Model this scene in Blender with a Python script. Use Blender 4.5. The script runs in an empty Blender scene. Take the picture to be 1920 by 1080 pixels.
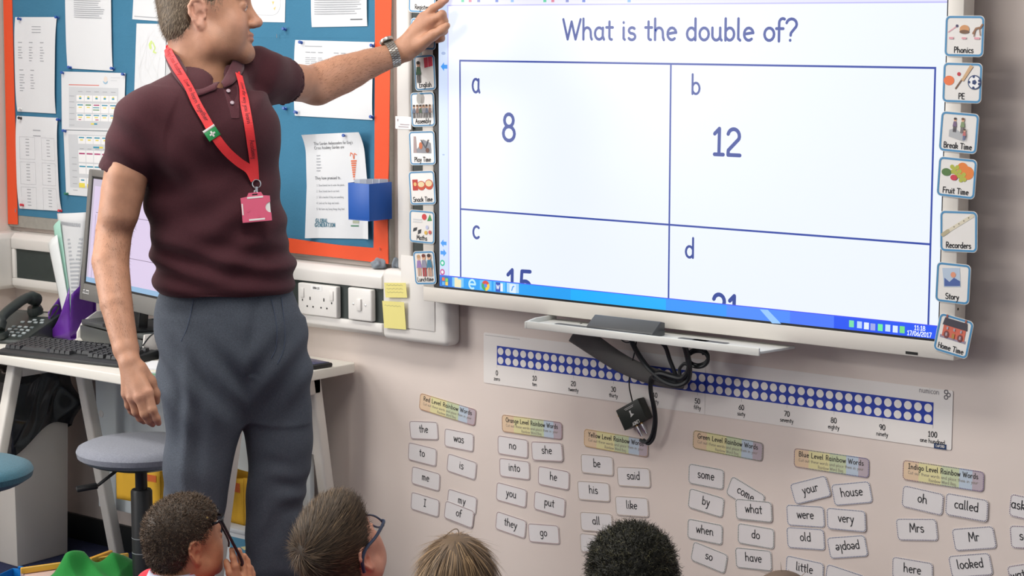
import bpy, bmesh, math, random
import numpy as np
from mathutils import Vector, Matrix
from mathutils.bvhtree import BVHTree
random.seed(7); rng = np.random.default_rng(7)
scene = bpy.context.scene
COL = scene.collection
# ------------------------------------------------------------------ camera
F_PX, YAW, PITCH, DIST, HC = 3786.2, math.radians(38.745), math.radians(7.496), 3.968, 1.605
cam_d = bpy.data.cameras.new('camera'); cam = bpy.data.objects.new('camera', cam_d); COL.objects.link(cam)
cam_d.sensor_width = 36.0; cam_d.lens = F_PX / 1920 * 36.0; cam_d.clip_start = 0.05
cam.location = (0, -DIST, HC); cam.rotation_euler = (math.pi/2 - PITCH, 0, YAW)
scene.camera = cam
# ------------------------------------------------------------------ colour management
vs = scene.view_settings
vs.view_transform = 'Standard'; vs.look = 'None'; vs.gamma = 1.0; vs.use_curve_mapping = False
vs.exposure = 0.0
# ------------------------------------------------------------------ world and lights
world = bpy.data.worlds.new('world'); scene.world = world; world.use_nodes = True
wn = world.node_tree.nodes['Background']; wn.inputs[0].default_value = (0.93, 0.96, 1.0, 1); wn.inputs[1].default_value = 0.38
def area_light(name, loc, rot, sx, sy, power, color):
    l = bpy.data.lights.new(name, 'AREA'); l.shape = 'RECTANGLE'; l.size = sx; l.size_y = sy
    l.energy = power; l.color = color
    o = bpy.data.objects.new(name, l); o.location = loc; o.rotation_euler = rot; COL.objects.link(o)
    return o
# daylight entering through the window openings of the left wall (they lie nearer than the frame shows)
area_light('window_daylight', (-5.20, -3.05, 1.75), (0, math.radians(-90), 0), 1.5, 2.5, 105, (1.0, 0.985, 0.96))
# ceiling luminaires: positions shared with the fittings built further down
CEIL_Z = 2.75
LAMPS = [(-4.3, -1.25, 22), (-2.6, -1.25, 22), (-4.3, -3.6, 16), (-2.2, -3.6, 12), (-0.1, -3.6, 10)]
for lx, ly, lpw in LAMPS:
    area_light('ceiling_lamp_light', (lx, ly, CEIL_Z - 0.065), (0, 0, 0), 1.1, 0.5, lpw, (1.0, 0.96, 0.9))

# ------------------------------------------------------------------ pixel helpers (frame 1920x1080)
CAM = Vector((0, -DIST, HC))
_cy, _sy, _cp, _sp = math.cos(YAW), math.sin(YAW), math.cos(PITCH), math.sin(PITCH)
FWD = Vector((-_sy*_cp, _cy*_cp, -_sp)); RGT = Vector((_cy, _sy, 0)); UPV = RGT.cross(FWD)
def ray(px, py): return FWD + RGT*((px-960)/F_PX) - UPV*((py-540)/F_PX)
def W(px, py, y=0.0):                     # point on the plane parallel to the board wall at y
    v = ray(px, py); return CAM + v*((y+DIST)/v.y)
def G(px, py, z=0.0):                     # point on the horizontal plane z
    v = ray(px, py); return CAM + v*((z-HC)/v.z)
def A(px, py, depth): return CAM + ray(px, py)*depth
# ------------------------------------------------------------------ materials
MATS = {}
def mat(name, col, rough=0.6, metal=0.0, bump=0.0, bscale=200.0, var=0.0, vscale=6.0, spec=0.5, sheen=0.0,
        emit=0.0, alpha=1.0, trans=0.0, attr=None, coat=0.0, sss=0.0):
    if name in MATS: return MATS[name]
    m = bpy.data.materials.new(name); m.use_nodes = True
    nt = m.node_tree; b = nt.nodes['Principled BSDF']
    c = (*col, 1)
    b.inputs['Base Color'].default_value = c; b.inputs['Roughness'].default_value = rough
    b.inputs['Metallic'].default_value = metal; b.inputs['Specular IOR Level'].default_value = spec
    if sheen: b.inputs['Sheen Weight'].default_value = sheen; b.inputs['Sheen Roughness'].default_value = 0.5
    if coat: b.inputs['Coat Weight'].default_value = coat; b.inputs['Coat Roughness'].default_value = 0.15
    if trans: b.inputs['Transmission Weight'].default_value = trans
    if alpha < 1: b.inputs['Alpha'].default_value = alpha
    if sss:
        b.inputs['Subsurface Weight'].default_value = sss
        b.inputs['Subsurface Radius'].default_value = (0.012, 0.005, 0.003); b.inputs['Subsurface Scale'].default_value = 0.6
    src = None
    if attr:
        a = nt.nodes.new('ShaderNodeVertexColor'); a.layer_name = attr; src = a.outputs['Color']
        nt.links.new(src, b.inputs['Base Color'])
    if var:
        tc = nt.nodes.new('ShaderNodeTexCoord'); n = nt.nodes.new('ShaderNodeTexNoise')
        n.inputs['Scale'].default_value = vscale; n.inputs['Detail'].default_value = 5
        nt.links.new(tc.outputs['Object'], n.inputs['Vector'])
        mx = nt.nodes.new('ShaderNodeMix'); mx.data_type = 'RGBA'; mx.blend_type = 'MULTIPLY'
        rp = nt.nodes.new('ShaderNodeValToRGB')
        rp.color_ramp.elements[0].position = 0.3; rp.color_ramp.elements[0].color = (1-var, 1-var, 1-var, 1)
        rp.color_ramp.elements[1].position = 0.7; rp.color_ramp.elements[1].color = (1+var*0.4,)*3 + (1,)
        nt.links.new(n.outputs['Fac'], rp.inputs['Fac']); mx.inputs['Factor'].default_value = 1
        if src: nt.links.new(src, mx.inputs[6])
        else: mx.inputs[6].default_value = c
        nt.links.new(rp.outputs['Color'], mx.inputs[7]); nt.links.new(mx.outputs[2], b.inputs['Base Color'])
    if bump:
        tc2 = nt.nodes.new('ShaderNodeTexCoord'); n2 = nt.nodes.new('ShaderNodeTexNoise')
        n2.inputs['Scale'].default_value = bscale; n2.inputs['Detail'].default_value = 3
        bp = nt.nodes.new('ShaderNodeBump'); bp.inputs['Strength'].default_value = bump; bp.inputs['Distance'].default_value = 0.002
        nt.links.new(tc2.outputs['Object'], n2.inputs['Vector']); nt.links.new(n2.outputs['Fac'], bp.inputs['Height'])
        nt.links.new(bp.outputs['Normal'], b.inputs['Normal'])
    if emit:
        b.inputs['Emission Color'].default_value = c; b.inputs['Emission Strength'].default_value = emit
        b.inputs['Base Color'].default_value = (0.02, 0.02, 0.02, 1)
    MATS[name] = m; return m
def S(r, g, b):                           # sRGB 0-255 -> linear
    f = lambda v: ((v/255+0.055)/1.055)**2.4 if v > 10 else v/255/12.92
    return (f(r), f(g), f(b))
def em(name, rgb, s=1.0): return mat('glow_'+name, S(*rgb), 0.3, emit=s)
# ------------------------------------------------------------------ object helpers
def tag(o, label=None, cat=None, group=None, kind=None):
    if label: o['label'] = label
    if cat: o['category'] = cat
    if group: o['group'] = group
    if kind: o['kind'] = kind
    return o
def link(name, me, m=None, parent=None):
    o = bpy.data.objects.new(name, me); COL.objects.link(o)
    if m is not None and hasattr(me, 'materials') and not me.materials:
        for q in (m if isinstance(m, (list, tuple)) else [m]): me.materials.append(q)
    if parent is not None: o.parent = parent
    return o
def empty(name, loc=(0, 0, 0), rz=0.0):
    o = bpy.data.objects.new(name, None); o.location = loc; o.rotation_euler = (0, 0, rz); o.empty_display_size = 0.05
    COL.objects.link(o); return o
def raw(name, verts, faces, m, parent=None, smooth=False):
    me = bpy.data.meshes.new(name); me.from_pydata([tuple(v) for v in verts], [], faces); me.update()
    if smooth: me.polygons.foreach_set('use_smooth', [True]*len(me.polygons))
    return link(name, me, m, parent)
def bobj(name, bm, m, parent=None, smooth=False, bevel=0.0, seg=2):
    if bevel: bmesh.ops.bevel(bm, geom=bm.edges[:] , offset=bevel, segments=seg, affect='EDGES', profile=0.5, clamp_overlap=True)
    bmesh.ops.recalc_face_normals(bm, faces=bm.faces[:])
    me = bpy.data.meshes.new(name); bm.to_mesh(me); bm.free()
    if smooth or bevel:
        me.polygons.foreach_set('use_smooth', [True]*len(me.polygons))
        try: me.set_sharp_from_angle(angle=math.radians(40))
        except Exception: pass
    return link(name, me, m, parent)
def bm_box(bm, lo, hi, M=None):
    r = bmesh.ops.create_cube(bm, size=1.0)
    c = [(lo[i]+hi[i])/2 for i in range(3)]; s = [hi[i]-lo[i] for i in range(3)]
    for v in r['verts']:
        v.co = Vector((c[0]+v.co.x*s[0], c[1]+v.co.y*s[1], c[2]+v.co.z*s[2]))
        if M is not None: v.co = M @ v.co
    return r['verts']
def box(name, lo, hi, m, parent=None, bevel=0.0, seg=2, M=None):
    bm = bmesh.new(); bm_box(bm, lo, hi, M); return bobj(name, bm, m, parent, bevel=bevel, seg=seg)
def hexa(name, pts, m, parent=None, bevel=0.0, seg=2):   # 8 corners: bottom 4, top 4
    bm = bmesh.new(); v = [bm.verts.new(p) for p in pts]
    for f in ((0,1,2,3), (4,5,6,7), (0,1,5,4), (1,2,6,5), (2,3,7,6), (3,0,4,7)): bm.faces.new([v[i] for i in f])
    return bobj(name, bm, m, parent, bevel=bevel, seg=seg)
def extrude_poly(name, pts, vec, m, parent=None, bevel=0.0, seg=2):
    bm = bmesh.new(); vec = Vector(vec)
    a = [bm.verts.new(p) for p in pts]; b = [bm.verts.new(Vector(p)+vec) for p in pts]
    bm.faces.new(a); bm.faces.new(b[::-1]); n = len(a)
    for i in range(n): bm.faces.new((a[i], a[(i+1) % n], b[(i+1) % n], b[i]))
    return bobj(name, bm, m, parent, bevel=bevel, seg=seg)
def cr(pts, n=8):                          # Catmull-Rom resample
    P = [Vector(p) for p in pts]; P = [P[0]*2-P[1]] + P + [P[-1]*2-P[-2]]; out = []
    for i in range(1, len(P)-2):
        a, b, c, d = P[i-1:i+3]
        for k in range(n):
            t = k/n; out.append(0.5*((2*b)+(c-a)*t+(2*a-5*b+4*c-d)*t*t+(3*b-a-3*c+d)*t**3))
    out.append(P[-2]); return out
def tube_bm(bm, path, r, seg=8, cap=True):
    path = [Vector(p) for p in path]; n = len(path)
    rr = r if isinstance(r, (list, tuple)) else [r]*n
    t0 = (path[1]-path[0]).normalized(); up = Vector((0, 0, 1)) if abs(t0.z) < 0.9 else Vector((1, 0, 0))
    nx = t0.cross(up).normalized(); rings = []
    for i in range(n):
        t = (path[min(i+1, n-1)]-path[max(i-1, 0)]).normalized()
        nx = (nx - t*nx.dot(t)).normalized(); ny = t.cross(nx)
        rings.append([bm.verts.new(path[i]+(nx*math.cos(2*math.pi*k/seg)+ny*math.sin(2*math.pi*k/seg))*rr[i]) for k in range(seg)])
    for i in range(n-1):
        for k in range(seg): bm.faces.new((rings[i][k], rings[i][(k+1) % seg], rings[i+1][(k+1) % seg], rings[i+1][k]))
    if cap: bm.faces.new(rings[0][::-1]); bm.faces.new(rings[-1])
def tube(name, path, r, m, parent=None, seg=8):
    bm = bmesh.new(); tube_bm(bm, path, r, seg); return bobj(name, bm, m, parent, smooth=True)
def lathe(name, prof, loc, m, parent=None, seg=32, axis=None):
    bm = bmesh.new(); rings = []
    R = Vector((0, 0, 1)).rotation_difference(Vector(axis)).to_matrix() if axis is not None else Matrix.Identity(3)
    for r, z in prof:
        rings.append([bm.verts.new(Vector(loc)+R @ Vector((r*math.cos(2*math.pi*k/seg), r*math.sin(2*math.pi*k/seg), z))) for k in range(seg)])
    for i in range(len(rings)-1):
        for k in range(seg): bm.faces.new((rings[i][k], rings[i][(k+1) % seg], rings[i+1][(k+1) % seg], rings[i+1][k]))
    bm.faces.new(rings[0][::-1]); bm.faces.new(rings[-1])
    return bobj(name, bm, m, parent, smooth=True)
def lathe_sharp(o, ang=35):
    try: o.data.set_sharp_from_angle(angle=math.radians(ang))
    except Exception: pass
    return o
# ------------------------------------------------------------------ flat print: polygons in (u,v) metres on a surface
class Surf:
    def __init__(s, o, ex, ez, disp=None):
        s.o = Vector(o); s.ex = Vector(ex).normalized(); s.ez = Vector(ez).normalized()
        s.n = s.ex.cross(s.ez).normalized(); s.disp = disp          # n points towards the room for ex=+x, ez=+z  (-y)
    def p(s, u, v, off=0.0):
        d = s.disp(u, v) if s.disp else 0.0
        return s.o + s.ex*u + s.ez*v + s.n*(d+off)
def pr(name, polys, surf, m, parent, off=0.0004):
    V, Fc = [], []
    for q in polys:
        b = len(V)
        for u, v in q: V.append(surf.p(u, v, off+6e-6*(len(Fc) % 16)))
        Fc.append(list(range(b, b+len(q))))
    return raw(name, V, Fc, m, parent) if V else None
def rect(u0, v0, u1, v1): return [(u0, v0), (u1, v0), (u1, v1), (u0, v1)]
def disc(u, v, r, r2=None, n=20, a=0.0):
    r2 = r2 or r; ca, sa = math.cos(a), math.sin(a); out = []
    for k in range(n):
        x = r*math.cos(2*math.pi*k/n); y = r2*math.sin(2*math.pi*k/n); out.append((u+x*ca-y*sa, v+x*sa+y*ca))
    return out
def rrect(u0, v0, u1, v1, r, n=5):
    out = []
    for cx, cy, a0 in ((u1-r, v1-r, 0), (u0+r, v1-r, 90), (u0+r, v0+r, 180), (u1-r, v0+r, 270)):
        for k in range(n+1):
            a = math.radians(a0+90*k/n); out.append((cx+r*math.cos(a), cy+r*math.sin(a)))
    return out
def stroke(pts, w, caps=True, nc=8):
    out = []; h = w/2
    for i in range(len(pts)-1):
        (x0, y0), (x1, y1) = pts[i], pts[i+1]; L = math.hypot(x1-x0, y1-y0)
        if L < 1e-9: continue
        nx, ny = -(y1-y0)/L*h, (x1-x0)/L*h
        out.append([(x0-nx, y0-ny), (x1-nx, y1-ny), (x1+nx, y1+ny), (x0+nx, y0+ny)])
    if caps:
        for x, y in pts: out.append(disc(x, y, h, n=nc))
    return out
def ring(u0, v0, u1, v1, r, w):             # rounded outline
    a = rrect(u0, v0, u1, v1, r); b = rrect(u0+w, v0+w, u1-w, v1-w, max(r-w, 0.0005)); n = len(a)
    return [[a[i], a[(i+1) % n], b[(i+1) % n], b[i]] for i in range(n)]
def dots(u0, v0, u1, v1, r, step, rad):
    a = rrect(u0, v0, u1, v1, r, 6); a.append(a[0]); out = []; carry = 0.0
    for i in range(len(a)-1):
        (x0, y0), (x1, y1) = a[i], a[i+1]; L = math.hypot(x1-x0, y1-y0)
        if L < 1e-9: continue
        t = carry
        while t < L: out.append(disc(x0+(x1-x0)*t/L, y0+(y1-y0)*t/L, rad, n=6)); t += step
        carry = t-L
    return out
# ------------------------------------------------------------------ round handwriting-like stroke lettering
def _arc(cx, cy, rx, ry, a0, a1, n=9): return [(cx+rx*math.cos(math.radians(a0+(a1-a0)*k/n)), cy+ry*math.sin(math.radians(a0+(a1-a0)*k/n))) for k in range(n+1)]
_O = _arc(.42, .5, .38, .5, 0, 360, 14)
GL = {
 'a': ([_arc(.4, .5, .37, .5, 55, 320, 11)[:], [(.74, .98), (.72, .3), (.84, 0)]], .95),
 'b': ([[(.08, 1.75), (.08, 0)], _arc(.42, .5, .36, .5, 150, -150, 12)], .9),
 'c': ([_arc(.42, .5, .38, .5, 50, 310, 11)], .78),
 'd': ([_arc(.42, .5, .36, .5, 30, 330, 12), [(.76, 1.75), (.76, 0)]], .95),
 'e': ([[(.06, .5), (.76, .62)] + _arc(.42, .5, .37, .5, 12, 310, 12)], .85),
 'f': ([_arc(.45, 1.4, .28, .35, 60, 180, 6) + [(.17, -.05)], [(-.05, .95), (.5, .95)]], .6),
 'g': ([_arc(.42, .5, .36, .5, 30, 330, 12), [(.76, 1), (.76, -.3)] + _arc(.42, -.3, .34, .4, 0, -140, 7)], .95),
 'h': ([[(.08, 1.75), (.08, 0)], [(.08, .55)] + _arc(.42, .6, .32, .4, 170, 0, 8) + [(.76, .2), (.84, 0)]], .98),
 'i': ([[(.1, 1), (.1, .1), (.2, 0)], [(.1, 1.42), (.1, 1.44)]], .36),
 'j': ([[(.3, 1), (.3, -.4)] + _arc(.08, -.4, .22, .3, 0, -110, 5), [(.3, 1.42), (.3, 1.44)]], .5),
 'k': ([[(.08, 1.75), (.08, 0)], [(.08, .5)] + _arc(.4, .72, .3, .28, 150, -90, 8) + [(.12, .42)], [(.3, .42), (.75, 0)]], .86),
 'l': ([[(.1, 1.75), (.1, .15), (.25, 0)]], .4),
 'm': ([[(.08, 1), (.08, 0)], [(.08, .6)] + _arc(.3, .65, .22, .35, 170, 0, 7) + [(.52, 0)], [(.52, .6)] + _arc(.74, .65, .22, .35, 170, 0, 7) + [(.96, .15), (1.05, 0)]], 1.22),
 'n': ([[(.08, 1), (.08, 0)], [(.08, .55)] + _arc(.42, .6, .32, .4, 170, 0, 8) + [(.74, .2), (.84, 0)]], .98),
 'o': ([_O], .9),
 'p': ([[(.08, 1), (.08, -.75)], _arc(.42, .5, .36, .5, 150, -150, 12)], .9),
 'q': ([_arc(.42, .5, .36, .5, 30, 330, 12), [(.76, 1), (.76, -.75)]], .95),
 'r': ([[(.08, 1), (.08, 0)], [(.08, .55)] + _arc(.4, .62, .3, .38, 170, 45, 6)], .68),
 's': ([_arc(.36, .76, .28, .25, 40, 250, 8) + _arc(.34, .25, .3, .27, 80, -150, 9)], .75),
 't': ([[(.25, 1.5), (.25, .2)] + _arc(.43, .2, .18, .2, 180, 280, 4), [(-.02, 1.02), (.55, 1.02)]], .62),
 'u': ([[(.08, 1), (.08, .4)] + _arc(.4, .4, .32, .4, 180, 360, 8) + [(.72, 1)], [(.72, .5), (.74, .1), (.84, 0)]], .96),
 'v': ([[(.02, 1), (.36, 0), (.7, 1)]], .78),
 'w': ([[(.02, 1), (.28, 0), (.54, .9), (.8, 0), (1.06, 1)]], 1.12),
 'x': ([[(.04, 1), (.7, 0)], [(.7, 1), (.04, 0)]], .8),
 'y': ([[(.06, 1), (.4, .1)], [(.74, 1), (.25, -.6), (.05, -.7)]], .84),
 'z': ([[(.05, 1), (.68, 1), (.05, 0), (.7, 0)]], .8),
 'A': ([[(.02, 0), (.5, 1.7), (.98, 0)], [(.2, .6), (.82, .6)]], 1.08),
 'B': ([[(.1, 0), (.1, 1.7)], [(.1, 1.7)] + _arc(.4, 1.3, .38, .4, 90, -90, 8) + [(.1, .9)], [(.4, .9)] + _arc(.42, .45, .46, .45, 90, -90, 9) + [(.1, 0)]], 1.0),
 'C': ([_arc(.6, .85, .55, .87, 50, 310, 12)], 1.08),
 'D': ([[(.1, 0), (.1, 1.7)] + _arc(.3, .85, .7, .85, 90, -90, 11) + [(.1, 0)]], 1.1),
 'E': ([[(.85, 1.7), (.1, 1.7), (.1, 0), (.85, 0)], [(.1, .9), (.75, .9)]], .95),
 'F': ([[(.85, 1.7), (.1, 1.7), (.1, 0)], [(.1, .9), (.72, .9)]], .9),
 'G': ([_arc(.6, .85, .55, .87, 45, 345, 13) + [(1.12, .75), (.68, .75)]], 1.22),
 'H': ([[(.1, 0), (.1, 1.7)], [(.95, 0), (.95, 1.7)], [(.1, .88), (.95, .88)]], 1.12),
 'I': ([[(.1, 1.7), (.7, 1.7)], [(.4, 1.7), (.4, 0)], [(.1, 0), (.7, 0)]], .82),
 'K': ([[(.1, 0), (.1, 1.7)], [(.85, 1.7), (.1, .8), (.9, 0)]], .98),
 'L': ([[(.1, 1.7), (.1, 0), (.8, 0)]], .88),
 'M': ([[(.06, 0), (.22, 1.7), (.68, .5), (1.14, 1.7), (1.3, 0)]], 1.42),
 'N': ([[(.1, 0), (.1, 1.7), (1, 0), (1, 1.7)]], 1.16),
 'O': ([_arc(.62, .85, .57, .87, 0, 360, 16)], 1.28),
 'P': ([[(.1, 0), (.1, 1.7)] + _arc(.42, 1.27, .42, .43, 90, -90, 8) + [(.1, .84)]], .95),
 'R': ([[(.1, 0), (.1, 1.7)] + _arc(.42, 1.27, .42, .43, 90, -90, 8) + [(.1, .84)], [(.4, .84), (.9, 0)]], 1.0),
 'S': ([_arc(.5, 1.28, .42, .42, 40, 250, 9) + _arc(.48, .43, .45, .45, 75, -150, 10)], 1.02),
 'T': ([[(.02, 1.7), (.98, 1.7)], [(.5, 1.7), (.5, 0)]], 1.04),
 'W': ([[(.02, 1.7), (.42, 0), (.78, 1.5), (1.14, 0), (1.6, 1.7)]], 1.66),
 'Y': ([[(.02, 1.7), (.48, .85), (.94, 1.7)], [(.48, .85), (.4, 0)]], 1.0),
 '0': ([_arc(.48, .85, .42, .87, 0, 360, 16)], 1.05),
 '1': ([[(.15, 1.35), (.5, 1.7), (.48, 0)], [(.15, 0), (.8, 0)]], .95),
 '2': ([_arc(.48, 1.25, .42, .45, 165, -25, 9) + [(.1, .3), (.08, 0), (.95, 0)]], 1.05),
 '3': ([_arc(.42, 1.3, .4, .4, 150, -80, 9), _arc(.42, .45, .46, .47, 80, -150, 10)], 1.0),
 '4': ([[(.7, 0), (.7, 1.7), (.05, .5), (1, .5)]], 1.08),
 '5': ([[(.85, 1.7), (.2, 1.68), (.15, .95)] + _arc(.46, .52, .46, .52, 130, -150, 11)], 1.05),
 '6': ([[(.75, 1.65), (.25, 1.0)] + _arc(.48, .48, .42, .48, 150, 510, 14)], 1.02),
 '7': ([[(.05, 1.7), (.92, 1.7), (.35, 0)]], 1.0),
 '8': ([_arc(.48, 1.3, .35, .4, 0, 360, 14), _arc(.48, .45, .44, .46, 0, 360, 14)], 1.05),
 '9': ([_arc(.46, 1.22, .4, .46, 0, 360, 14), [(.86, 1.3), (.8, .6), (.5, 0)]], 1.02),
 '?': ([_arc(.42, 1.3, .4, .42, 165, -50, 9) + [(.38, .6), (.36, .42)], [(.33, .02), (.33, .04)]], .92),
 "'": ([[(.12, 1.75), (.08, 1.4)]], .28), '.': ([[(.1, 0), (.1, .03)]], .34), ':': ([[(.1, .1), (.1, .13)], [(.1, .8), (.1, .83)]], .34),
 '/': ([[(.02, -.1), (.6, 1.75)]], .66), '-': ([[(.05, .55), (.5, .55)]], .6), ' ': ([], .55), '…': ([[(.1, 0), (.1, .03)], [(.4, 0), (.4, .03)], [(.7, 0), (.7, .03)]], .9),
}
def text_w(s, xh, sp=.12): return sum((GL.get(c, GL['o'])[1]+sp)*xh for c in s)-sp*xh
def text(s, u, v, xh, w, align='c', sx=1.0, rot=0.0, sp=.12, nc=8):
    """polygons of a line of lettering; xh = height of a small letter; (u,v) = baseline anchor"""
    L = text_w(s, xh, sp)*sx; x = -L/2 if align == 'c' else (0 if align == 'l' else -L); out = []
    ca, sa = math.cos(rot), math.sin(rot)
    for c in s:
        st, adv = GL.get(c, GL['o'])
        for pl in st:
            q = [(x+p[0]*xh*sx, p[1]*xh) for p in pl]
            q = [(u+a*ca-b*sa, v+a*sa+b*ca) for a, b in q]
            out += stroke(q, w, nc=nc)
        x += (adv+sp)*xh*sx
    return out
# ================================================================== the room
XL = -5.203; XR = 2.2; YB = -7.0
M_wall = mat('wall_paint', S(225, 212, 204), 0.75, bump=0.08, bscale=90, var=0.05, vscale=2.2)
M_carpet = mat('blue_carpet', S(38, 46, 84), 0.95, bump=0.9, bscale=420, var=0.35, vscale=160)
M_base = mat('black_baseboard', S(30, 33, 34), 0.5)
M_ceil = mat('ceiling_paint', S(240, 240, 238), 0.9, bump=0.1)
M_white = mat('white_plastic', S(226, 224, 221), 0.35)
M_trunk = mat('trunking_plastic', S(224, 221, 217), 0.4)
M_track = mat('trunking_track', S(45, 54, 52), 0.55, var=0.1, vscale=40)
M_black = mat('black_plastic', S(26, 28, 30), 0.4)
M_wmetal = mat('white_metal', S(226, 222, 215), 0.45)
tag(box('floor', (XL-.2, YB, -.1), (XR, .2, 0), M_carpet), kind='structure')
tag(box('wall_back', (XL-.2, 0, 0), (XR, .15, CEIL_Z), M_wall), kind='structure')
wl = empty('wall_left', (0, 0, 0)); tag(wl, kind='structure')
WY0, WY1, WZ0, WZ1 = -1.75, -4.35, .98, 2.52
for lo, hi in (((XL-.2, WY0, 0), (XL, 0, CEIL_Z)), ((XL-.2, YB, 0), (XL, WY1, CEIL_Z)),
               ((XL-.2, WY1, 0), (XL, WY0, WZ0)), ((XL-.2, WY1, WZ1), (XL, WY0, CEIL_Z))):
    box('wall_panel', lo, hi, M_wall, wl)
tag(box('ceiling', (XL-.2, YB, CEIL_Z), (XR, .2, CEIL_Z+.1), M_ceil), kind='structure')
tag(box('baseboard_back', (XL, -.014, 0), (XR, 0, .080), M_base, bevel=.003), kind='structure')
tag(box('baseboard_left', (XL, YB, 0), (XL+.014, -.016, .080), M_base, bevel=.003), kind='structure')
wd = empty('window_1', (XL-.12, (WY0+WY1)/2, WZ0)); tag(wd, kind='structure')
def _wl(lo, hi): return tuple(a-b for a, b in zip(lo, wd.location)), tuple(a-b for a, b in zip(hi, wd.location))
for yy in (WY0-.03, WY0-.9, WY0-1.75, WY1+.03):
    box('window_post', *_wl((XL-.15, yy-.03, WZ0), (XL-.09, yy+.03, WZ1)), M_white, wd, bevel=.004)
for zz in (WZ0+.03, WZ1-.03):
    box('window_rail', *_wl((XL-.15, WY1, zz-.03), (XL-.09, WY0, zz+.03)), M_white, wd, bevel=.004)
M_glow = mat('lamp_diffuser', (1, .97, .92), 0.4, emit=2.0)
for i, (lx, ly, lpw) in enumerate(LAMPS):
    r = empty('ceiling_light', (lx, ly, CEIL_Z)); tag(r, 'white ceiling light panel set flat under the ceiling', 'ceiling light', 'ceiling light panels')
    box('housing', (-.6, -.3, -.05), (.6, .3, -.0005), M_white, r, bevel=.004); box('diffuser', (-.56, -.26, -.056), (.56, .26, -.0505), M_glow, r)

# ================================================================== cable trunking
TY = -.055
zt = W(600, 505, TY).z; zb = W(600, 617, TY).z; zc = W(606, 562, TY).z
xe = W(840, 600, TY).x
tr = empty('cable_trunking', (xe, 0, zb)); tag(tr, 'white horizontal cable trunking with a dark track below the notice board', 'trunking')
def trunk_prof(x): return [(x, 0, zt+.014), (x, TY+.012, zt+.012), (x, TY, zt-.004), (x, TY, zb+.012), (x, TY+.014, zb), (x, 0, zb-.002)]
def L(o, pts): return [Vector(p)-o.location for p in pts]
sl = .046
xs2 = W(716, 600, TY).x
def bar_yz(name, x0, x1, prof, m, par, bevel=.003):
    return extrude_poly(name, L(par, [(x0, y, z) for y, z in prof]), (x1-x0, 0, 0), m, par, bevel=bevel)
bar_yz('upper_cover', XL+.055, xs2, [(0, zt+.014), (TY+.014, zt+.012), (TY, zt-.004), (TY, zc+sl), (0, zc+sl)], M_trunk, tr)
bar_yz('lower_cover', XL+.055, xs2, [(0, zc-sl), (TY, zc-sl), (TY, zb+.012), (TY+.014, zb), (0, zb-.002)], M_trunk, tr)
xd0, xd1 = W(33, 540, TY+.008).x, xs2
box('track', tuple(L(tr, [(xd0, TY+.008, zc-sl)])[0]), tuple(L(tr, [(xd1, 0, zc+sl)])[0]), M_track, tr)
box('end_cap', tuple(L(tr, [(XL+.056, TY+.0005, zc-sl)])[0]), tuple(L(tr, [(xd0, 0, zc+sl)])[0]), M_trunk, tr, bevel=.003)
box('junction_box', tuple(L(tr, [(xs2, TY-.002, zb-.004)])[0]), tuple(L(tr, [(xe, 0, zt+.02)])[0]), M_trunk, tr, bevel=.016, seg=4)
p0, p1 = W(752, 614, TY-.005), W(814, 484, TY-.005)
box('cover_plate', tuple(L(tr, [(p0.x, TY-.0045, p0.z)])[0]), tuple(L(tr, [(p1.x, TY-.0015, p1.z)])[0]), M_trunk, tr, bevel=.001)
tl = empty('cable_trunking', (XL, -1, zb)); tag(tl, 'white cable trunking turning the corner onto the left wall', 'trunking')
extrude_poly('cover', L(tl, [(XL+.0005, -.001, zt+.014), (XL+.042, -.001, zt+.012), (XL+.053, -.001, zt-.004), (XL+.053, -.001, zb+.012), (XL+.042, -.001, zb), (XL+.0005, -.001, zb-.002)]), (0, -1.6, 0), M_trunk, tl, bevel=.003)
# vertical run beside the screen
vx0, vx1, vs0, vs1 = W(743, 300, TY).x, W(822, 300, TY).x, W(770, 300, TY).x, W(793, 300, TY).x
tv = empty('cable_trunking', ((vx0+vx1)/2, 0, zt+.02)); tag(tv, 'white vertical cable trunking with a dark slot beside the big screen', 'trunking')
z0v, z1v = zt+.021, 2.3
def lv(p): return tuple(Vector(p)-tv.location)
box('side_cover', lv((vx0, TY, z0v)), lv((vs0, 0, z1v)), M_trunk, tv, bevel=.008, seg=3)
box('side_cover', lv((vs1, TY, z0v)), lv((vx1, 0, z1v)), M_trunk, tv, bevel=.008, seg=3)
box('track', lv((vs0, TY+.008, z0v+.001)), lv((vs1, 0, z1v)), M_track, tv)
# socket and switch
pc = W(599.5, 562.5, TY); M_hole = mat('dark_hole', (.008, .008, .008), .8)
so = empty('double_socket', (pc.x, TY, pc.z)); tag(so, 'white double power socket with two switches in the trunking', 'power socket')
box('faceplate', (-.073, -.0105, -.043), (.073, 0.008, .043), M_white, so, bevel=.004, seg=3)
sf = Surf((0, -.0106, 0), (1, 0, 0), (0, 0, 1))
for sx in (-1, 1):
    box('rocker_switch', (sx*.055-.007, -.0135, .004), (sx*.055+.007, -.008, .03), M_white, so, bevel=.0015)
    cx = sx*.026
    pr('pin_holes', [rect(cx-.002, -.001, cx+.002, .008), rect(cx-.0135, -.021, cx-.0085, -.0165), rect(cx+.0085, -.021, cx+.0135, -.0165)], sf, M_hole, so)
    pr('indicator', [disc(sx*.055, -.003, .0022, .003)], sf, M_hole, so)
pr('sticker', [rect(-.023, .027, .02, .040)], sf, mat('paper_white', S(236, 236, 236), .8), so)
pr('sticker_print', text('0806 1/1', -.002, .031, .003, .0009, nc=5), sf, M_hole, so, .0008)
pw = W(679, 570.5, TY)
sw = empty('fused_switch', (pw.x, TY, pw.z)); tag(sw, 'white single switch plate with a central rocker in the trunking', 'switch')
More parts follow.
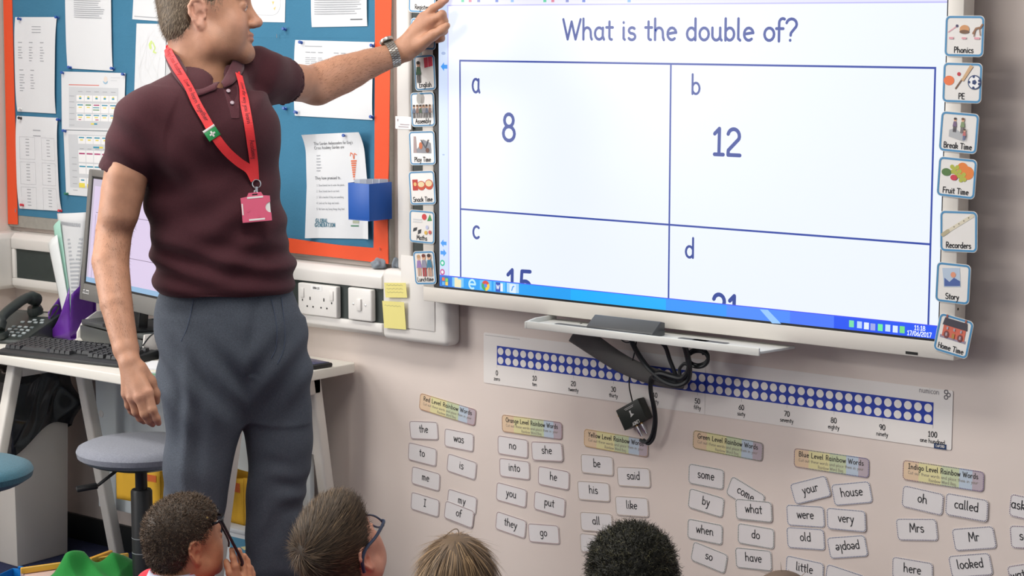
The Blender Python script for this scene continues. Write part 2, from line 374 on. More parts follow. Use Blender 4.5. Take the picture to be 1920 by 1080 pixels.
box('faceplate', (-.043, -.0105, -.043), (.043, .008, .043), M_white, sw, bevel=.004, seg=3)
box('rocker', (-.008, -.0155, -.016), (.008, -.009, .016), M_white, sw, bevel=.002)
M_chrome = mat('chrome', (.75, .75, .76), .18, 1.0)
for sx in (-1, 1): lathe('screw', [(.0028, 0), (.0028, .001), (.0012, .0016)], (sx*.022, -.0105, 0), M_chrome, sw, 12, axis=(0, -1, 0))

# ================================================================== interactive screen
BY = -.10
fx0, fx1 = -3.397, -1.907; fz0, fz1 = .895, 1.772
sx0, sx1 = -3.340, -1.945; sz0, sz1 = .938, 1.724
M_frame = mat('screen_frame', S(216, 211, 203), .4)
bd = empty('interactive_screen', ((fx0+fx1)/2, BY, fz0)); tag(bd, 'large wall mounted interactive screen showing a maths question on doubles', 'screen')
def lb(p): return tuple(Vector(p)-bd.location)
for nm, lo, hi in (('frame_bottom', (fx0, BY, fz0), (fx1, BY+.05, sz0-.005)), ('frame_top', (fx0, BY, sz1+.005), (fx1, BY+.05, fz1)),
                   ('frame_side', (fx0, BY, sz0-.005), (sx0-.02, BY+.05, sz1+.005)), ('frame_side', (sx1+.001, BY, sz0-.005), (fx1, BY+.05, sz1+.005))):
    box(nm, lb(lo), lb(hi), M_frame, bd, bevel=.003)
box('bezel', lb((sx0-.02, BY+.001, sz0-.005)), lb((sx1+.001, BY+.045, sz1+.005)), M_black, bd)
box('rear_housing', lb((fx0+.15, BY+.05, fz0+.1)), lb((fx1-.15, -.002, fz1-.1)), M_black, bd)
SS = Surf(Vector((sx0, BY, sz0))-bd.location, (1, 0, 0), (0, 0, 1))
def sc(px, py):
    p = W(px, py, BY); return (p.x-sx0, p.z-sz0)
E_white = em('page', (237, 244, 254), 1.0); E_ink = em('ink', (40, 66, 150), 1.0); E_line = em('line', (28, 62, 160), 1.0)
E_side = em('sidebar', (206, 222, 248), 1.0); E_lil = em('lilac', (188, 186, 244), 1.0); E_tool = em('toolbar', (226, 226, 250), 1.0)
WS, HS = sx1-sx0, sz1-sz0
ztb = sc(863, 518.9)[1]; usb = sc(842, 300)[0]
pr('display', [rect(0, 0, WS, HS)], SS, E_white, bd, .0002)
pr('sidebar', [rect(0, ztb, usb-.002, HS)], SS, E_side, bd, .0005)
zto = sc(1000, 8)[1]
pr('sidebar_line', [rect(usb-.003, ztb, usb, zto), rect(usb, zto-.003, WS, zto)], SS, E_lil, bd, .0006)
pr('toolbar', [rect(0, zto, WS, HS)], SS, E_tool, bd, .0007)
tb = [(0, (8, 120, 224)), (.05, (20, 160, 245)), (.30, (0, 176, 255)), (.5, (48, 150, 255)), (.62, (74, 140, 255)), (.74, (70, 120, 255)), (.82, (24, 84, 244)), (1, (10, 66, 226))]
for i in range(len(tb)-1):
    pr('taskbar', [rect(tb[i][0]*WS, 0, tb[i+1][0]*WS, ztb)], SS, em('task%d' % i, tb[i][1], 1.0), bd, .0006)
pr('taskbar_glint', [[sc(1425, 580), sc(1440, 581), sc(1465, 607), sc(1448, 606)]], SS, em('glint', (150, 200, 255)), bd, .0009)
pr('taskbar_edge', [rect(0, ztb-.002, WS, ztb)], SS, em('tedge', (70, 80, 245)), bd, .0008)
lw = .0045
def ln(a, b, w=lw): return stroke([a, b], w, caps=False)
uL, uM, uR = sc(863.2, 300)[0], sc(1256.3, 300)[0], sc(1747.5, 360)[0]
vT, vM = sc(863, 113.7)[1], sc(863, 391.9)[1]
pr('table_lines', ln((uL-lw/2, vT), (uR+lw/2, vT)) + ln((uL, vM), (uR, vM)) + ln((uL, vT), (uL, ztb)) + ln((uM, vT), (uM, ztb)) + ln((uR, vT), (uR, ztb)), SS, E_line, bd, .0004)
def fit_text(s, a, b, w, m, name, off=.0005, clip=None):   # a = baseline left px, b = baseline right px ; size from height px pair
    pass
def put(s, pxl, base_y, top_y, w, name='lettering', sx=None, pxr=None, tall=1.72):
    u0, v0 = sc(pxl, base_y); v1 = sc(pxl, top_y)[1]; xh = (v1-v0)/tall
    f = 1.0
    if pxr is not None: f = (sc(pxr, base_y)[0]-u0)/text_w(s, xh)
    return pr(name, text(s, u0, v0, xh, w, 'l', sx=f, nc=10), SS, E_ink, bd, .0005)
u0, v0 = sc(1056, 73.5); xh = (sc(1056, 36)[1]-v0)/1.72; full = 'What is the double of?'; fx = (sc(1496, 73.5)[0]-u0)/text_w(full, xh); uw = u0
for wd_ in full.split(' '):
    pr('heading_word', text(wd_, uw, v0, xh, .0066, 'l', sx=fx, nc=10), SS, E_ink, bd, .0005); uw += (text_w(wd_, xh)+.12*xh+(.55+.12)*xh)*fx
put('a', 886, 173, 148, .0062, pxr=901, tall=1.0); put('b', 1297, 176, 140, .0055, pxr=1314)
put('c', 887, 446, 424, .0062, pxr=900, tall=1.0); put('d', 1285, 482, 446, .0058, pxr=1303)
put('8', 943, 263, 213, .0088, pxr=968); put('12', 1336, 289, 240, .0088, pxr=1390)
def clip_low(polys, vmin):
    out = []
    for q in polys:
        r = []
        for i in range(len(q)):
            a, b = q[i], q[(i+1) % len(q)]
            if a[1] >= vmin: r.append(a)
            if (a[1] >= vmin) != (b[1] >= vmin):
                t = (vmin-a[1])/(b[1]-a[1]); r.append((a[0]+(b[0]-a[0])*t, vmin))
        if len(r) > 2: out.append(r)
    return out
for s, pl, prr, ty in (('15', 949, 999, 505), ('21', 1337, 1388, 551)):
    u0, v1 = sc(pl, ty); xh = (sc(pl, 240)[1]-sc(pl, 289)[1])/1.72
    f = (sc(prr, ty)[0]-u0)/text_w(s, xh)
    pr('lettering', clip_low(text(s, u0, v1-1.7*xh, xh, .0095, 'l', sx=f, nc=10), ztb), SS, E_ink, bd, .0005)
# interface icons
def dsk(px, py, r, r2=None): u, v = sc(px, py); return disc(u, v, r, r2)
def arrow(px, py, d, s): u, v = sc(px, py); return [[(u+d*s, v), (u, v+s), (u, v-s)], rect(min(u, u-d*s), v-s*.45, max(u, u-d*s), v+s*.45)]
pr('arrow_icons', arrow(832, 456, -1, .010)+arrow(832, 474, 1, .010)+arrow(833, 125, -1, .011), SS, em('arrow', (46, 150, 240)), bd, .0009)
pr('page_icon', [dsk(830, 493, .008)], SS, em('green', (40, 190, 150)), bd, .0009); pr('page_icon', [dsk(830, 510, .008)], SS, em('rose', (200, 90, 150)), bd, .0009)
pr('page_icon_centre', [dsk(830, 493, .004), dsk(830, 510, .004)], SS, E_white, bd, .0012)
pr('sidebar_marks', [dsk(832, 70, .006, .004), dsk(832, 100, .007, .004), dsk(832, 290, .004, .002)], SS, em('greyblue', (160, 180, 220)), bd, .0009)
def trow(px): return 527.5+(px-835)*.1062
for px, c in ((859, (120, 200, 250)), (911, (90, 190, 250)), (937, (90, 190, 250)), (962, (170, 215, 250))):
    u, v = sc(px, trow(px)); pr('task_button', [rect(u-.019, .003, u+.019, ztb-.003)], SS, em('btn%d' % px, c), bd, .0010)
u, v = sc(835, trow(835)); r = .013
pr('start_orb', [disc(u, v, r*1.15)], SS, em('orb', (30, 110, 190)), bd, .0011)
for dx, dy, c in ((-1, 1, (240, 110, 60)), (1, .7, (130, 210, 90)), (-1, -1, (90, 180, 240)), (1, -1, (245, 210, 80))):
    pr('start_flag', [rect(u+(dx-.8)*r*.42, v+(dy-.8)*r*.42, u+(dx+.8)*r*.42, v+(dy+.8)*r*.42)], SS, em('flag%d%d' % (dx, int(dy*10)), c), bd, .0013)
u, v = sc(859, trow(859)); pr('folder_icon', [rect(u-.011, v-.012, u+.011, v+.009), rect(u-.011, v+.009, u, v+.013)], SS, em('folder', (240, 232, 190)), bd, .0013)
u, v = sc(886, trow(886)); pr('browser_icon', stroke([(u-.009, v), (u+.009, v)] + [(u+.010*math.cos(a), v+.011*math.sin(a)) for a in np.linspace(0, 5.2, 14)], .005), SS, em('ieblue', (190, 235, 255)), bd, .0013)
u, v = sc(911, trow(911))
for a0, c in ((30, (220, 70, 60)), (150, (60, 170, 90)), (270, (250, 205, 60))):
    pr('wheel_icon', [[(u, v)] + [(u+.013*math.cos(math.radians(a0+k*15)), v+.013*math.sin(math.radians(a0+k*15))) for k in range(9)]], SS, em('chr%d' % a0, c), bd, .0013)
pr('wheel_centre', [disc(u, v, .005)], SS, em('chrc', (80, 140, 240)), bd, .0015)
u, v = sc(937, trow(937)); pr('document_icon', [rect(u-.002, v-.010, u+.011, v+.010)], SS, E_white, bd, .0013); pr('document_icon', [rect(u-.012, v-.012, u+.003, v+.012)], SS, em('wordblue', (30, 80, 190)), bd, .0014)
pr('document_letter', text('W', u-.0045, v-.005, .006, .002, nc=5), SS, E_white, bd, .0016)
u, v = sc(962, trow(962)); pr('page_tile', [rect(u-.010, v-.011, u+.010, v+.011)], SS, em('tile', (225, 240, 255)), bd, .0013); pr('page_tile_mark', stroke([(u-.003, v-.005), (u, v+.004), (u+.004, v+.006)], .003), SS, em('arrow', (46, 150, 240)), bd, .0015)
for px, py, c in ((1597, 607, (120, 225, 170)), (1612, 609, (190, 215, 255)), (1625, 611, (230, 240, 255)), (1637, 613, (160, 170, 235)), (1651, 614, (110, 240, 160)), (1665, 615, (200, 225, 255)), (1679, 617, (220, 235, 255)), (1692, 618, (120, 220, 130))):
    u, v = sc(px, py); pr('tray_icon', [rect(u-.006, v-.0075, u+.006, v+.0075)], SS, em('tr%d' % px, c), bd, .0011)
u, v = sc(1725, 619); pr('clock', text('11:18', u, v, .0055, .0018, nc=5), SS, E_white, bd, .0011)
u, v = sc(1724, 630); pr('clock', text('17/06/2017', u, v, .0055, .0018, nc=5), SS, E_white, bd, .0011)
k = 0
for px in (868, 882, 898, 932, 961, 1022, 1037, 1064, 1095, 1180):
    c = [(60, 200, 150), (214, 110, 140), (120, 130, 200), (90, 120, 210), (130, 180, 240)][k % 5]; k += 1
    u, v = sc(px, 1.0); pr('tool_icon', [rect(u-.0045, v-.004, u+.0045, v+.008)], SS, em('ti%d' % (k % 5), c), bd, .0010)
# slot and sensor on the frame
SF = Surf(Vector((0, BY, 0))-bd.location, (1, 0, 0), (0, 0, 1))
a, b = W(1698, 660, BY), W(1721, 664, BY); pr('indicator_slot', [rect(a.x, a.z-.004, b.x, a.z+.002)], SF, M_hole, bd, .0005)
hm = W(1794, 581, BY); SR = Surf(Vector((fx1, 0, 0))-bd.location, (0, 1, 0), (0, 0, 1)); pr('screw_hole', [disc(BY+.012, hm.z, .003)], SR, M_hole, bd, .0006)

# ------------------------------------------------------------------ pen tray under the screen
ta, tb_ = W(1030, 588, BY), W(1478, 641, BY)
pt = empty('pen_tray', ((ta.x+tb_.x)/2, BY, fz0)); tag(pt, 'white plastic pen tray fixed below the big screen', 'pen tray')
x0, x1 = ta.x, tb_.x; TD = .085
M_tray = mat('tray_plastic', S(214, 215, 211), .45); M_slot = mat('tray_slot', S(92, 94, 97), .6)
zz = fz0-.002
pts = [(x0, BY+.03, zz-.016), (x1, BY+.03, zz-.016), (x1-.02, BY-TD, zz-.016), (x0+.0, BY-TD, zz-.016)]
hexa('tray_floor', L(pt, pts+[(x, y, zz-.010) for x, y, z in pts]), M_tray, pt, bevel=.001)
hexa('lip', L(pt, [(x0, BY-TD-.006, zz-.020), (x1-.02, BY-TD-.006, zz-.020), (x1-.02, BY-TD, zz-.020), (x0, BY-TD, zz-.020), (x0, BY-TD-.006, zz-.002), (x1-.02, BY-TD-.006, zz-.002), (x1-.02, BY-TD, zz-.002), (x0, BY-TD, zz-.002)]), M_tray, pt, bevel=.002)
extrude_poly('end_panel', L(pt, [(x0-.006, BY+.03, zz-.016), (x0-.006, BY-TD-.006, zz-.020), (x0-.006, BY-TD-.006, zz-.004), (x0-.006, BY-TD*.6, zz+.001), (x0-.006, BY+.03, zz+.001)]), (.006, 0, 0), M_tray, pt, bevel=.001)
ST = Surf(Vector((0, 0, zz-.010))-pt.location, (1, 0, 0), (0, 1, 0)); ST.n = Vector((0, 0, 1))
Lx = x1-x0
for f0, f1 in ((.07, .22), (.22, .36), (.60, .72), (.66, .80)):
    pr('pen_slot', [rrect(x0+Lx*f0, BY-TD*.55, x0+Lx*f1, BY-TD*.30, .008)], ST, M_slot, pt, .0006)
mk = empty('eraser_block', (0, 0, 0)); pa, pb = G(1117, 607, zz), G(1238, 624, zz)
mk.location = ((pa.x+pb.x)/2, BY-.055, zz-.0098); tag(mk, 'dark grey wedge shaped board eraser lying in the pen tray', 'eraser')
hl = .095
M_dk = mat('dark_grey_plastic', S(70, 72, 74), .35)
extrude_poly('body', [(-hl, -.022, 0), (-hl, .030, 0), (-hl, .030, .030), (-hl, .012, .034), (-hl, -.022, .010)], (2*hl, 0, 0), M_dk, mk, bevel=.002)
extrude_poly('felt_pad', [(-hl+.012, -.030, .001), (-hl+.012, -.0225, .001), (-hl+.012, -.0225, .008), (-hl+.012, -.030, .006)], (2*hl-.024, 0, 0), M_black, mk)

# ------------------------------------------------------------------ cables hanging under the tray
M_cable = mat('black_cable', S(33, 37, 40), .45); M_sleeve = mat('cable_sleeve', S(98, 97, 95), .8, bump=.5, bscale=300)
def cable(px, y, r, m=M_cable, name='cable', label='', seg=8, n=8, cat='cable', group=None):
    ys = y if isinstance(y, (list, tuple)) else [y]*len(px)
    P = [W(a[0], a[1], yy) for a, yy in zip(px, ys)]
    o = tube(name, cr(P, n), r, m, None, seg)
    return tag(o, label, cat, group)
# sleeve: flattened fabric tube
sv = [W(1078, 622, -.10), W(1115, 648, -.08), W(1160, 678, -.065), W(1205, 699, -.06), W(1250, 712, -.055), W(1281, 716, -.05)]
path = cr(sv, 6); bm = bmesh.new(); rings = []
for i, p in enumerate(path):
    t = (path[min(i+1, len(path)-1)]-path[max(i-1, 0)]).normalized(); w = .030-.013*i/(len(path)-1)
    n1 = Vector((0, -1, 0)); n2 = t.cross(n1).normalized(); n1 = n2.cross(t)
    rings.append([bm.verts.new(p+n2*w*math.cos(a)+n1*w*.55*math.sin(a)) for a in np.linspace(0, 2*math.pi, 14, endpoint=False)])
for i in range(len(rings)-1):
    for q in range(14): bm.faces.new((rings[i][q], rings[i][(q+1) % 14], rings[i+1][(q+1) % 14], rings[i+1][q]))
bm.faces.new(rings[0]); bm.faces.new(rings[-1])
tag(bobj('cable_sleeve', bm, M_sleeve, smooth=True), 'wide grey fabric cable sleeve sagging below the pen tray', 'cable sleeve')
cable([(1180, 628), (1190, 652), (1206, 678), (1224, 698), (1248, 716), (1272, 722), (1290, 712), (1293, 690), (1288, 660), (1278, 640)], [-.12, -.10, -.09, -.09, -.09, -.09, -.09, -.10, -.10, -.12], .0062, label='thick black cable looping from the pen tray and back up')
cable([(1226, 634), (1246, 648), (1256, 675), (1266, 700), (1270, 712)], [-.12, -.10, -.09, -.085, -.08], .005, label='black cable dropping straight into the tangle under the tray')
cable([(1281, 640), (1288, 665), (1292, 690), (1280, 708), (1262, 706), (1240, 700), (1226, 704), (1236, 712), (1268, 718)], [-.115, -.105, -.10, -.095, -.09, -.09, -.088, -.085, -.085], .0065, label='thickest black cable bunched in the middle of the tangle')
lp = [(1290+20*math.cos(a)+18, 676+16*math.sin(a)-.4*k) for k, a in enumerate(np.linspace(2.6, 2.6+4*math.pi, 22))]
cable([(1275, 703), (1274, 692), (1283, 682)] + lp, [-.09+.0006*i for i in range(25)], .0042, label='black cable coiled in two rings right of the tangle', n=4)
cable([(1329, 646), (1322, 656), (1318, 664)], [-.11, -.09, -.08], .0028, label='thin black cable rising from the coil to the tray')
cable([(1160, 626), (1164, 636), (1174, 642), (1186, 640), (1194, 632)], [-.12, -.115, -.11, -.11, -.12], .0014, label='thin black wire drooping in a small arc under the tray')
cable([(1195, 630), (1190, 660), (1184, 684), (1181, 700), (1180, 725), (1186, 754)], [-.11, -.08, -.06, -.05, -.04, -.018], .0016, label='thin black wire hanging down to the small converter box')
cable([(1226, 704), (1219, 712), (1219, 735), (1224, 760), (1227, 785), (1222, 815), (1212, 829), (1200, 825)], [-.085, -.075, -.06, -.045, -.035, -.03, -.03, -.03], .004, label='black audio cable running down and curling into the outer plug')
cable([(1229, 702), (1222, 714), (1222, 738), (1228, 765), (1230, 792), (1226, 820), (1216, 832), (1206, 824)], [-.082, -.07, -.054, -.04, -.03, -.026, -.026, -.028], .004, label='black audio cable running down and curling into the inner plug')
# converter box (hangs against the wall, turned in its plane)
ca, cb, cc, cd = W(1154, 772, -.03), W(1195, 746, -.03), W(1214, 786, -.03), W(1173, 805, -.03)
ctr = (ca+cb+cc+cd)/4; ex = ((cb-ca)+(cc-cd)).normalized(); ez = Vector((0, -1, 0)).cross(ex)*-1
if ez.z < 0: ez = -ez
wB, hB = ((cb-ca).length+(cc-cd).length)/2, ((cd-ca).length+(cc-cb).length)/2
cvb = bpy.data.objects.new('audio_converter', None); COL.objects.link(cvb)
cvb.matrix_world = Matrix(((ex.x, 0, ez.x, ctr.x), (ex.y, 1, ez.y, ctr.y), (ex.z, 0, ez.z, ctr.z), (0, 0, 0, 1)))
tag(cvb, 'small black audio converter box dangling on its wires against the wall', 'converter')
M_box = mat('box_metal', S(38, 43, 38), .45)
box('housing', (-wB/2, -.002, -hB/2), (wB/2, .026, hB/2), M_box, cvb, bevel=.0015)
CV = Surf((0, -.002, 0), (1, 0, 0), (0, 0, 1)); M_print = mat('white_print', S(214, 214, 210), .6)
pr('logo', text('LINDY', .004, -hB*.36, .0042, .0014, rot=math.radians(180), nc=5)+[[(-.004, -.006), (.010, -.002), (.003, .002), (.004, .010), (-.001, .010), (-.001, 0)]], CV, M_print, cvb)
pr('small_print', [rect(-.012, hB*.34, .018, hB*.36), rect(-.010, hB*.28, .016, hB*.30)], CV, M_print, cvb)
M_gold = mat('brass', S(206, 168, 110), .3, 1.0)
for k in (-.008, .008):
    lathe('jack', [(.004, 0), (.004, .006)], (k, .012, -hB/2), M_gold, cvb, 12, axis=(0, 0, -1))
    lathe('plug', [(.0048, .004), (.0048, .020), (.004, .022), (.0035, .030)], (k, .012, -hB/2), M_chrome, cvb, 12, axis=(.05, 0, -1))
lathe('jack', [(.0045, 0), (.0045, .006), (.003, .006), (.003, .009)], (-wB/2, .012, hB*.25), M_gold, cvb, 12, axis=(-1, 0, 0))

# ================================================================== laminated timetable cards on the screen frame
M_lam = mat('laminated_card', S(231, 228, 224), .28, coat=.3); M_cb = mat('card_blue', S(76, 140, 184), .4); M_ink = mat('black_ink', S(36, 36, 40), .7)
PAL = {}
def pal(r, g, b): return mat('print_%d_%d_%d' % (r, g, b), S(r, g, b), .6)
def quad(px, y):
    P = [W(a, b, y) for a, b in px]
    ex = ((P[1]-P[0])+(P[2]-P[3])).normalized(); w = ((P[1]-P[0]).length+(P[2]-P[3]).length)/2; h = ((P[3]-P[0]).length+(P[2]-P[1]).length)/2
    n = Vector((0, -1, 0)); ez = n.cross(ex); ez = ez if ez.z > 0 else -ez
    return (P[0]+P[1]+P[2]+P[3])/4, ex, ez, w, h
def card_thing(name, px, y, m, label, cat, group, r=.006, th=.0009, bend=None, size=None):
    c, ex, ez, w, h = quad(px, y)
    if size: w, h = size
    o = bpy.data.objects.new(name, None)
    ou = rrect(-w/2, -h/2, w/2, h/2, r)
    V = [(u, -th, v) for u, v in ou]+[(u, 0, v) for u, v in ou]; n = len(ou)
    Fc = [list(range(n)), list(range(2*n-1, n-1, -1))]+[[i, i+n, (i+1) % n+n, (i+1) % n] for i in range(n)]
    o = raw(name, V, Fc, m); ang = math.atan2(ex.z, ex.x)
    o.location = c; o.rotation_euler = (0, -ang, 0)
    tag(o, label, cat, group)
    return o, Surf((0, -th, 0), (1, 0, 0), (0, 0, 1)), w, h
def tt_card(px, word, draw, label, y=BY-.0015, lean=0):
    o, s, w, h = card_thing('timetable_card', px, y, M_lam, label, 'card', 'laminated timetable cards', r=.010)
    pr('border', ring(-w/2+.001, -h/2+.001, w/2-.001, h/2-.001, .010, .0042), s, M_cb, o)
    xh = min(.0068, (w*.74)/max(text_w(word, 1.0), .1))
    pr('lettering', text(word, 0, -h*.40, xh, xh*.30, nc=6), s, M_ink, o)
    for i_, (polys, c) in enumerate(draw(w, h)): pr('picture', polys, s, pal(*c), o, .0005+.00025*i_)
    return o
def fig(x, y, hh, c1, c2, hair):   # a small printed figure
    return [([disc(x, y+hh*.40, hh*.11, hh*.13)], (214, 170, 140)), ([disc(x, y+hh*.47, hh*.11, hh*.08)], hair), ([[(x-hh*.10, y+hh*.28), (x+hh*.10, y+hh*.28), (x+hh*.16, y-hh*.08), (x-hh*.16, y-hh*.08)]], c1),
            ([rect(x-hh*.11, y-hh*.45, x-hh*.02, y-hh*.06), rect(x+hh*.02, y-hh*.45, x+hh*.11, y-hh*.06)], c2)]
def d_register(w, h): return [([[(-.02, -.005), (.02, .0), (.02, .03), (-.02, .027)]], (70, 84, 140)), ([rect(-.015, .003, .014, .007)], (200, 205, 220))]
def d_blank(w, h): return [([disc(0, .01, .02, .014)], (205, 190, 175))]
def d_english(w, h): return [([[(.0, .012), (.028, .016), (.027, .040), (-.001, .037)]], (206, 60, 84)), ([stroke([(.013, .014), (.013, .038)], .001)[0]], (240, 200, 205))]+fig(-.02, .0, .055, (70, 110, 80), (90, 90, 90), (50, 45, 40))
def d_assembly(w, h):
    o = []
    for i in range(6): o += fig(-w*.36+i*w*.145, -.006, .034, [(110, 120, 140), (150, 120, 110), (90, 110, 90), (150, 150, 160)][i % 4], (90, 85, 85), [(60, 50, 45), (120, 90, 60)][i % 2])
    return o + [([disc(-.006, .028, .008, .014)], (200, 200, 195))]
def d_play(w, h): return [([[(-.028, -.012), (.03, -.014), (.03, .012), (.004, .022), (-.01, .005)]], (150, 152, 160)), ([[(-.03, -.012), (-.018, -.012), (-.02, .03), (-.027, .03)]], (180, 160, 160)), ([disc(-.004, .006, .006, .009)], (210, 120, 80)), ([disc(.018, -.006, .006)], (120, 84, 72)), (stroke([(-.002, .02), (.012, .0), (.022, .02)], .003), (90, 92, 100))]
def d_snack(w, h): return [([rect(-.032, -.006, -.014, .022)], (190, 58, 50)), ([disc(-.023, .010, .005)], (232, 190, 120)), ([disc(-.002, .006, .014, .012), disc(.024, .008, .014, .013)], (206, 82, 56)), ([disc(-.002, .009, .011, .007), disc(.024, .011, .011, .008)], (238, 216, 170))]
def d_maths(w, h): return [([disc(.008, .026, .008)], (206, 60, 66)), ([[(.018, .016), (.034, .018), (.027, .034)]], (70, 150, 84)), ([[(-.03, -.014), (-.018, -.010), (-.016, -.002), (-.028, -.005)], [(-.014, -.020), (-.004, -.016), (-.002, -.006), (-.012, -.009)]], (52, 54, 60)), ([disc(.018, .0, .005)], (190, 196, 224)), ([disc(.014, -.014, .005)], (222, 180, 80)), ([disc(.028, -.012, .005)], (200, 90, 90)), ([rect(-.03, .012, .0, .014), rect(-.03, .018, .0, .020)], (210, 214, 220))]
def d_lunch(w, h): return fig(-.018, .004, .055, (150, 120, 176), (196, 160, 140), (190, 150, 110))+fig(0, .004, .058, (140, 140, 160), (170, 60, 66), (110, 50, 40))+fig(.019, .004, .058, (60, 120, 150), (190, 150, 130), (60, 40, 36))
def d_phonics(w, h): return [(stroke([(-.036, .008), (-.018, .020)], .0025), (214, 160, 170)), ([disc(-.017, .021, .003)], (70, 66, 100)), ([disc(0, .014, .011, .009)], (206, 150, 104)), ([disc(0, .009, .011, .004)], (120, 90, 70)), (stroke([(.020, .006), (.026, .016), (.036, .018), (.040, .024)], .004)+stroke([(.024, .012), (.022, .0)], .002)+stroke([(.034, .016), (.036, .002)], .002), (150, 110, 84)), ([rect(-.034, -.006, -.024, -.002), rect(-.005, -.006, .005, -.002), rect(.023, -.006, .035, -.002)], (222, 160, 170))]
def d_pe(w, h): return [([disc(-.030, .004, .012, .010)], (232, 120, 72)), ([disc(-.008, .018, .004)], (190, 60, 70)), (stroke([(-.014, -.012), (.0, .008)], .003), (120, 90, 70)), ([[(-.002, .006), (.003, .003), (.024, .034), (.017, .038)]], (206, 170, 130)), ([disc(.028, .002, .015)], (62, 80, 120)), ([disc(.028, .002, .0128)], (238, 238, 238)), ([disc(.028, .002, .0055, n=5)]+[disc(.028+.0115*math.cos(a), .002+.0115*math.sin(a), .0032, n=5) for a in np.linspace(.3, 6.0, 5)], (48, 66, 110))]
def d_break(w, h): return [([[(-.022, -.010), (.012, -.018), (.018, -.006), (-.01, .008), (-.022, .004)]], (176, 178, 180))]+fig(-.010, .014, .030, (120, 100, 130), (90, 84, 90), (60, 50, 50))+fig(.008, .014, .032, (130, 150, 110), (100, 90, 90), (110, 80, 60))+fig(.014, -.004, .024, (190, 110, 110), (90, 100, 140), (70, 60, 56))
def d_fruit(w, h): return [([disc(.012, .020, .013), disc(.024, .012, .014)], (226, 130, 62)), ([disc(x, y, .0048, n=10) for x, y in ((-.012, .022), (-.006, .018), (0, .022), (-.010, .012), (-.002, .010), (.006, .014), (.004, .004), (.012, .004), (.018, -.002), (.010, -.004), (.016, .008))], (176, 180, 74)), ([disc(-.024, .010, .011, .008)], (84, 120, 66)), ([disc(-.006, .0, .008, .006)], (200, 60, 76))]
def d_record(w, h): return [(stroke([(-.034, -.006), (.032, .034)], .0075), (216, 208, 186)), (stroke([(-.036, -.008), (-.024, 0)], .0085), (180, 170, 140)), ([disc(-.010+.011*k, .0095+.0066*k, .0013, n=6) for k in range(4)], (90, 84, 74))]
def d_story(w, h): return [([[(-.020, -.010), (.018, -.006), (.014, .034), (-.026, .030)]], (180, 196, 214)), ([[(-.019, -.008), (.017, -.004), (.016, .006), (.002, .012), (-.008, .002), (-.020, .010)]], (74, 98, 160)), ([disc(.0, .018, .006)], (222, 150, 120))]
def d_home(w, h): return [([rect(-.030, -.010, .030, -.004)], (150, 140, 160)), ([rect(-.026, -.006, .026, .020)], (206, 104, 84)), ([[(-.029, .018), (.029, .018), (.026, .034), (-.026, .034)]], (66, 62, 72)), ([rect(-.024, .034, -.020, .041), rect(.020, .034, .024, .041)], (150, 90, 80)), ([disc(-.016, -.001, .006, .008), disc(.016, -.001, .006, .008)], (120, 66, 66)), ([rect(-.018, -.004, -.014, .003), rect(.014, -.004, .018, .003), rect(-.018, .010, -.014, .016), rect(-.002, .010, .002, .016), rect(.014, .010, .018, .016)], (170, 160, 170)), ([rect(-.003, -.006, .003, .005)], (176, 130, 70))]
TT = [([(766, -42), (818, -40), (817, 25), (768, 23)], 'Register', d_register, 'topmost laminated card reading Register beside the pointing hand'),
 ([(770, 33), (818, 35), (817, 94), (771, 92)], '', d_blank, 'laminated card covered by the pointing hand'),
 ([(776, 104), (815, 102), (818, 168), (779, 171)], 'English', d_english, 'laminated card reading English with a red book'),
 ([(770, 174), (814, 172), (817, 237), (772, 238)], 'Assembly', d_assembly, 'laminated card reading Assembly with a row of people'),
 ([(767, 246), (816, 245), (817, 309), (769, 310)], 'Play Time', d_play, 'laminated card reading Play Time with a grey toy picture'),
 ([(766, 321), (815, 320), (818, 383), (770, 385)], 'Snack Time', d_snack, 'laminated card reading Snack Time with cut fruit'),
 ([(768, 393), (816, 396), (815, 459), (768, 453)], 'Maths', d_maths, 'laminated card reading Maths with small shapes'),
 ([(775.6, 471), (815, 470), (819, 533), (778, 534)], 'Lunchtime', d_lunch, 'laminated card reading Lunchtime with three children'),
 ([(1773, 29.6), (1847, 28.6), (1844, 108), (1771, 105)], 'Phonics', d_phonics, 'laminated card reading Phonics with a small burger picture'),
 ([(1769, 117), (1843, 118), (1840, 195), (1767, 191)], 'PE', d_pe, 'laminated card reading PE with a bat and football'),
 ([(1765, 208), (1837, 213.5), (1831, 290), (1760.5, 282)], 'Break Time', d_break, 'laminated card reading Break Time with playing children'),
 ([(1761, 293), (1832.5, 299), (1828, 375), (1756, 366)], 'Fruit Time', d_fruit, 'laminated card reading Fruit Time with oranges and grapes'),
 ([(1763, 394), (1834, 396.7), (1832, 474), (1763, 471)], 'Recorders', d_record, 'laminated card reading Recorders with a pale recorder'),
 ([(1757, 490.6), (1820, 496.4), (1818.6, 573), (1753.6, 564)], 'Story', d_story, 'laminated card reading Story with a blue book'),
 ([(1763, 585.5), (1827, 603.6), (1813, 675), (1749.6, 654.4)], 'Home Time', d_home, 'tilted laminated card reading Home Time with a red house')]
for i, (px, wd_, dr, lb_) in enumerate(TT): tt_card(px, wd_, dr, lb_, y=BY-.0012)
o, s, w, h = card_thing('paper_tag', [(742, 218), (771, 219), (771, 243), (741, 241)], TY-.0012, mat('glossy_paper', S(238, 238, 240), .2), 'small glossy paper tag stuck on the vertical trunking', 'tag', None, r=.001, th=.0004)
pr('print', [rect(-w*.38, h*.1, -w*.3, h*.3), rect(-w*.2, -.006, w*.4, -.003), rect(-w*.3, -.012, w*.35, -.009)], s, pal(180, 170, 175), o)
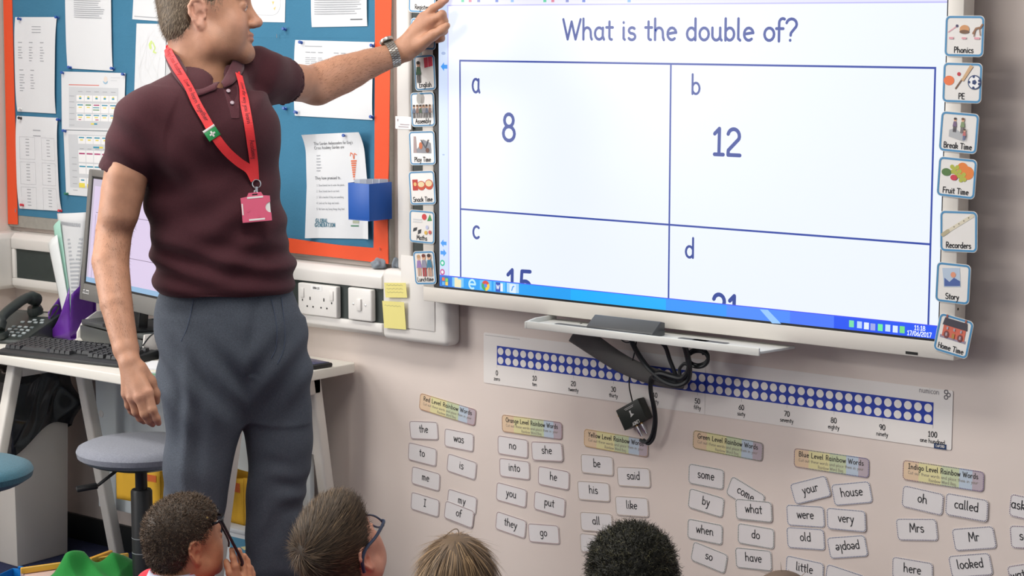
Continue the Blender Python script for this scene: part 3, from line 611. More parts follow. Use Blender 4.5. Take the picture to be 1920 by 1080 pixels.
# yellow notes
M_yel = mat('sticky_note', S(232, 222, 140), .8)
for px, lab, ln_ in (([(725, 529), (764, 531), (764, 557), (722, 558)], 'upper yellow sticky note with handwriting, half covered', 3), ([(721, 564), (763, 566), (760, 618), (720, 614)], 'lower yellow sticky note with curling bottom edge', 1)):
    o, s, w, h = card_thing('sticky_note', px, TY-.008, M_yel, lab, 'sticky note', None, r=.0005, th=.0003)
    o.rotation_euler.x = .06; o.location.y -= .004
    pr('handwriting', sum([stroke([(-w*.4+w*.75*k/14, h*.34-q*h*.24+.0016*math.sin(k*2.1+q)) for k in range(15)], .0007, nc=4) for q in range(ln_)], []), s, pal(150, 150, 120), o)

# ================================================================== number line
NL = [W(908, 622, -.001), W(1788, 732, -.001)]
o, s, w, h = card_thing('number_line_poster', [(909, 623), (1787, 733), (1784, 844), (905, 717)], -.0012, mat('poster_paper', S(233, 228, 224), .55), 'long paper number line poster from 0 to 100 with white dots on blue', 'poster', None, r=.004, th=.0004)
cpos = Vector(o.location); exn = Vector((math.cos(-o.rotation_euler.y), 0, math.sin(-o.rotation_euler.y))); ezn = Vector((-exn.z, 0, exn.x))
def nl(px, py): d = W(px, py, -.0016)-cpos; return (d.dot(exn), d.dot(ezn))
bu0, bv1 = nl(931.9, 648.1); bu1, bv1b = nl(1750.5, 754.7); bu0b, bv0 = nl(931.5, 683.8)
M_nb = mat('print_blue', S(18, 52, 160), .5); M_nw = mat('print_white', S(232, 228, 224), .55)
pr('blue_band', [[(bu0, bv0), (bu1, bv0+(bv1b-bv1)), (bu1, bv1b), (bu0, bv1)]], s, M_nb, o)
pit = (bu1-bu0)/50; skew = (bv1b-bv1)/(bu1-bu0)
pr('white_dots', [disc(bu0+pit*(i+.5), bv1+skew*pit*(i+.5)-(bv1-bv0)*(.27+.48*j), pit*.385, n=20) for i in range(50) for j in range(2)], s, M_nw, o, .0008)
for i, wrd in enumerate(('zero', 'ten', 'twenty', 'thirty', 'forty', 'fifty', 'sixty', 'seventy', 'eighty', 'ninety', 'one hundred')):
    u = bu0+pit*5*i; v = bv0+skew*(u-bu0)
    pr('numeral', text(str(i*10), u, v-.027, .0068, .0019, nc=6), s, M_ink, o); pr('number_word', text(wrd, u, v-.041, .0055, .0014, nc=6), s, M_ink, o)
pr('tick', [rect(bu0+pit*5*i-.0003, bv0+skew*pit*5*i-.008, bu0+pit*5*i+.0003, bv0+skew*pit*5*i) for i in range(11)], s, pal(150, 148, 150), o)
u, v = nl(1744, 736); pr('logo', text('numicon', u-.002, v-.002, .007, .0014, 'c', nc=5), s, pal(150, 146, 148), o)
u, v = nl(1774, 740); pr('logo_mark', sum([ring(u+a-.005, v+b-.005, u+a+.005, v+b+.005, .0045, .002) for a, b in ((0, .006), (0, -.006), (.006, 0))], []), s, pal(90, 86, 92), o)
u, v = nl(1763, 837); pr('publisher_mark', [rect(u-.015, v-.006, u+.015, v+.006)], s, pal(30, 58, 100), o); pr('publisher_name', text('OXFORD', u, v-.002, .003, .0009, nc=5), s, M_nw, o, .0008)
pr('fold_line', [rect(u2-.0004, -h/2, u2+.0004, h/2) for u2 in (nl(1322, 740)[0], )], s, pal(200, 194, 190), o)
pr('fine_print', [rect(nl(910, 628)[0], nl(910, 628)[1]-.0006, nl(975, 634)[0], nl(910, 628)[1]+.0006)], s, pal(170, 166, 166), o)

# ================================================================== word cards
M_card = mat('word_card_paper', S(226, 222, 222), .7)
def zm(ox, oy, k, pts): return [(ox+x/k, oy+y/k) for x, y in pts]
def word_card(px, word, colr, label, rot180=False, y=-.0012, tx=0):
    o, s, w, h = card_thing('word_card', px, y, M_card, label, 'word card', 'word cards on the wall', r=.009, th=.0006, size=(.1005, .050))
    pr('dotted_border', dots(-w/2+.0018, -h/2+.0018, w/2-.0018, h/2-.0018, .008, .0040, .0013), s, pal(*[int(q*.78) for q in colr]), o)
    if word: pr('lettering', text(word, tx, (-.0055 if not rot180 else .006), .0115, .0023, rot=math.pi if rot180 else 0, nc=8), s, M_ink, o)
    return o
def header(px, colour, colr):
    o, s, w, h = card_thing('header_card', px, -.0012, mat('header_paper', S(228, 222, 214), .7), 'rainbow striped header card reading %s Level Rainbow Words' % colour, 'header card', 'rainbow header cards', r=.009, th=.0006, size=(.195, .0455))
    cols = [(228, 200, 168), (226, 218, 164), (200, 210, 172), (188, 202, 216), (186, 172, 180)]; e = [-.5, -.30, -.02, .20, .36, .5]
    for i in range(5):
        band = rect(e[i]*w, -h/2, e[i+1]*w, h/2)
        if i == 0: band = [q for q in rrect(-w/2, -h/2, w/2, h/2, .009) if q[0] < 0]+[(e[1]*w, -h/2), (e[1]*w, h/2)]; band = [(e[1]*w, h/2)]+[q for q in rrect(-w/2, -h/2, w/2, h/2, .009) if q[0] < -w/4]+[(e[1]*w, -h/2)]
        if i == 4: band = [(e[4]*w, -h/2)]+[q for q in rrect(-w/2, -h/2, w/2, h/2, .009) if q[0] > w/4 and q[1] < 0]+[q for q in rrect(-w/2, -h/2, w/2, h/2, .009) if q[0] > w/4 and q[1] >= 0]+[(e[4]*w, h/2)]
        pr('colour_band', [band], s, pal(*cols[i]), o, .0003)
    pr('dotted_border', dots(-w/2+.0014, -h/2+.0014, w/2-.0014, h/2-.0014, .008, .0040, .0013), s, pal(*colr), o, .0006)
    xh = .0066; t = colour+' Level Rainbow Words'; sx = w*.86/text_w(t, xh, .2)
    pr('title', text(t, 0, h*.10, xh, .0017, sx=sx, sp=.2, nc=6), s, pal(58, 56, 52), o, .0006)
    pr('subtitle', text('Cut out these words and place them in your', 0, -h*.16, .0040, .00075, sx=w*.86/text_w('Cut out these words and place them in your', .0040), nc=4)+text('Rainbow Word Bag.', 0, -h*.39, .0040, .00075, nc=4), s, pal(150, 142, 130), o, .0006)
a = (740, 720, 3.0); b = (1060, 780, 3.6); c = (1440, 820, 4.0)
RD, OR, YE, GR, BL, IN, VI = (160, 88, 92), (176, 96, 90), (214, 178, 130), (104, 124, 112), (92, 112, 166), (128, 120, 156), (150, 116, 146)
header(zm(*a, [(142, 50), (460, 145), (452, 237), (142, 140)]), 'Red', (150, 90, 70)); header(zm(*a, [(605, 170), (945, 215), (940, 315), (605, 268)]), 'Orange', (140, 90, 80))
header(zm(*b, [(128, 83), (567, 165), (557, 275), (125, 205)]), 'Yellow', (190, 150, 90)); header(zm(*b, [(865, 95), (1337, 185), (1330, 305), (862, 215)]), 'Green', (100, 110, 70))
header(zm(*c, [(195, 78), (768, 160), (755, 305), (192, 220)]), 'Blue', (90, 90, 140)); header(zm(*c, [(1012, 167), (1628, 258), (1615, 412), (1010, 315)]), 'Indigo', (110, 90, 130))
WC = [
 (a, RD, 'the', [(85, 207), (243, 213), (245, 315), (88, 308)]), (a, RD, 'was', [(280, 247), (450, 280), (443, 385), (278, 350)]),
 (a, RD, 'to', [(75, 323), (243, 365), (238, 468), (70, 425)]), (a, RD, 'is', [(300, 385), (466, 440), (455, 545), (290, 490)]),
 (a, RD, 'me', [(97, 458), (263, 503), (250, 608), (93, 560)]), (a, RD, 'I', [(93, 600), (258, 648), (247, 757), (88, 705)]),
 (a, RD, 'my', [(303, 585), (466, 637), (456, 740), (293, 688)]), (a, RD, 'of', [(292, 655), (448, 712), (432, 815), (278, 752)]),
 (a, OR, 'no', [(582, 290), (752, 318), (748, 415), (580, 390)]), (a, OR, 'she', [(770, 318), (948, 325), (945, 443), (768, 432)]),
 (a, OR, 'into', [(588, 412), (766, 432), (760, 546), (587, 520)]), (a, OR, 'he', [(808, 452), (990, 490), (980, 602), (803, 570)]),
 (a, OR, 'you', [(575, 545), (748, 595), (740, 700), (566, 655)]), (a, OR, 'put', [(788, 596), (966, 640), (955, 757), (780, 705)]),
 (a, OR, 'they', [(573, 712), (745, 765), (733, 877), (566, 815)]), (a, OR, 'go', [(753, 785), (925, 795), (925, 903), (755, 885)]),
 (b, YE, 'be', [(108, 257), (327, 278), (322, 403), (105, 378)]), (b, YE, 'said', [(345, 335), (585, 350), (580, 488), (340, 475)]),
 (b, YE, 'his', [(80, 430), (307, 450), (302, 582), (80, 568)]), (b, YE, 'like', [(335, 535), (570, 548), (565, 690), (333, 670)]),
 (b, YE, 'all', [(100, 640), (325, 660), (320, 790), (100, 775)]), (b, YE, 'on', [(97, 788), (322, 812), (318, 945), (100, 915)]),
 (b, YE, '', [(345, 705), (575, 750), (565, 885), (338, 840)]),
 (b, GR, 'some', [(830, 315), (1080, 365), (1072, 500), (825, 455)]), (b, GR, 'come', [(1120, 403), (1355, 545), (1312, 660), (1085, 520)]),
 (b, GR, 'by', [(835, 480), (1080, 555), (1065, 692), (826, 618)]), (b, GR, 'what', [(1145, 557), (1405, 580), (1398, 723), (1145, 692)]),
 (b, GR, 'when', [(825, 688), (1070, 735), (1062, 875), (820, 825)]), (b, GR, 'do', [(1168, 728), (1413, 765), (1405, 898), (1165, 850)]),
 (b, GR, 'so', [(875, 850), (1095, 940), (1070, 1060), (848, 970)]), (b, GR, 'have', [(1145, 880), (1402, 905), (1398, 1055), (1143, 1025)]),
 (c, BL, 'your', [(165, 350), (430, 285), (470, 440), (215, 505)]), (c, BL, 'house', [(468, 350), (765, 325), (792, 490), (498, 518)]),
 (c, BL, 'were', [(143, 508), (423, 525), (420, 672), (145, 655)]), (c, BL, 'very', [(440, 525), (740, 548), (735, 717), (438, 685)]),
 (c, BL, 'old', [(138, 668), (433, 685), (428, 853), (138, 830)]), (c, BL, 'people', [(440, 745), (735, 727), (750, 895), (465, 918)]),
 (c, BL, 'little', [(130, 875), (430, 940), (420, 1110), (125, 1040)]), (c, BL, '', [(445, 945), (735, 1040), (705, 1195), (425, 1100)]),
 (c, IN, 'oh', [(1015, 365), (1325, 435), (1300, 580), (1005, 510)]), (c, IN, 'called', [(1335, 412), (1660, 470), (1645, 640), (1325, 580)]),
 (c, IN, 'Mrs', [(955, 605), (1268, 605), (1280, 782), (970, 775)]), (c, IN, 'Mr', [(1372, 680), (1700, 660), (1722, 835), (1395, 860)]),
 (c, IN, 'here', [(935, 885), (1240, 940), (1235, 1110), (930, 1060)]), (c, IN, 'looked', [(1348, 885), (1670, 865), (1695, 1030), (1370, 1060)]),
 (c, VI, 'asked', [(1825, 428), (2150, 500), (2130, 655), (1808, 580)]), (c, VI, 'so', [(1820, 658), (2145, 672), (2150, 850), (1815, 830)]),
 (c, VI, 'water', [(1795, 965), (2120, 915), (2150, 1090), (1815, 1140)])]
for i, (zz_, cl, wrd, q) in enumerate(WC):
    cn = {RD: 'red', OR: 'brown', YE: 'orange', GR: 'green', BL: 'blue', IN: 'indigo', VI: 'violet'}[cl]
    lab = 'white word card reading "%s" with %s dotted border' % (wrd, cn) if wrd else ('white word card with orange dots mostly hidden behind the curly head' if cl == YE else 'white word card with blue dots beside the card reading little')
    if wrd == 'so' and cl == VI: lab = 'white word card with violet dotted border beginning with so'
    if wrd == 'people': lab = 'white word card reading "people" stuck upside down, blue dotted border'
    yy = -.0024 if wrd in ('of', 'what', 'your', 'she', 'called', 'very') else -.0012
    word_card(zm(*zz_, q), wrd, cl, lab, rot180=(wrd == 'people'), y=yy, tx=(-.018 if wrd in ('asked', 'so', 'water') and cl == VI else (-.006 if wrd == 'on' else 0)))
# ================================================================== notice board
NY = -.020
def Xp(px, py, x): v = ray(px, py); return CAM + v*(x/v.x)
M_felt = mat('blue_backing_paper', S(58, 121, 154), .85, bump=.25, bscale=160, var=.06, vscale=8)
M_orange = mat('orange_card', S(236, 84, 40), .7, bump=.15, bscale=120)
M_cork = mat('grey_board_felt', S(172, 170, 162), .95, bump=.7, bscale=500, var=.1, vscale=60)
bx1 = W(740, 300, 0).x; bz0 = W(600, 488, NY).z; bz0 = min(bz0, W(60, 427, NY).z)
nb = empty('notice_board', ((XL+bx1)/2, 0, bz0)); tag(nb, 'large blue notice board with an orange card border on the wall', 'notice board')
def ln_(p): return tuple(Vector(p)-nb.location)
ztop = 2.05; zbb = W(60, 426, NY).z
box('core_panel', ln_((XL+.004, NY, zbb-.004)), ln_((bx1, -.001, ztop)), M_cork, nb, bevel=.002)
NS = Surf(Vector((0, NY, 0))-nb.location, (1, 0, 0), (0, 0, 1))
zseam = W(560, 68, NY).z; zbl = W(60, 406, NY).z; xb1 = W(728, 300, NY).x
box('backing_sheet', ln_((XL+.012, NY-.0012, zbl)), ln_((xb1-.01, NY, zseam)), M_felt, nb)
box('backing_sheet', ln_((XL+.012, NY-.0016, zseam-.004)), ln_((xb1-.01, NY-.0003, ztop)), M_felt, nb)
def strip(pts, name='border_strip', y=NY-.004, th=.0018, wob=.0):
    P = [W(a, b, y) for a, b in pts]
    extrude_poly(name, [ln_(p) for p in P], (0, th, 0), M_orange, nb)
strip([(4, -90), (20, -90), (33, 421), (15, 420)])
strip([(703, -60), (735, -60), (731, 120), (729, 300), (726, 380), (728, 495), (700, 490), (702, 300), (703, 120)])
strip([(545, 447), (600, 455), (640, 460), (702, 465), (727, 466), (728, 495), (620, 482), (545, 474)], y=NY-.0065)
strip([(330, 424), (545, 447), (545, 474), (330, 452)], y=NY-.0065)
M_staple = mat('steel_staple', (.7, .7, .7), .3, 1.0)
for a, b, c, d in ((714, 78, 719, 73), (713, 470, 712, 464), (519, 64, 519, 71), (29, 398, 29, 391)):
    tube('staple', [Vector(ln_(W(a, b, NY-.009))), Vector(ln_(W(c, d, NY-.009)))], .0011, M_staple, nb, 6)

M_paper = mat('sheet_paper', S(224, 227, 230), .75); M_grey = pal(168, 172, 178); M_pgrey = pal(206, 210, 214); M_dkgrey = pal(96, 98, 104)
class QS:
    def __init__(s, px, y, bulge=None):
        s.P = [W(a, b, y) for a, b in px]; s.b = bulge
        s.w = ((s.P[1]-s.P[0]).length+(s.P[2]-s.P[3]).length)/2; s.h = ((s.P[3]-s.P[0]).length+(s.P[2]-s.P[1]).length)/2
    def p(s, u, v, off=0.0):
        a, b = u/s.w+.5, v/s.h+.5; TL, TR, BR, BL_ = s.P
        q = (BL_*(1-a)+BR*a)*(1-b)+(TL*(1-a)+TR*a)*b
        return q+Vector((0, -1, 0))*((s.b(a, b) if s.b else 0)+off)
def sheet(px, label, cat='paper', bulge=None, y=NY-.003, m=None, name='pinned_sheet', group='papers on the notice board', nu=24, nv=24):
    q = QS(px, y, bulge); V, Fc = [], []
    for j in range(nv+1):
        for i in range(nu+1): V.append(q.p((i/nu-.5)*q.w, (j/nv-.5)*q.h))
    n = len(V); V += [v+Vector((0, .0004, 0)) for v in V]
    for j in range(nv):
        for i in range(nu):
            a = j*(nu+1)+i; Fc.append((a, a+1, a+nu+2, a+nu+1)); Fc.append((n+a, n+a+nu+1, n+a+nu+2, n+a+1))
    o = raw(name, V, Fc, m or M_paper, smooth=True); tag(o, label, cat, group)
    return o, q
def lines(q, u0, u1, v0, v1, n, seed=0, th=.35, mn=.5):
    r = random.Random(seed); out = []; dv = (v1-v0)/n
    for k in range(n):
        L_ = (u1-u0)*(mn+(1-mn)*r.random()); v = v1-dv*(k+.5); out.append(rect(u0*q.w, (v-abs(dv)*th/2)*q.h, (u0+L_)*q.w, (v+abs(dv)*th/2)*q.h))
    return out
wav = lambda amp, ph=0.0: (lambda a, b: amp*(.5+.5*math.sin(3.1*a+ph))*(.3+.7*abs(math.sin(2.7*b+ph)))+.0008)
edge = lambda amp: (lambda a, b: .0008+amp*(abs(2*a-1)**3)*(1-abs(2*b-1)**4))
# list with three columns of names
o, q = sheet([(29, 32), (107, 32), (105, 213), (33, 209)], 'white list sheet with columns of names at the upper left corner of the board', bulge=edge(.006))
P_ = [rect(-.10*q.w, (.40-k*.03)*q.h-.0008, .12*q.w, (.40-k*.03)*q.h+.0012) for k in range(3)]
for cx, v0, n in ((-.42, .18, 5), (-.17, .18, 6), (.10, .18, 6), (-.40, -.11, 7), (-.14, -.11, 6)):
    P_ += [rect(cx*q.w, (v0+.05)*q.h, (cx+.09)*q.w, (v0+.058)*q.h)] + [rect(cx*q.w, (v0-k*.028)*q.h, (cx+.06+.06*random.random())*q.w, (v0-k*.028+.007)*q.h) for k in range(n)]
pr('print', P_, q, M_grey, o, .0008)
o, q = sheet([(122, -110), (209, -110), (212, 133), (127, 128)], 'white typed document hanging above the coloured timetable', bulge=edge(.004))
pr('print', lines(q, -.36, .38, .13, .40, 16, 3)+lines(q, -.32, .36, -.10, .08, 11, 4, mn=.75), q, M_grey, o, .0008)
o, q = sheet([(32, 217), (109, 221), (116, 396), (37, 391)], 'white sheet with six outlined boxes of names', bulge=edge(.008))
P_ = [rect(-.11*q.w, (.35-k*.06)*q.h, .07*q.w, (.36-k*.06)*q.h) for k in range(2)]
for i in range(2):
    for j in range(3):
        cx, cy = -.25+.5*i, .16-.27*j; P_ += ring((cx-.17)*q.w, (cy-.12)*q.h, (cx+.17)*q.w, (cy+.12)*q.h, .0008, .0006)
        P_ += [rect((cx-.04)*q.w, (cy+.09-k*.034)*q.h, (cx+.03+.02*random.random())*q.w, (cy+.097-k*.034)*q.h) for k in range(6)]
pr('print', P_, q, M_grey, o, .0008)
def timetable(q, o, top):
    W_, H_ = q.w, q.h
    def R_(u0, v0, u1, v1): return rect((u0-.5)*W_, (v0-.5)*H_, (u1-.5)*W_, (v1-.5)*H_)
    pr('shaded_cells', [R_(.12, .04, .90, .74) if top else R_(.08, .12, .94, .94)], q, M_pgrey, o, .0003)
    rows = ([(.50, .60), (.30, .46), (.16, .28)] if top else [(.80, .92), (.52, .70), (.34, .50), (.16, .28)])
    pr('cells', [R_(.24+.13*i+.004, a, .24+.13*(i+1)-.004, b) for i in range(5) for a, b in rows], q, pal(240, 241, 242), o, .0005)
    cs = {'t': (60, 150, 178), 'y': (236, 220, 90), 'm': (176, 70, 120), 'g': (80, 140, 90)}
    it = {k: [] for k in cs}
    for i in range(5):
        c = .305+.13*i
        if top:
            it['y'].append(R_(c-.015, .565, c+.015, .585)); it['t'].append(R_(c-.018, .535, c+.018, .562))
            it['tgmtt'[i]].append(R_(c-.045, .425, c+.045, .445)); it['y'].append(R_(c-.025, .385, c+.025, .402)); it['t'].append(R_(c-.045, .25, c+.045, .268)); it['y'].append(R_(c-.028, .215, c+.028, .232))
        else:
            it['t'].append(R_(c-.045, .885, c+.045, .905)); it['y'].append(R_(c-.025, .85, c+.025, .868)); it['m'].append(R_(c-.05, .64, c+.05, .662)); it['t'].append(R_(c-.05, .445, c+.055, .465)); it['t'].append(R_(c-.03, .235, c+.03, .255))
    it['y'].append(R_(.48, .10, .53, .125)); it['t'].append(R_(.53, .10, .58, .125))
    if top: it['m'] += [R_(.28, .175, .32, .19), R_(.55, .175, .6, .19)]; it['g'].append(R_(.51, .345, .61, .36)); it['t'].append(R_(.51, .385, .61, .40))
    else: it['y'] += [R_(.24, .13, .34, .20), R_(.38, .13, .46, .19)]; it['t'].append(R_(.5, .74, .6, .765)); it['y'].append(R_(.6, .74, .66, .765))
    for k_ in cs: pr('highlight', it[k_], q, pal(*cs[k_]), o, .0008)
    pr('print', [R_(.24+.13*i+.03, .66 if top else .72, .24+.13*i+.10, .67 if top else .73) for i in range(5)]+[R_(.13, .08+.1*k, .21, .088+.1*k) for k in range(6)], q, M_grey, o, .0008)
o, q = sheet([(119, 244), (232, 247), (232, 374), (124, 365)], 'lower page of the colour coded weekly timetable behind the monitor', y=NY-.004); timetable(q, o, False)
o, q = sheet([(115, 134), (235, 137), (232, 246), (116, 243)], 'upper page of the colour coded weekly timetable with a small round crest', y=NY-.006); timetable(q, o, True)
pr('crest', [disc(.2*q.w, .38*q.h, .008, .010, n=14)], q, pal(226, 214, 204), o); pr('crest_arc', [[(.2*q.w+.012*math.cos(math.radians(a)), .37*q.h+.012*math.sin(math.radians(a))) for a in (200, 235, 270, 305, 340)]+[(.2*q.w+.010*math.cos(math.radians(a)), .37*q.h+.008*math.sin(math.radians(a))) for a in (340, 270, 200)]], q, pal(150, 190, 214), o, .0006)
pr('title', [rect(-.38*q.w, .27*q.h, .10*q.w, .285*q.h)], q, pal(220, 130, 120), o)
pr('school_name', [rect(.28*q.w, .41*q.h, .42*q.w, .42*q.h), rect(.28*q.w, .36*q.h, .38*q.w, .37*q.h)], q, M_pgrey, o)
o, q = sheet([(254, -75), (345, -75), (340, 43), (248, 36)], 'plain white sheet behind the back of the man\'s head'); pr('ruled_line', [rect(-.46*q.w, -.455*q.h, .48*q.w, -.44*q.h)], q, M_grey, o)
o, q = sheet([(312, 44), (330, 46), (330, 190), (306, 188)], 'grey sheet half hidden behind the green drawing', m=mat('grey_paper', S(206, 208, 210), .8), y=NY-.002)
o, q = sheet([(256, 44), (312, 45), (308, 196), (251, 192)], 'pale pencil drawing with a small green scribble by the man\'s shoulder', y=NY-.004)
pr('green_scribble', stroke([(.02*q.w, .27*q.h), (-.03*q.w, .24*q.h), (.0, .20*q.h)], .010)+stroke([(.08*q.w, .26*q.h), (.15*q.w, .20*q.h), (.10*q.w, .15*q.h), (.18*q.w, .14*q.h)], .005), q, pal(206, 226, 140), o)
pr('pencil_lines', sum([stroke([(random.uniform(-.4, .45)*q.w, random.uniform(-.45, .45)*q.h) for _ in range(2)], .0005, nc=4) for _ in range(14)], []), q, pal(222, 222, 220), o, .0003)
o, q = sheet([(430, -90), (537, -88), (534, 42), (428, 40)], 'white drawing with a rounded outline and orange shapes in front of the man\'s face')
pr('outline', ring(-.45*q.w, -.40*q.h, .42*q.w, .45*q.h, .03, .0008), q, M_grey, o); pr('orange_shapes', [[(.27*q.w, -.2*q.h), (.31*q.w, -.2*q.h), (.29*q.w, -.25*q.h)], [(.36*q.w, -.12*q.h), (.38*q.w, -.17*q.h), (.42*q.w, -.17*q.h)], [(.30*q.w, -.30*q.h), (.34*q.w, -.27*q.h), (.32*q.w, -.33*q.h)]], q, pal(236, 200, 120), o)
o, q = sheet([(584, -100), (690, -100), (689, 49), (585, 51)], 'typed letter near the orange border above the pointing arm', bulge=edge(.003))
pr('print', lines(q, -.44, .44, -.35, .40, 26, 9, mn=.8), q, M_grey, o, .0008); pr('signature', [rect(.2*q.w, -.42*q.h, .42*q.w, -.405*q.h)], q, M_dkgrey, o)
o, q = sheet([(554, 75), (702, 79), (699, 225), (553, 217)], 'landscape table sheet behind the pointing forearm', bulge=edge(.004))
P_ = [rect(-.37*q.w, .42*q.h, -.15*q.w, .43*q.h)]
for i, cx in enumerate((-.36, -.29, -.20, .0, .09, .28)): P_ += [rect(cx*q.w, .34*q.h, (cx+.06)*q.w, .352*q.h)]+[rect(cx*q.w, (.27-.025*k)*q.h, (cx+.05+.07*random.random())*q.w, (.278-.025*k)*q.h) for k in range(4)]
pr('print', P_, q, M_grey, o, .0008)
curl = lambda a, b: .0012+.016*max(0, (b-.8)/.2)**2*abs(2*a-1)+.020*max(0, .16-a)/.16*(.4+.6*abs(b-.5))+.016*max(0, a-.88)/.12*(.3+abs(b-.5))
o, q = sheet([(580, 252), (687, 247), (697, 448), (579, 446)], 'curling garden ambassadors notice with a carrot and teal lettering', bulge=curl, nu=40, nv=40)
def qt(s, fx, fy, xh, w, m, name, sp=.2, sx=1.0): pr(name, text(s, (fx-.5)*q.w, (.5-fy)*q.h, xh, w, 'l', sx=sx, sp=sp, nc=6), q, m, o, .0006)
qt("The Garden Ambassadors for King's", .12, .105, .0046, .0009, M_dkgrey, 'heading_line', sx=.95); qt('Cross Academy Garden are:', .12, .145, .0046, .0009, M_dkgrey, 'heading_line', sx=.95)
pr('names', [rect(-.36*q.w, (.29-.029*k)*q.h, (-.30+.03*random.random())*q.w, (.298-.029*k)*q.h) for k in range(6)], q, M_grey, o, .0008)
qt('They have promised to…', .12, .435, .0046, .0009, M_dkgrey, 'heading_line', sx=.95)
for k, s_ in enumerate(('1. Show friends how to water the plants', '2. Show friends how to use tools', '3. Tell a teacher if they see something', '4. Look out for slugs and snails', '5. Not harm any living things they find')):
    qt(s_, .14, .50+.057*k, .0032, .0007, M_grey, 'promise_line', sx=.85)
qt('GLOBAL', .13, .848, .0058, .0020, pal(42, 112, 136), 'logo_lettering', sp=.4, sx=.85); qt('GENERATION', .12, .890, .0058, .0020, pal(42, 112, 136), 'logo_lettering', sp=.4, sx=.85)
cu, cv = .27*q.w, .24*q.h; M_car = pal(222, 112, 70)
pr('carrot_print', [rect(cu-.010+.0008*k, cv-.006*k-.0042, cu+.011-.0012*k, cv-.006*k) for k in range(8)]+[[(cu-.003, cv-.049), (cu+.002, cv-.049), (cu+.0, cv-.060)]]+stroke([(cu, cv+.004), (cu-.002, cv+.016), (cu-.010, cv+.020), (cu-.012, cv+.012)], .0025)+stroke([(cu+.002, cv+.004), (cu+.004, cv+.018), (cu+.012, cv+.014)], .0025), q, M_car, o, .0008)
pr('crest', [rect(.27*q.w-.011, -.355*q.h, .27*q.w+.011, -.325*q.h)], q, pal(176, 184, 160), o, .0008); pr('crest_base', [rect(.25*q.w-.014, -.385*q.h, .25*q.w+.014, -.372*q.h)], q, pal(84, 140, 110), o, .0008)

# push pins
PC = {'blue': (34, 84, 168), 'white': (226, 226, 226), 'red': (206, 58, 70), 'green': (40, 120, 96), 'black': (40, 40, 44)}
PROF = [(.0045, 0), (.0045, .0012), (.0026, .002), (.0022, .008), (.0042, .0095), (.0046, .0125), (.0038, .014)]
pin_mesh = {}
def pin(px, py, c, label):
    p = W(px, py, NY-.016); p.y = NY-.0045
    if c not in pin_mesh:
        o = lathe('push_pin', PROF, (0, 0, 0), mat('pin_'+c, S(*PC[c]), .3), None, 14, axis=(.25, -1, .15)); pin_mesh[c] = o.data
    else: o = link('push_pin', pin_mesh[c])
    o.location = p; tag(o, label, 'push pin', 'push pins on the notice board')
for a in ((33, 36, 'blue', 'blue push pin in the top left corner of the name list'), (103, 33, 'blue', 'blue push pin in the top right corner of the name list'), (34, 205, 'white', 'white push pin at the bottom of the name list'),
          (34, 222, 'black', 'black push pin on the sheet with six boxes'), (106, 225, 'blue', 'blue push pin on the sheet with six boxes'), (38, 385, 'red', 'red push pin at the orange border'), (109, 396, 'red', 'red push pin beside the standing papers'),
          (127, 127, 'blue', 'blue push pin at the bottom left of the typed document'), (207, 129, 'blue', 'blue push pin at the bottom right of the typed document'), (114, 137, 'blue', 'blue push pin at the top left of the timetable'), (228, 140, 'blue', 'blue push pin at the top right of the timetable beside the crest'),
          (117, 246, 'blue', 'blue push pin between the two timetable pages'), (121, 364, 'green', 'green push pin under the timetable'), (529, 55, 'blue', 'blue push pin alone under the rounded drawing'), (560, 80, 'blue', 'blue push pin at the top left of the landscape table'),
          (694, 86, 'blue', 'blue push pin at the top right of the landscape table'), (530, 204, 'blue', 'blue push pin alone under the man\'s upper arm'), (551, 211, 'blue', 'blue push pin at the bottom left of the landscape table'), (693, 220, 'blue', 'blue push pin at the bottom right of the landscape table'),
          (642, 255, 'blue', 'blue push pin holding the curling garden notice')): pin(*a)
# blue pen box
M_blue = mat('blue_plastic', S(24, 88, 178), .45); b1 = W(735, 380, NY-.012); bw, bdp, bh = .075, .088, .097
pb = empty('pencil_box', (b1.x-bw/2, NY-.012-bdp/2, W(693, 415, NY-.1).z)); tag(pb, 'blue square plastic pot stuck to the notice board edge', 'box')
t = .0025
box('base', (-bw/2, -bdp/2, 0), (bw/2, bdp/2, t), M_blue, pb)
for nm, lo, hi in (('front', (-bw/2, -bdp/2, t), (bw/2, -bdp/2+t, bh)), ('rear', (-bw/2, bdp/2-t, t), (bw/2, bdp/2, bh)), ('side', (-bw/2, -bdp/2+t, t), (-bw/2+t, bdp/2-t, bh)), ('side', (bw/2-t, -bdp/2+t, t), (bw/2, bdp/2-t, bh))): box(nm, lo, hi, M_blue, pb, bevel=.0006)
hexa('fixing_pad', [(-bw/2+.01, bdp/2, .01), (bw/2-.01, bdp/2, .01), (bw/2-.01, bdp/2+.0055, .01), (-bw/2+.01, bdp/2+.0055, .01), (-bw/2+.01, bdp/2, .08), (bw/2-.01, bdp/2, .08), (bw/2-.01, bdp/2+.0055, .08), (-bw/2+.01, bdp/2+.0055, .08)], M_white, pb)
for k in range(5):
    o = box('paper_slip', (-.018, -.0006, 0), (.014, .0006, .1025), mat('slip_paper', S(214, 222, 232), .7)); o.location = Vector(pb.location)+Vector((-.014+.010*k, -.010+.007*k, .0034)); o.rotation_euler = (0, .04*(k-2), .5+.25*k)
    tag(o, ['white', 'pale blue', 'tallest', 'creased', 'outermost'][k]+' paper slip standing in the blue pot', 'paper', 'paper slips in the blue pot')
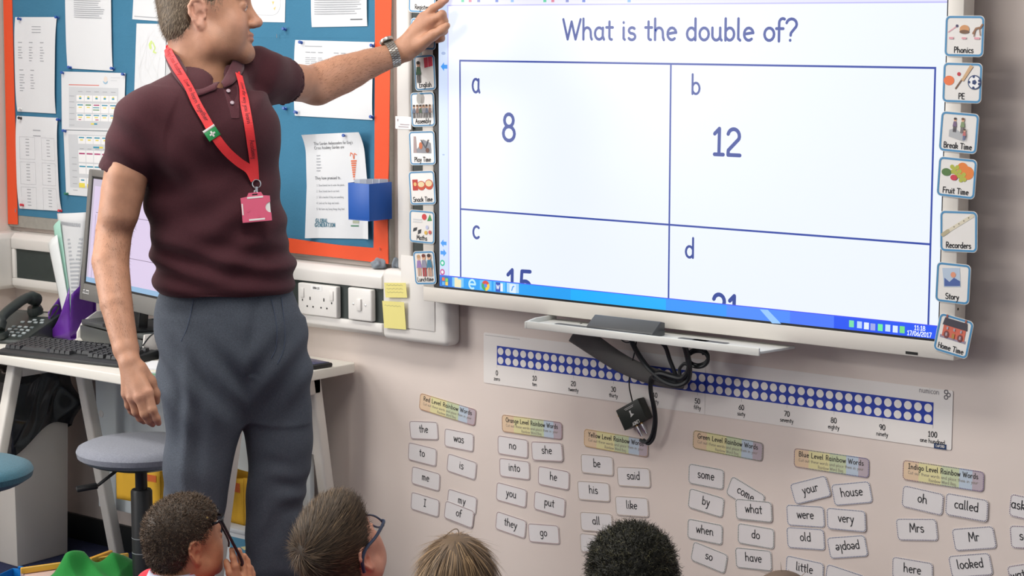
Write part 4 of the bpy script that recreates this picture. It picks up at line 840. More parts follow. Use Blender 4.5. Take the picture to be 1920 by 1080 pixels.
# grey putty lumps on the trunking
def lump(name, c, r, sq, seed, m, label, cat, amp=.22):
    bm = bmesh.new(); bmesh.ops.create_icosphere(bm, subdivisions=4, radius=1.0); rr = random.Random(seed)
    ds = [(Vector((rr.gauss(0, 1), rr.gauss(0, 1), rr.gauss(0, 1))).normalized(), rr.uniform(2, 6), rr.uniform(0, 6)) for _ in range(9)]
    for v in bm.verts:
        n = v.co.normalized(); k = 1+amp*sum(math.sin(f*n.dot(d)*1.4+p) for d, f, p in ds)/4.0
        v.co = Vector(((n.x*sq[0])*k*r, (n.y*sq[1])*k*r, max(n.z*k, -.75)*sq[2]*r))
    o = bobj(name, bm, m, smooth=True); o.location = c; return tag(o, label, cat)
M_putty = mat('grey_putty', S(132, 142, 152), .7, bump=.3, bscale=150)
pz = zt+.0135
a = W(709, 501, -.03); lump('putty_lump', (a.x, -.028, pz+.0135), .018, (1.25, .9, .85), 5, M_putty, 'round lump of grey putty resting on the trunking', 'putty')
a = W(741, 503, -.03); lump('putty_lump', (a.x, -.026, zt+.031), .015, (.7, .8, .95), 8, M_putty, 'smaller pinched lump of grey putty beside the screen cards', 'putty', amp=.35)

# ================================================================== desk along the wall
DZ = .69; DF = -.545; DXR = -3.707
M_desk = mat('desk_laminate', S(232, 229, 220), .4, var=.03)
dk = empty('desk', ((XL+DXR)/2, DF/2, 0)); tag(dk, 'long white desk on splayed metal legs against the wall', 'desk')
def ld(p): return tuple(Vector(p)-dk.location)
cr_ = .035; pl = [(XL+.06, -.016), (XL+.06, DF)] + [(DXR-cr_+cr_*math.sin(a), DF+cr_-cr_*math.cos(a)) for a in np.linspace(0, math.pi/2, 6)] + [(DXR, -.03), (DXR-.012, -.016)]
extrude_poly('desk_top', [ld((x, y, DZ-.026)) for x, y in pl], (0, 0, .026), M_desk, dk, bevel=.003)
def leg(x, y0, z0, y1, z1, w=.036, t=.036, sx=0.0):
    pts = [(x-t/2, y1-w/2, z1), (x+t/2, y1-w/2, z1), (x+t/2, y1+w/2, z1), (x-t/2, y1+w/2, z1), (x-t/2+sx, y0-w/2, z0), (x+t/2+sx, y0-w/2, z0), (x+t/2+sx, y0+w/2, z0), (x-t/2+sx, y0+w/2, z0)]
    hexa('leg', [ld(p) for p in pts], M_wmetal, dk, bevel=.007, seg=3)
    lathe('foot', [(.018, 0), (.018, .006), (.010, .008), (.010, .014)], ld((x, y1, 0)), M_chrome, dk, 16)
for x in (-3.765, -4.60):
    if x > -4: leg(x, -.135, DZ-.027, -.035, .014); leg(x, -.405, DZ-.027, -.535, .014, w=.040)
    else: leg(x, -.245, DZ-.027, -.118, .014); leg(x, -.465, DZ-.027, -.64, .014)
    box('cross_beam', ld((x-.018, -.43 if x > -4 else -.46, DZ-.075)), ld((x+.018, -.118 if x > -4 else -.23, DZ-.0265)), M_wmetal, dk, bevel=.004)
M_pan = mat('modesty_panel', S(220, 228, 231), .5)
box('modesty_panel', ld((-4.69, -.112, .16)), ld((-3.80, -.094, DZ-.028)), M_pan, dk, bevel=.002)
for px, py in ((190, 776), (587, 845)):
    p = W(px, py, -.112); lathe('panel_cap', [(.011, 0), (.010, .002), (.006, .003)], ld((p.x, -.112, p.z)), M_white, dk, 16, axis=(0, -1, 0))
# waste bin with liner
M_binw = mat('bin_cream', S(236, 230, 220), .5)
bn = empty('waste_bin', (-4.905, -.235, 0)); tag(bn, 'tall cream square waste bin under the desk', 'bin')
tw = .112; bt = .098
hexa('body', [(-bt-.012, -.09, .0), (.105, -.098, .0), (.095, .098, .0), (-bt-.012, .098, .0), (-tw-.012, -.105, .5), (.120, -.112, .5), (.108, .108, .5), (-tw-.012, .108, .5)], M_binw, bn, bevel=.004)
M_bag = mat('black_bin_liner', S(40, 42, 44), .18, spec=.7)
bm = bmesh.new(); nu_, nv_ = 140, 30
rows = []
for j in range(nv_):
    v = j/(nv_-1); row = []
    for i in range(nu_):
        a = 2*math.pi*i/nu_; ca, sa = math.cos(a), math.sin(a); k = 1/max(abs(ca), abs(sa))**.9
        rd_ = lambda x: 1-abs(math.sin(x))
        wr = .9*rd_(2.0*a+5*v+.5*math.sin(2*a))+.5*rd_(4.0*a-6*v+1+.5*math.sin(3*a))+.15*math.sin(9*a+5*v)-.6
        if v < .62: R_ = (.124+.022*wr*(.25+.75*math.sin(math.pi*v/.62))+.012*math.sin(math.pi*v/.62)); z = .37+.05*math.sin(2*a+.9)+(.545-.37)*v/.62
        else: w2 = (v-.62)/.38; R_ = .122*(1-w2*.95); z = .545+.035*math.sin(math.pi*(w2+.1))+.006*wr
        row.append(bm.verts.new((R_*k*ca+.0, R_*k*sa*.95, z+.003*wr)))
    rows.append(row)
for j in range(nv_-1):
    for i in range(nu_): bm.faces.new((rows[j][i], rows[j][(i+1) % nu_], rows[j+1][(i+1) % nu_], rows[j+1][i]))
bm.faces.new(rows[-1]); o = bobj('bin_liner', bm, M_bag, smooth=True); o.location = (-4.902, -.237, 0.0); tag(o, 'crumpled black plastic liner folded over the cream waste bin', 'bin liner')
# stools
def stool(name, c, zs, r, label, m, lever_dir=None, tilt=(0, 0)):
    s = empty(name, (c.x, c.y, 0)); tag(s, label, 'stool', 'round swivel stools')
    o = lathe('seat', [(.0, zs-.045), (r*.86, zs-.043), (r*.98, zs-.030), (r, zs-.016), (r*.97, zs-.006), (r*.85, zs+.003), (r*.5, zs+.009), (.001, zs+.010)], (0, 0, 0), m, s, 56); o.rotation_euler = (tilt[0], tilt[1], 0)
    lathe_sharp(lathe('seat_pan', [(r*.5, zs-.062), (r*.80, zs-.048), (r*.84, zs-.0445)], (0, 0, 0), M_black, s, 40))
    lathe_sharp(lathe('gas_lift', [(.016, .30), (.016, zs-.05), (.02, zs-.05)], (0, 0, 0), M_black, s, 20)); lathe_sharp(lathe('column', [(.0285, .05), (.0285, .372), (.025, .377)], (0, 0, 0), mat('column_grey', S(40, 43, 45), .45), s, 24))
    for zc_ in (.245, .205): lathe('column_ring', [(.0289, zc_), (.0289, zc_+.0018)], (0, 0, 0), M_grey, s, 24)
    for k in range(5):
        a = k*2*math.pi/5+.4; d = Vector((math.cos(a), math.sin(a), 0)); sd = Vector((-d.y, d.x, 0))
        hexa('base_arm', [d*.02+sd*.02+Vector((0, 0, .045)), d*.02-sd*.02+Vector((0, 0, .045)), d*.20-sd*.012+Vector((0, 0, .04)), d*.20+sd*.012+Vector((0, 0, .04)), d*.02+sd*.02+Vector((0, 0, .085)), d*.02-sd*.02+Vector((0, 0, .085)), d*.20-sd*.012+Vector((0, 0, .058)), d*.20+sd*.012+Vector((0, 0, .058))], M_black, s, bevel=.003)
        lathe('glide', [(.018, 0), (.018, .03), (.01, .042)], d*.19, M_black, s, 14)
    if lever_dir is not None:
        d = Vector(lever_dir).normalized(); q0 = d*.06+Vector((0, 0, zs-.066)); q1 = d*.115+Vector((0, 0, zs-.105))
        tube('lever_rod', [q0, q0*.4+q1*.6, q1], .0045, M_black, s, 8)
        sd = Vector((-d.y, d.x, 0)); e = q1+d*.055+Vector((0, 0, -.006))
        hexa('lever_paddle', [q1+sd*.016-Vector((0, 0, .0055)), q1-sd*.016-Vector((0, 0, .0055)), e-sd*.016-Vector((0, 0, .0055)), e+sd*.016-Vector((0, 0, .0055)), q1+sd*.016+Vector((0, 0, .0055)), q1-sd*.016+Vector((0, 0, .0055)), e-sd*.016+Vector((0, 0, .0055)), e+sd*.016+Vector((0, 0, .0055))], M_black, s, bevel=.003)
    return s
M_fab = mat('grey_blue_fabric', S(142, 146, 158), .9, bump=.8, bscale=520, var=.16, vscale=220, sheen=.2); M_teal = mat('teal_fabric', S(44, 98, 116), .9, bump=.8, bscale=520, var=.2, vscale=220, sheen=.2)
c1 = G(263, 828, .505); stool('swivel_stool', c1, .50, .168, 'grey fabric swivel stool with a black column beside the man', M_fab, lever_dir=-RGT*.9+Vector((.2, -.25, 0)))
c2 = G(-72, 872, .53); stool('swivel_stool', c2, .53, .172, 'teal fabric swivel stool in front of the cream bin', M_teal, lever_dir=(-1, 0, 0))
# ================================================================== things on the desk
# keyboard
M_key = mat('key_plastic', S(46, 48, 51), .45); M_kb = mat('keyboard_plastic', S(38, 41, 43), .5)
kr, kl = G(221, 690, DZ), G(-6, 665, DZ); kd = (kr-kl); kd.z = 0; KA = math.atan2(kd.y, kd.x)
KW, KD = .445, .168
kb = empty('keyboard', (kr.x-math.cos(KA)*KW/2-math.sin(KA)*KD/2, kr.y-math.sin(KA)*KW/2+math.cos(KA)*KD/2, DZ+.0005), KA); tag(kb, 'black computer keyboard lying along the desk edge', 'keyboard')
extrude_poly('case', [(-KW/2, -KD/2, 0), (-KW/2, KD/2, 0), (-KW/2, KD/2, .024), (-KW/2, -KD/2+.034, .013), (-KW/2, -KD/2, .009)], (KW, 0, 0), M_kb, kb, bevel=.002)
def keycap(w, d):
    bm = bmesh.new(); b = bm_box(bm, (-w/2, -d/2, 0), (w/2, d/2, .009))
    for v in b:
        if v.co.z > .004: v.co.x *= .80; v.co.y = v.co.y*.78+.001
    me = bpy.data.meshes.new('key'); bmesh.ops.recalc_face_normals(bm, faces=bm.faces[:]); bm.to_mesh(me); bm.free(); me.materials.append(M_key); return me
K1, KSP, KWD = keycap(.0172, .0172), keycap(.105, .0172), keycap(.028, .0172)
ky0 = -KD/2+.042; sl_ = .011/(KD-.03)
for r_ in range(6):
    y = ky0+r_*.0188+(.006 if r_ == 5 else 0); z = .0135+(y-(-KD/2+.03))*sl_
    x = -KW/2+.016; cols = []
    if r_ == 0:
        for w_, me in ((.0188, K1),)*3: cols.append((x, me)); x += .0188
        cols.append((x+.044, KSP)); x += .107
        for _ in range(4): cols.append((x, K1)); x += .0188
    else:
        for _ in range(14): cols.append((x, K1)); x += .0188
        cols.append((x+.005, KWD))
    for q in range(3): cols.append((-KW/2+.318+q*.0188, K1))
    for q in range(3): cols.append((-KW/2+.382+q*.0188, K1))
    for cx, me in cols:
        o = link('key', me, None, kb); o.location = (cx, y, z); o.rotation_euler = (math.atan(sl_), 0, 0)
# telephone
M_ph = mat('phone_plastic', S(40, 47, 45), .4); M_phk = mat('phone_keys', S(170, 180, 182), .4)
pf, pbk = G(-8, 652, DZ), G(106, 625, DZ); pd = (pbk-pf); pd.z = 0; PA = math.atan2(pd.y, pd.x)-math.pi/2; PL = .225; pf = pbk-pd.normalized()*PL+Vector((.046, .012, 0))
ph = empty('desk_phone', (pf.x, pf.y, DZ+.0005), PA); tag(ph, 'dark grey desk telephone with its handset resting on the left', 'telephone')
PW = .19      # local: x from -PW (left) to 0 (right side), y 0..PL (front..back)
extrude_poly('body', [(-PW, 0, 0), (-PW, PL, 0), (-PW, PL, .050), (-PW, PL-.01, .066), (-PW, PL-.045, .064), (-PW, .004, .014)], (PW, 0, 0), M_ph, ph, bevel=.004)
hexa('stand', [(-PW+.03, PL-.07, 0), (-.02, PL-.07, 0), (-.02, PL+.012, 0), (-PW+.03, PL+.012, 0), (-PW+.03, PL-.05, .04), (-.02, PL-.05, .04), (-.02, PL+.004, .04), (-PW+.03, PL+.004, .04)], M_ph, ph)
sl2 = (.064-.014)/(PL-.049); zf = lambda y: .014+(y-.004)*sl2
for r_ in range(4):
    for q in range(4):
        o = box('button', (-.006, -.004, -.001), (.006, .004, .004), M_phk if (r_+q) % 3 else mat('phone_keys_b', S(120, 130, 132), .4), ph, bevel=.0012)
        y = .025+r_*.019; o.location = (-.092+q*.021, y, zf(y)); o.rotation_euler.x = math.atan(sl2)
for q, (bx_, by_) in enumerate(((-.085, .115), (-.062, .118), (-.04, .116), (-.02, .118), (-.055, .132), (-.03, .134))):
    o = box('button', (-.006, -.004, -.001), (.006, .004, .0035), M_phk, ph, bevel=.0012); o.location = (bx_, by_, zf(by_)); o.rotation_euler.x = math.atan(sl2)
o = box('display_window', (-.035, -.012, -.001), (.035, .012, .002), mat('phone_lcd', S(150, 148, 140), .2), ph); o.location = (-.055, .17, zf(.17)); o.rotation_euler.x = math.atan(sl2)
hp = cr([(-0.085, .0, .045), (-0.085, .02, .075), (-0.082, .075, .100), (-0.080, .135, .116), (-0.080, .178, .104)], 6)
bm = bmesh.new(); tube_bm(bm, hp, [.020 if i < 5 or i > len(hp)-6 else .0145 for i in range(len(hp))], 14); bobj('handset', bm, M_ph, ph, smooth=True)
lathe('earpiece', [(.022, 0), (.024, .012), (.020, .024)], (-0.080, .172, zf(.172)+.001), M_ph, ph, 20, axis=(0, -.25, 1)); lathe('mouthpiece', [(.022, 0), (.024, .010), (.02, .018)], (-0.085, .012, zf(.012)+.001), M_ph, ph, 20, axis=(0, -.25, 1))
cl_ = [W(93, 592, -.30), W(98, 578, -.30), W(106, 572, -.295), W(110, 576, -.29), W(103, 588, -.285), W(96, 596, -.28)]
tag(tube('cable_loop', cr(cl_, 6), .0028, M_cable), 'black cable loop standing behind the telephone', 'cable')
# monitor
M_mon = mat('monitor_plastic', S(116, 115, 112), .45)
mo = bpy.data.objects.new('monitor', None); COL.objects.link(mo); MA = math.radians(-12.5); MT = math.radians(6.5)
mbl = W(155, 561, -.25)
mo.matrix_world = Matrix.Translation(mbl) @ Matrix.Rotation(MA, 4, 'Z') @ Matrix.Rotation(-MT, 4, 'X'); tag(mo, 'grey flat desktop monitor with a lilac tinted page behind the man\'s arm', 'monitor')
MW, MH = .545, .375; bz, bzb = .020, .026
box('rear_shell', (.01, .012, .01), (MW-.01, .045, MH-.01), M_mon, mo, bevel=.006)
for nm, lo, hi in (('bezel_side', (0, -.012, 0), (bz, .014, MH)), ('bezel_side', (MW-bz, -.012, 0), (MW, .014, MH)), ('bezel_top', (bz, -.012, MH-bz), (MW-bz, .014, MH)), ('bezel_bottom', (bz, -.012, 0), (MW-bz, .014, bzb+.022))): box(nm, lo, hi, M_mon, mo, bevel=.003)
box('screen_edge', (bz, -.008, bzb+.022), (MW-bz, .012, MH-bz), M_black, mo)
MSf = Surf((0, -.0082, 0), (1, 0, 0), (0, 0, 1)); E_lil2 = em('lilac_page', (222, 206, 236), .95); E_mln = em('mon_line', (120, 100, 130), .8)
m0, m1, n0, n1 = bz+.008, MW-bz-.004, bzb+.028, MH-bz-.006
pr('display', [rect(m0, n0, m1, n1)], MSf, E_lil2, mo, .0003); pr('taskbar', [rect(m0, n0, m1, n0+.014)], MSf, em('mon_task', (150, 190, 226), .9), mo, .0006)
pr('sidebar', [rect(m0, n0+.014, m0+.012, n1)], MSf, em('mon_side', (206, 196, 216), .9), mo, .0006)
lmw = .0014; mcol = m0+.195; mr1, mr2 = n0+.088, n0+.200
pr('table_lines', [rect(m0+.03, mr1, m1-.02, mr1+lmw), rect(m0+.03, mr2, m1-.02, mr2+lmw), rect(mcol, n0+.014, mcol+lmw, n1-.1), rect(m0+.03, n0+.014, m0+.03+lmw, n1-.1)], MSf, E_mln, mo, .0006)
pr('lettering', text('d', mcol+.018, mr1-.032, .010, .0018)+text('b', mcol+.018, mr2-.032, .010, .0018), MSf, E_mln, mo, .0006)
pr('toolbar', [rect(m0+.012, n1-.02, m1, n1)], MSf, em('mon_side', (206, 196, 216), .9), mo, .0006)
MSb = Surf((0, -.0122, 0), (1, 0, 0), (0, 0, 1)); pr('brand_sticker', [rect(.021, .020, .058, .031)], MSb, mat('paper_white', (.8, .8, .8), .7), mo); pr('brand_lettering', text('hotbox', .039, .022, .0062, .0018, nc=5), MSb, M_ink, mo, .0007)
box('stand_neck', (MW/2-.03, .02, -.06), (MW/2+.03, .05, .05), M_black, mo, bevel=.004)
# riser the monitor stands on
ms = mo.matrix_world @ Vector((MW/2, .035, 0))
ri = empty('monitor_riser', (ms.x, ms.y+.02, DZ+.0005), MA); tag(ri, 'dark grey monitor riser with a pale curved side under the monitor', 'riser')
M_rs = mat('riser_grey', S(84, 87, 86), .4)
box('shelf', (-.27, -.06, .052), (.10, .10, .066), M_rs, ri, bevel=.003); box('rear_panel', (-.262, .085, .004), (.10, .098, .052), M_rs, ri)
extrude_poly('side_panel', [(-.276, -.075, 0), (-.276, .10, 0), (-.276, .10, .085), (-.276, -.01, .085), (-.276, -.055, .060), (-.276, -.073, .03)], (.008, 0, 0), M_trunk, ri, bevel=.002)
extrude_poly('side_panel', [(.100, -.07, 0), (.100, .10, 0), (.100, .10, .066), (.100, -.06, .066)], (.008, 0, 0), M_trunk, ri, bevel=.002)
box('front_panel', (-.267, -.066, .004), (.1, -.058, .050), M_rs, ri, bevel=.002)
mf = mo.matrix_world.inverted() @ Vector((ms.x-.02, ms.y, DZ+.0672)); lathe('stand_base', [(.09, .0), (.09, .005), (.03, .010), (.02, .02)], mf, M_black, mo, 32)
# white dish
p = G(182, 645, DZ); o = lathe('white_dish', [(.045, 0), (.060, .012), (.062, .014), (.058, .013), (.044, .004), (.001, .003)], (p.x, p.y, DZ+.0006), mat('white_ceramic', S(236, 234, 226), .25), None, 40); tag(o, 'shallow white dish on the desk behind the keyboard', 'dish')
# purple file with papers
M_pur = mat('purple_plastic', S(98, 44, 150), .3, coat=.2)
fb = G(138, 631, DZ); fl = empty('magazine_file', (fb.x, fb.y, DZ+.0006), math.radians(6)); tag(fl, 'purple plastic file holder full of papers behind the telephone', 'file holder')
def curved(name, pts_fn, nu, nv, m, par, th=.0016):
    V, Fc = [], []
    for j in range(nv+1):
        for i in range(nu+1): V.append(Vector(pts_fn(i/nu, j/nv)))
    for j in range(nv):
        for i in range(nu): a = j*(nu+1)+i; Fc.append((a, a+1, a+nu+2, a+nu+1))
    o = raw(name, V, Fc, m, par, smooth=True); md = o.modifiers.new('s', 'SOLIDIFY'); md.thickness = th; return o
box('base', (-.042, -.055, 0), (.044, .05, .004), M_pur, fl)
curved('side_panel', lambda a, b: (-.040-.004*b, -.055+.10*a, .004+b*(.07+.085*a)), 8, 6, M_pur, fl)
curved('side_panel', lambda a, b: (.040+.012*b, -.055+.10*a, .004+b*(.13+.06*a)), 8, 6, M_pur, fl)
curved('front_panel', lambda a, b: (-.040+.083*a, -.055-.008*math.sin(math.pi*a), .004+b*(.02+.13*a**2)), 10, 6, M_pur, fl)
curved('rear_panel', lambda a, b: (-.042+.09*a, .046, .004+b*.17), 8, 6, M_pur, fl)
def leaf(px, y0, y1, m, label, curl_=.01):
    P = [W(a, b, y) for (a, b), y in zip(px, (y1, y1, y0, y0))]
    o = curved('standing_paper', lambda a, b: (P[3]*(1-a)+P[2]*a)*(1-b)+(P[0]*(1-a)+P[1]*a)*b+Vector((0, -1, 0))*curl_*math.sin(math.pi*a)*b, 8, 12, m, None, .0008)
    return tag(o, label, 'paper', 'papers in the purple file'), P
M_pl = mat('sheet_paper_grey', S(208, 210, 212), .75)
o, P = leaf([(107, 400), (164, 398), (140, 612), (128, 612)], -.225, -.20, M_pl, 'tall printed sheet standing in the purple file', .014)
class LS:
    def __init__(s, P, c): s.P = P; s.c = c
    def p(s, u, v, off=0): return (s.P[3]*(1-u)+s.P[2]*u)*(1-v)+(s.P[0]*(1-u)+s.P[1]*u)*v+Vector((0, -1, 0))*(s.c*math.sin(math.pi*u)*v+off+.001)
pr('print', [rect(.22+.05*k, .90-.002*k, .25+.05*k, .93-.002*k) for k in range(13)]+[rect(.45+.01*k, .76-.035*k, .95, .775-.035*k) for k in range(14)], LS(P, .014), M_grey, o)
leaf([(100, 425), (112, 412), (138, 612), (126, 612)], -.23, -.215, mat('green_sheet', S(160, 206, 190), .6), 'thin pale green divider standing in the purple file', .004)
leaf([(90, 458), (107, 440), (136, 612), (122, 612)], -.237, -.228, mat('sleeve_sheet', S(224, 228, 228), .25), 'clear document sleeve leaning in the purple file', .006)
# stack of papers, cables and case between arm and trousers
sp = G(300, 702, DZ)
for k in range(6):
    o = box('paper_pad', (-.09, -.06, 0), (.09, .06, .0035), [M_paper, M_pl, mat('green_sheet2', S(120, 170, 130), .7), M_paper, mat('card_cream', S(226, 220, 200), .7), M_paper][k]); o.location = (sp.x+.035+.004*((k*7) % 5-2), sp.y+.03, DZ+.0006+.0037*k); o.rotation_euler.z = .5+.07*((k*5) % 4-1.5)
    tag(o, ['lowest white', 'pale grey', 'green edged', 'middle white', 'cream', 'topmost white'][k]+' pad in the loose stack of papers', 'paper', 'stack of papers on the desk')
bk = G(288, 668, DZ); o = box('laptop_case', (-.10, -.055, 0), (.10, .055, .022), mat('dark_case', S(58, 60, 62), .3), bevel=.008, seg=3); o.location = (bk.x, bk.y+.03, DZ+.0006); o.rotation_euler.z = -.15; o.location.x += .06; tag(o, 'dark rounded case lying behind the stack of papers', 'case')
jr = G(266, 644, DZ); o = lathe('glass_jar', [(.036, 0), (.038, .01), (.038, .055), (.030, .062), (.028, .06), (.034, .05), (.034, .012), (.001, .008)], (jr.x, jr.y+.05, DZ+.0006), mat('smoked_glass', S(80, 90, 88), .08, trans=.6), None, 32); tag(o, 'dark glass jar standing under the monitor', 'jar')
rb = G(298, 640, DZ); o = box('red_box', (-.03, -.02, 0), (.03, .02, .055), mat('red_card', S(188, 40, 52), .5), bevel=.002); o.location = (rb.x+.01, rb.y+.08, DZ+.0006); tag(o, 'small red box behind the man on the desk', 'box')
tag(tube('desk_cable', cr([A(292, 584, 5.35), A(297, 610, 5.34), A(299, 640, 5.33), G(299, 662, DZ+.006)], 6), .002, M_cable), 'thin black cable hanging down behind the man\'s hip', 'cable')
tag(tube('desk_cable', cr([G(260, 660, DZ+.004), A(280, 632, 5.42), A(300, 618, 5.40)], 6), .002, M_cable), 'thin black cable slanting across the jar', 'cable')
# phone on the right end of the desk
mp = G(592, 688, DZ); mpo = empty('mobile_phone', (mp.x-.03, mp.y, DZ+.0006), math.radians(-8)); tag(mpo, 'mobile phone in a black case at the right end of the desk', 'phone')
box('case', (-.075, -.036, 0), (.065, .036, .012), M_black, mpo, bevel=.005, seg=3); box('screen', (-.066, -.03, .0118), (.056, .03, .0132), mat('phone_blue', S(38, 48, 92), .25), mpo, bevel=.0005)
# ================================================================== things on the floor at the lower left
# yellow bags under the desk
M_yb = mat('yellow_paper_bag', S(238, 184, 50), .75, bump=.3, bscale=60); M_org = mat('orange_print', S(222, 110, 50), .7)
def bag(c, w, d, h, rz, label):
    o = empty('paper_bag', c, rz); tag(o, label, 'bag', 'yellow paper bags under the desk')
    def wl_(a, b): return (lambda u, v: (a[0]+(b[0]-a[0])*u, a[1]+(b[1]-a[1])*u, v*h+.006*math.sin(5*u+2)*v))
    cs = [(-w/2, -d/2), (w/2, -d/2), (w/2, d/2), (-w/2, d/2)]
    for i, n in enumerate(('front', 'side', 'rear', 'side')): curved(n, wl_(cs[i], cs[(i+1) % 4]), 6, 6, M_yb, o, .0012)
    box('bottom', (-w/2, -d/2, .001), (w/2, d/2, .003), M_yb, o)
    box('printed_patch', (w*.05, -d/2-.0016, h*.70), (w*.42, -d/2-.0008, h*.9), M_org, o)
    return o
bxa, bxb = W(250, 960, -.345), W(474, 990, -.345); BH = .272
sb = empty('storage_box', ((bxa.x+bxb.x)/2, -.27, 0)); tag(sb, 'low white storage box under the desk with a blue picture on its front', 'storage box'); hw_ = (bxb.x-bxa.x)/2
M_sbx = mat('white_board', S(220, 224, 226), .5)
box('body', (-hw_, -.075, 0), (hw_, .10, BH-.012), M_sbx, sb, bevel=.002); box('lid', (-hw_-.004, -.079, BH-.012), (hw_+.004, .104, BH), M_sbx, sb, bevel=.002)
bs = Surf((0, -.0752, 0), (1, 0, 0), (0, 0, 1)); pu = W(456, 1016, -.345).x-(bxa.x+bxb.x)/2
pr('picture_label', [rect(pu-.05, .15, min(pu+.05, hw_-.004), .248)], bs, pal(86, 146, 176), sb); pr('picture_art', [[(pu-.01, .225), (pu+.03, .235), (pu+.005, .218)], [(pu-.02, .212), (pu+.03, .207), (pu, .200)], [(pu-.01, .180), (pu+.03, .172), (pu+.01, .192)]], bs, pal(232, 226, 170), sb, .0008)
b1_ = W(275, 874, -.27); bag((b1_.x+.01, -.27, BH+.001), .17, .09, b1_.z-BH, .08, 'yellow paper bag on the white box behind the stool column')
b2_ = W(462, 890, -.26); bag((b2_.x-.045, -.262, BH+.001), .18, .09, b2_.z-BH, -.05, 'yellow paper bag on the white box seen between the man\'s legs')
# tray with rulers and books
M_trayb = mat('blue_tray', S(20, 118, 196), .35); tc_ = G(60, 1092, .12)
fp = [(10, 1068), (225, 1046), (262, 1110), (-20, 1128)]
ty = empty('book_tray', (tc_.x, tc_.y, 0), math.radians(20)); tag(ty, 'bright blue plastic tray of books on the carpet', 'tray')
tl_, tw_ = .26, .22
box('base', (-tl_/2, -tw_/2, .0), (tl_/2, tw_/2, .004), M_trayb, ty)
for lo, hi in (((-tl_/2, -tw_/2, .004), (tl_/2, -tw_/2+.004, .12)), ((-tl_/2, tw_/2-.004, .004), (tl_/2, tw_/2, .12)), ((-tl_/2, -tw_/2+.004, .004), (-tl_/2+.004, tw_/2-.004, .12)), ((tl_/2-.004, -tw_/2+.004, .004), (tl_/2, tw_/2-.004, .12))): box('side', lo, hi, M_trayb, ty, bevel=.002)
for k in range(9): box('rim_rib', (-tl_/2+.02+.022*k, tw_/2-.006, .121), (-tl_/2+.034+.022*k, tw_/2+.002, .127), M_trayb, ty, bevel=.001)
def slab(name, a, b, w, th, z, m, label, cat='book', title=None, tm=None):
    p, q = G(*a, z), G(*b, z); d = q-p; d.z = 0; L_ = d.length; o = box(name, (0, -w, 0), (L_, 0, th), m, bevel=.0015); o.location = (p.x, p.y, z-th); o.rotation_euler.z = math.atan2(d.y, d.x); tag(o, label, cat)
    if title:
        s_ = Surf((0, -w, th/2), (1, 0, 0), (0, 0, 1)); pr('spine_title', text(title, L_*.66, -th*.22, th*.28, th*.07, nc=5), s_, tm, o)
        pr('page_edges', [rect(L_*.02, th*.42, L_*.98, th*.48)], s_, pal(240, 226, 190), o)
    return o
slab('story_book', (165, 1046), (205, 1031), .012, .012, .155, mat('book_orange', S(226, 168, 62), .5), 'thin orange book behind the yellow spined one')
slab('story_book', (38, 1064), (239, 1036), .010, .016, .150, mat('book_yellow', S(232, 178, 66), .5), 'yellow spined story book lying across the blue tray', title='CHOCOLATE FACTORY', tm=pal(140, 80, 40))
slab('story_book', (38, 1070), (150, 1056), .09, .018, .132, mat('book_pale', S(206, 178, 170), .6), 'pale pink covered book under the yellow spined one')
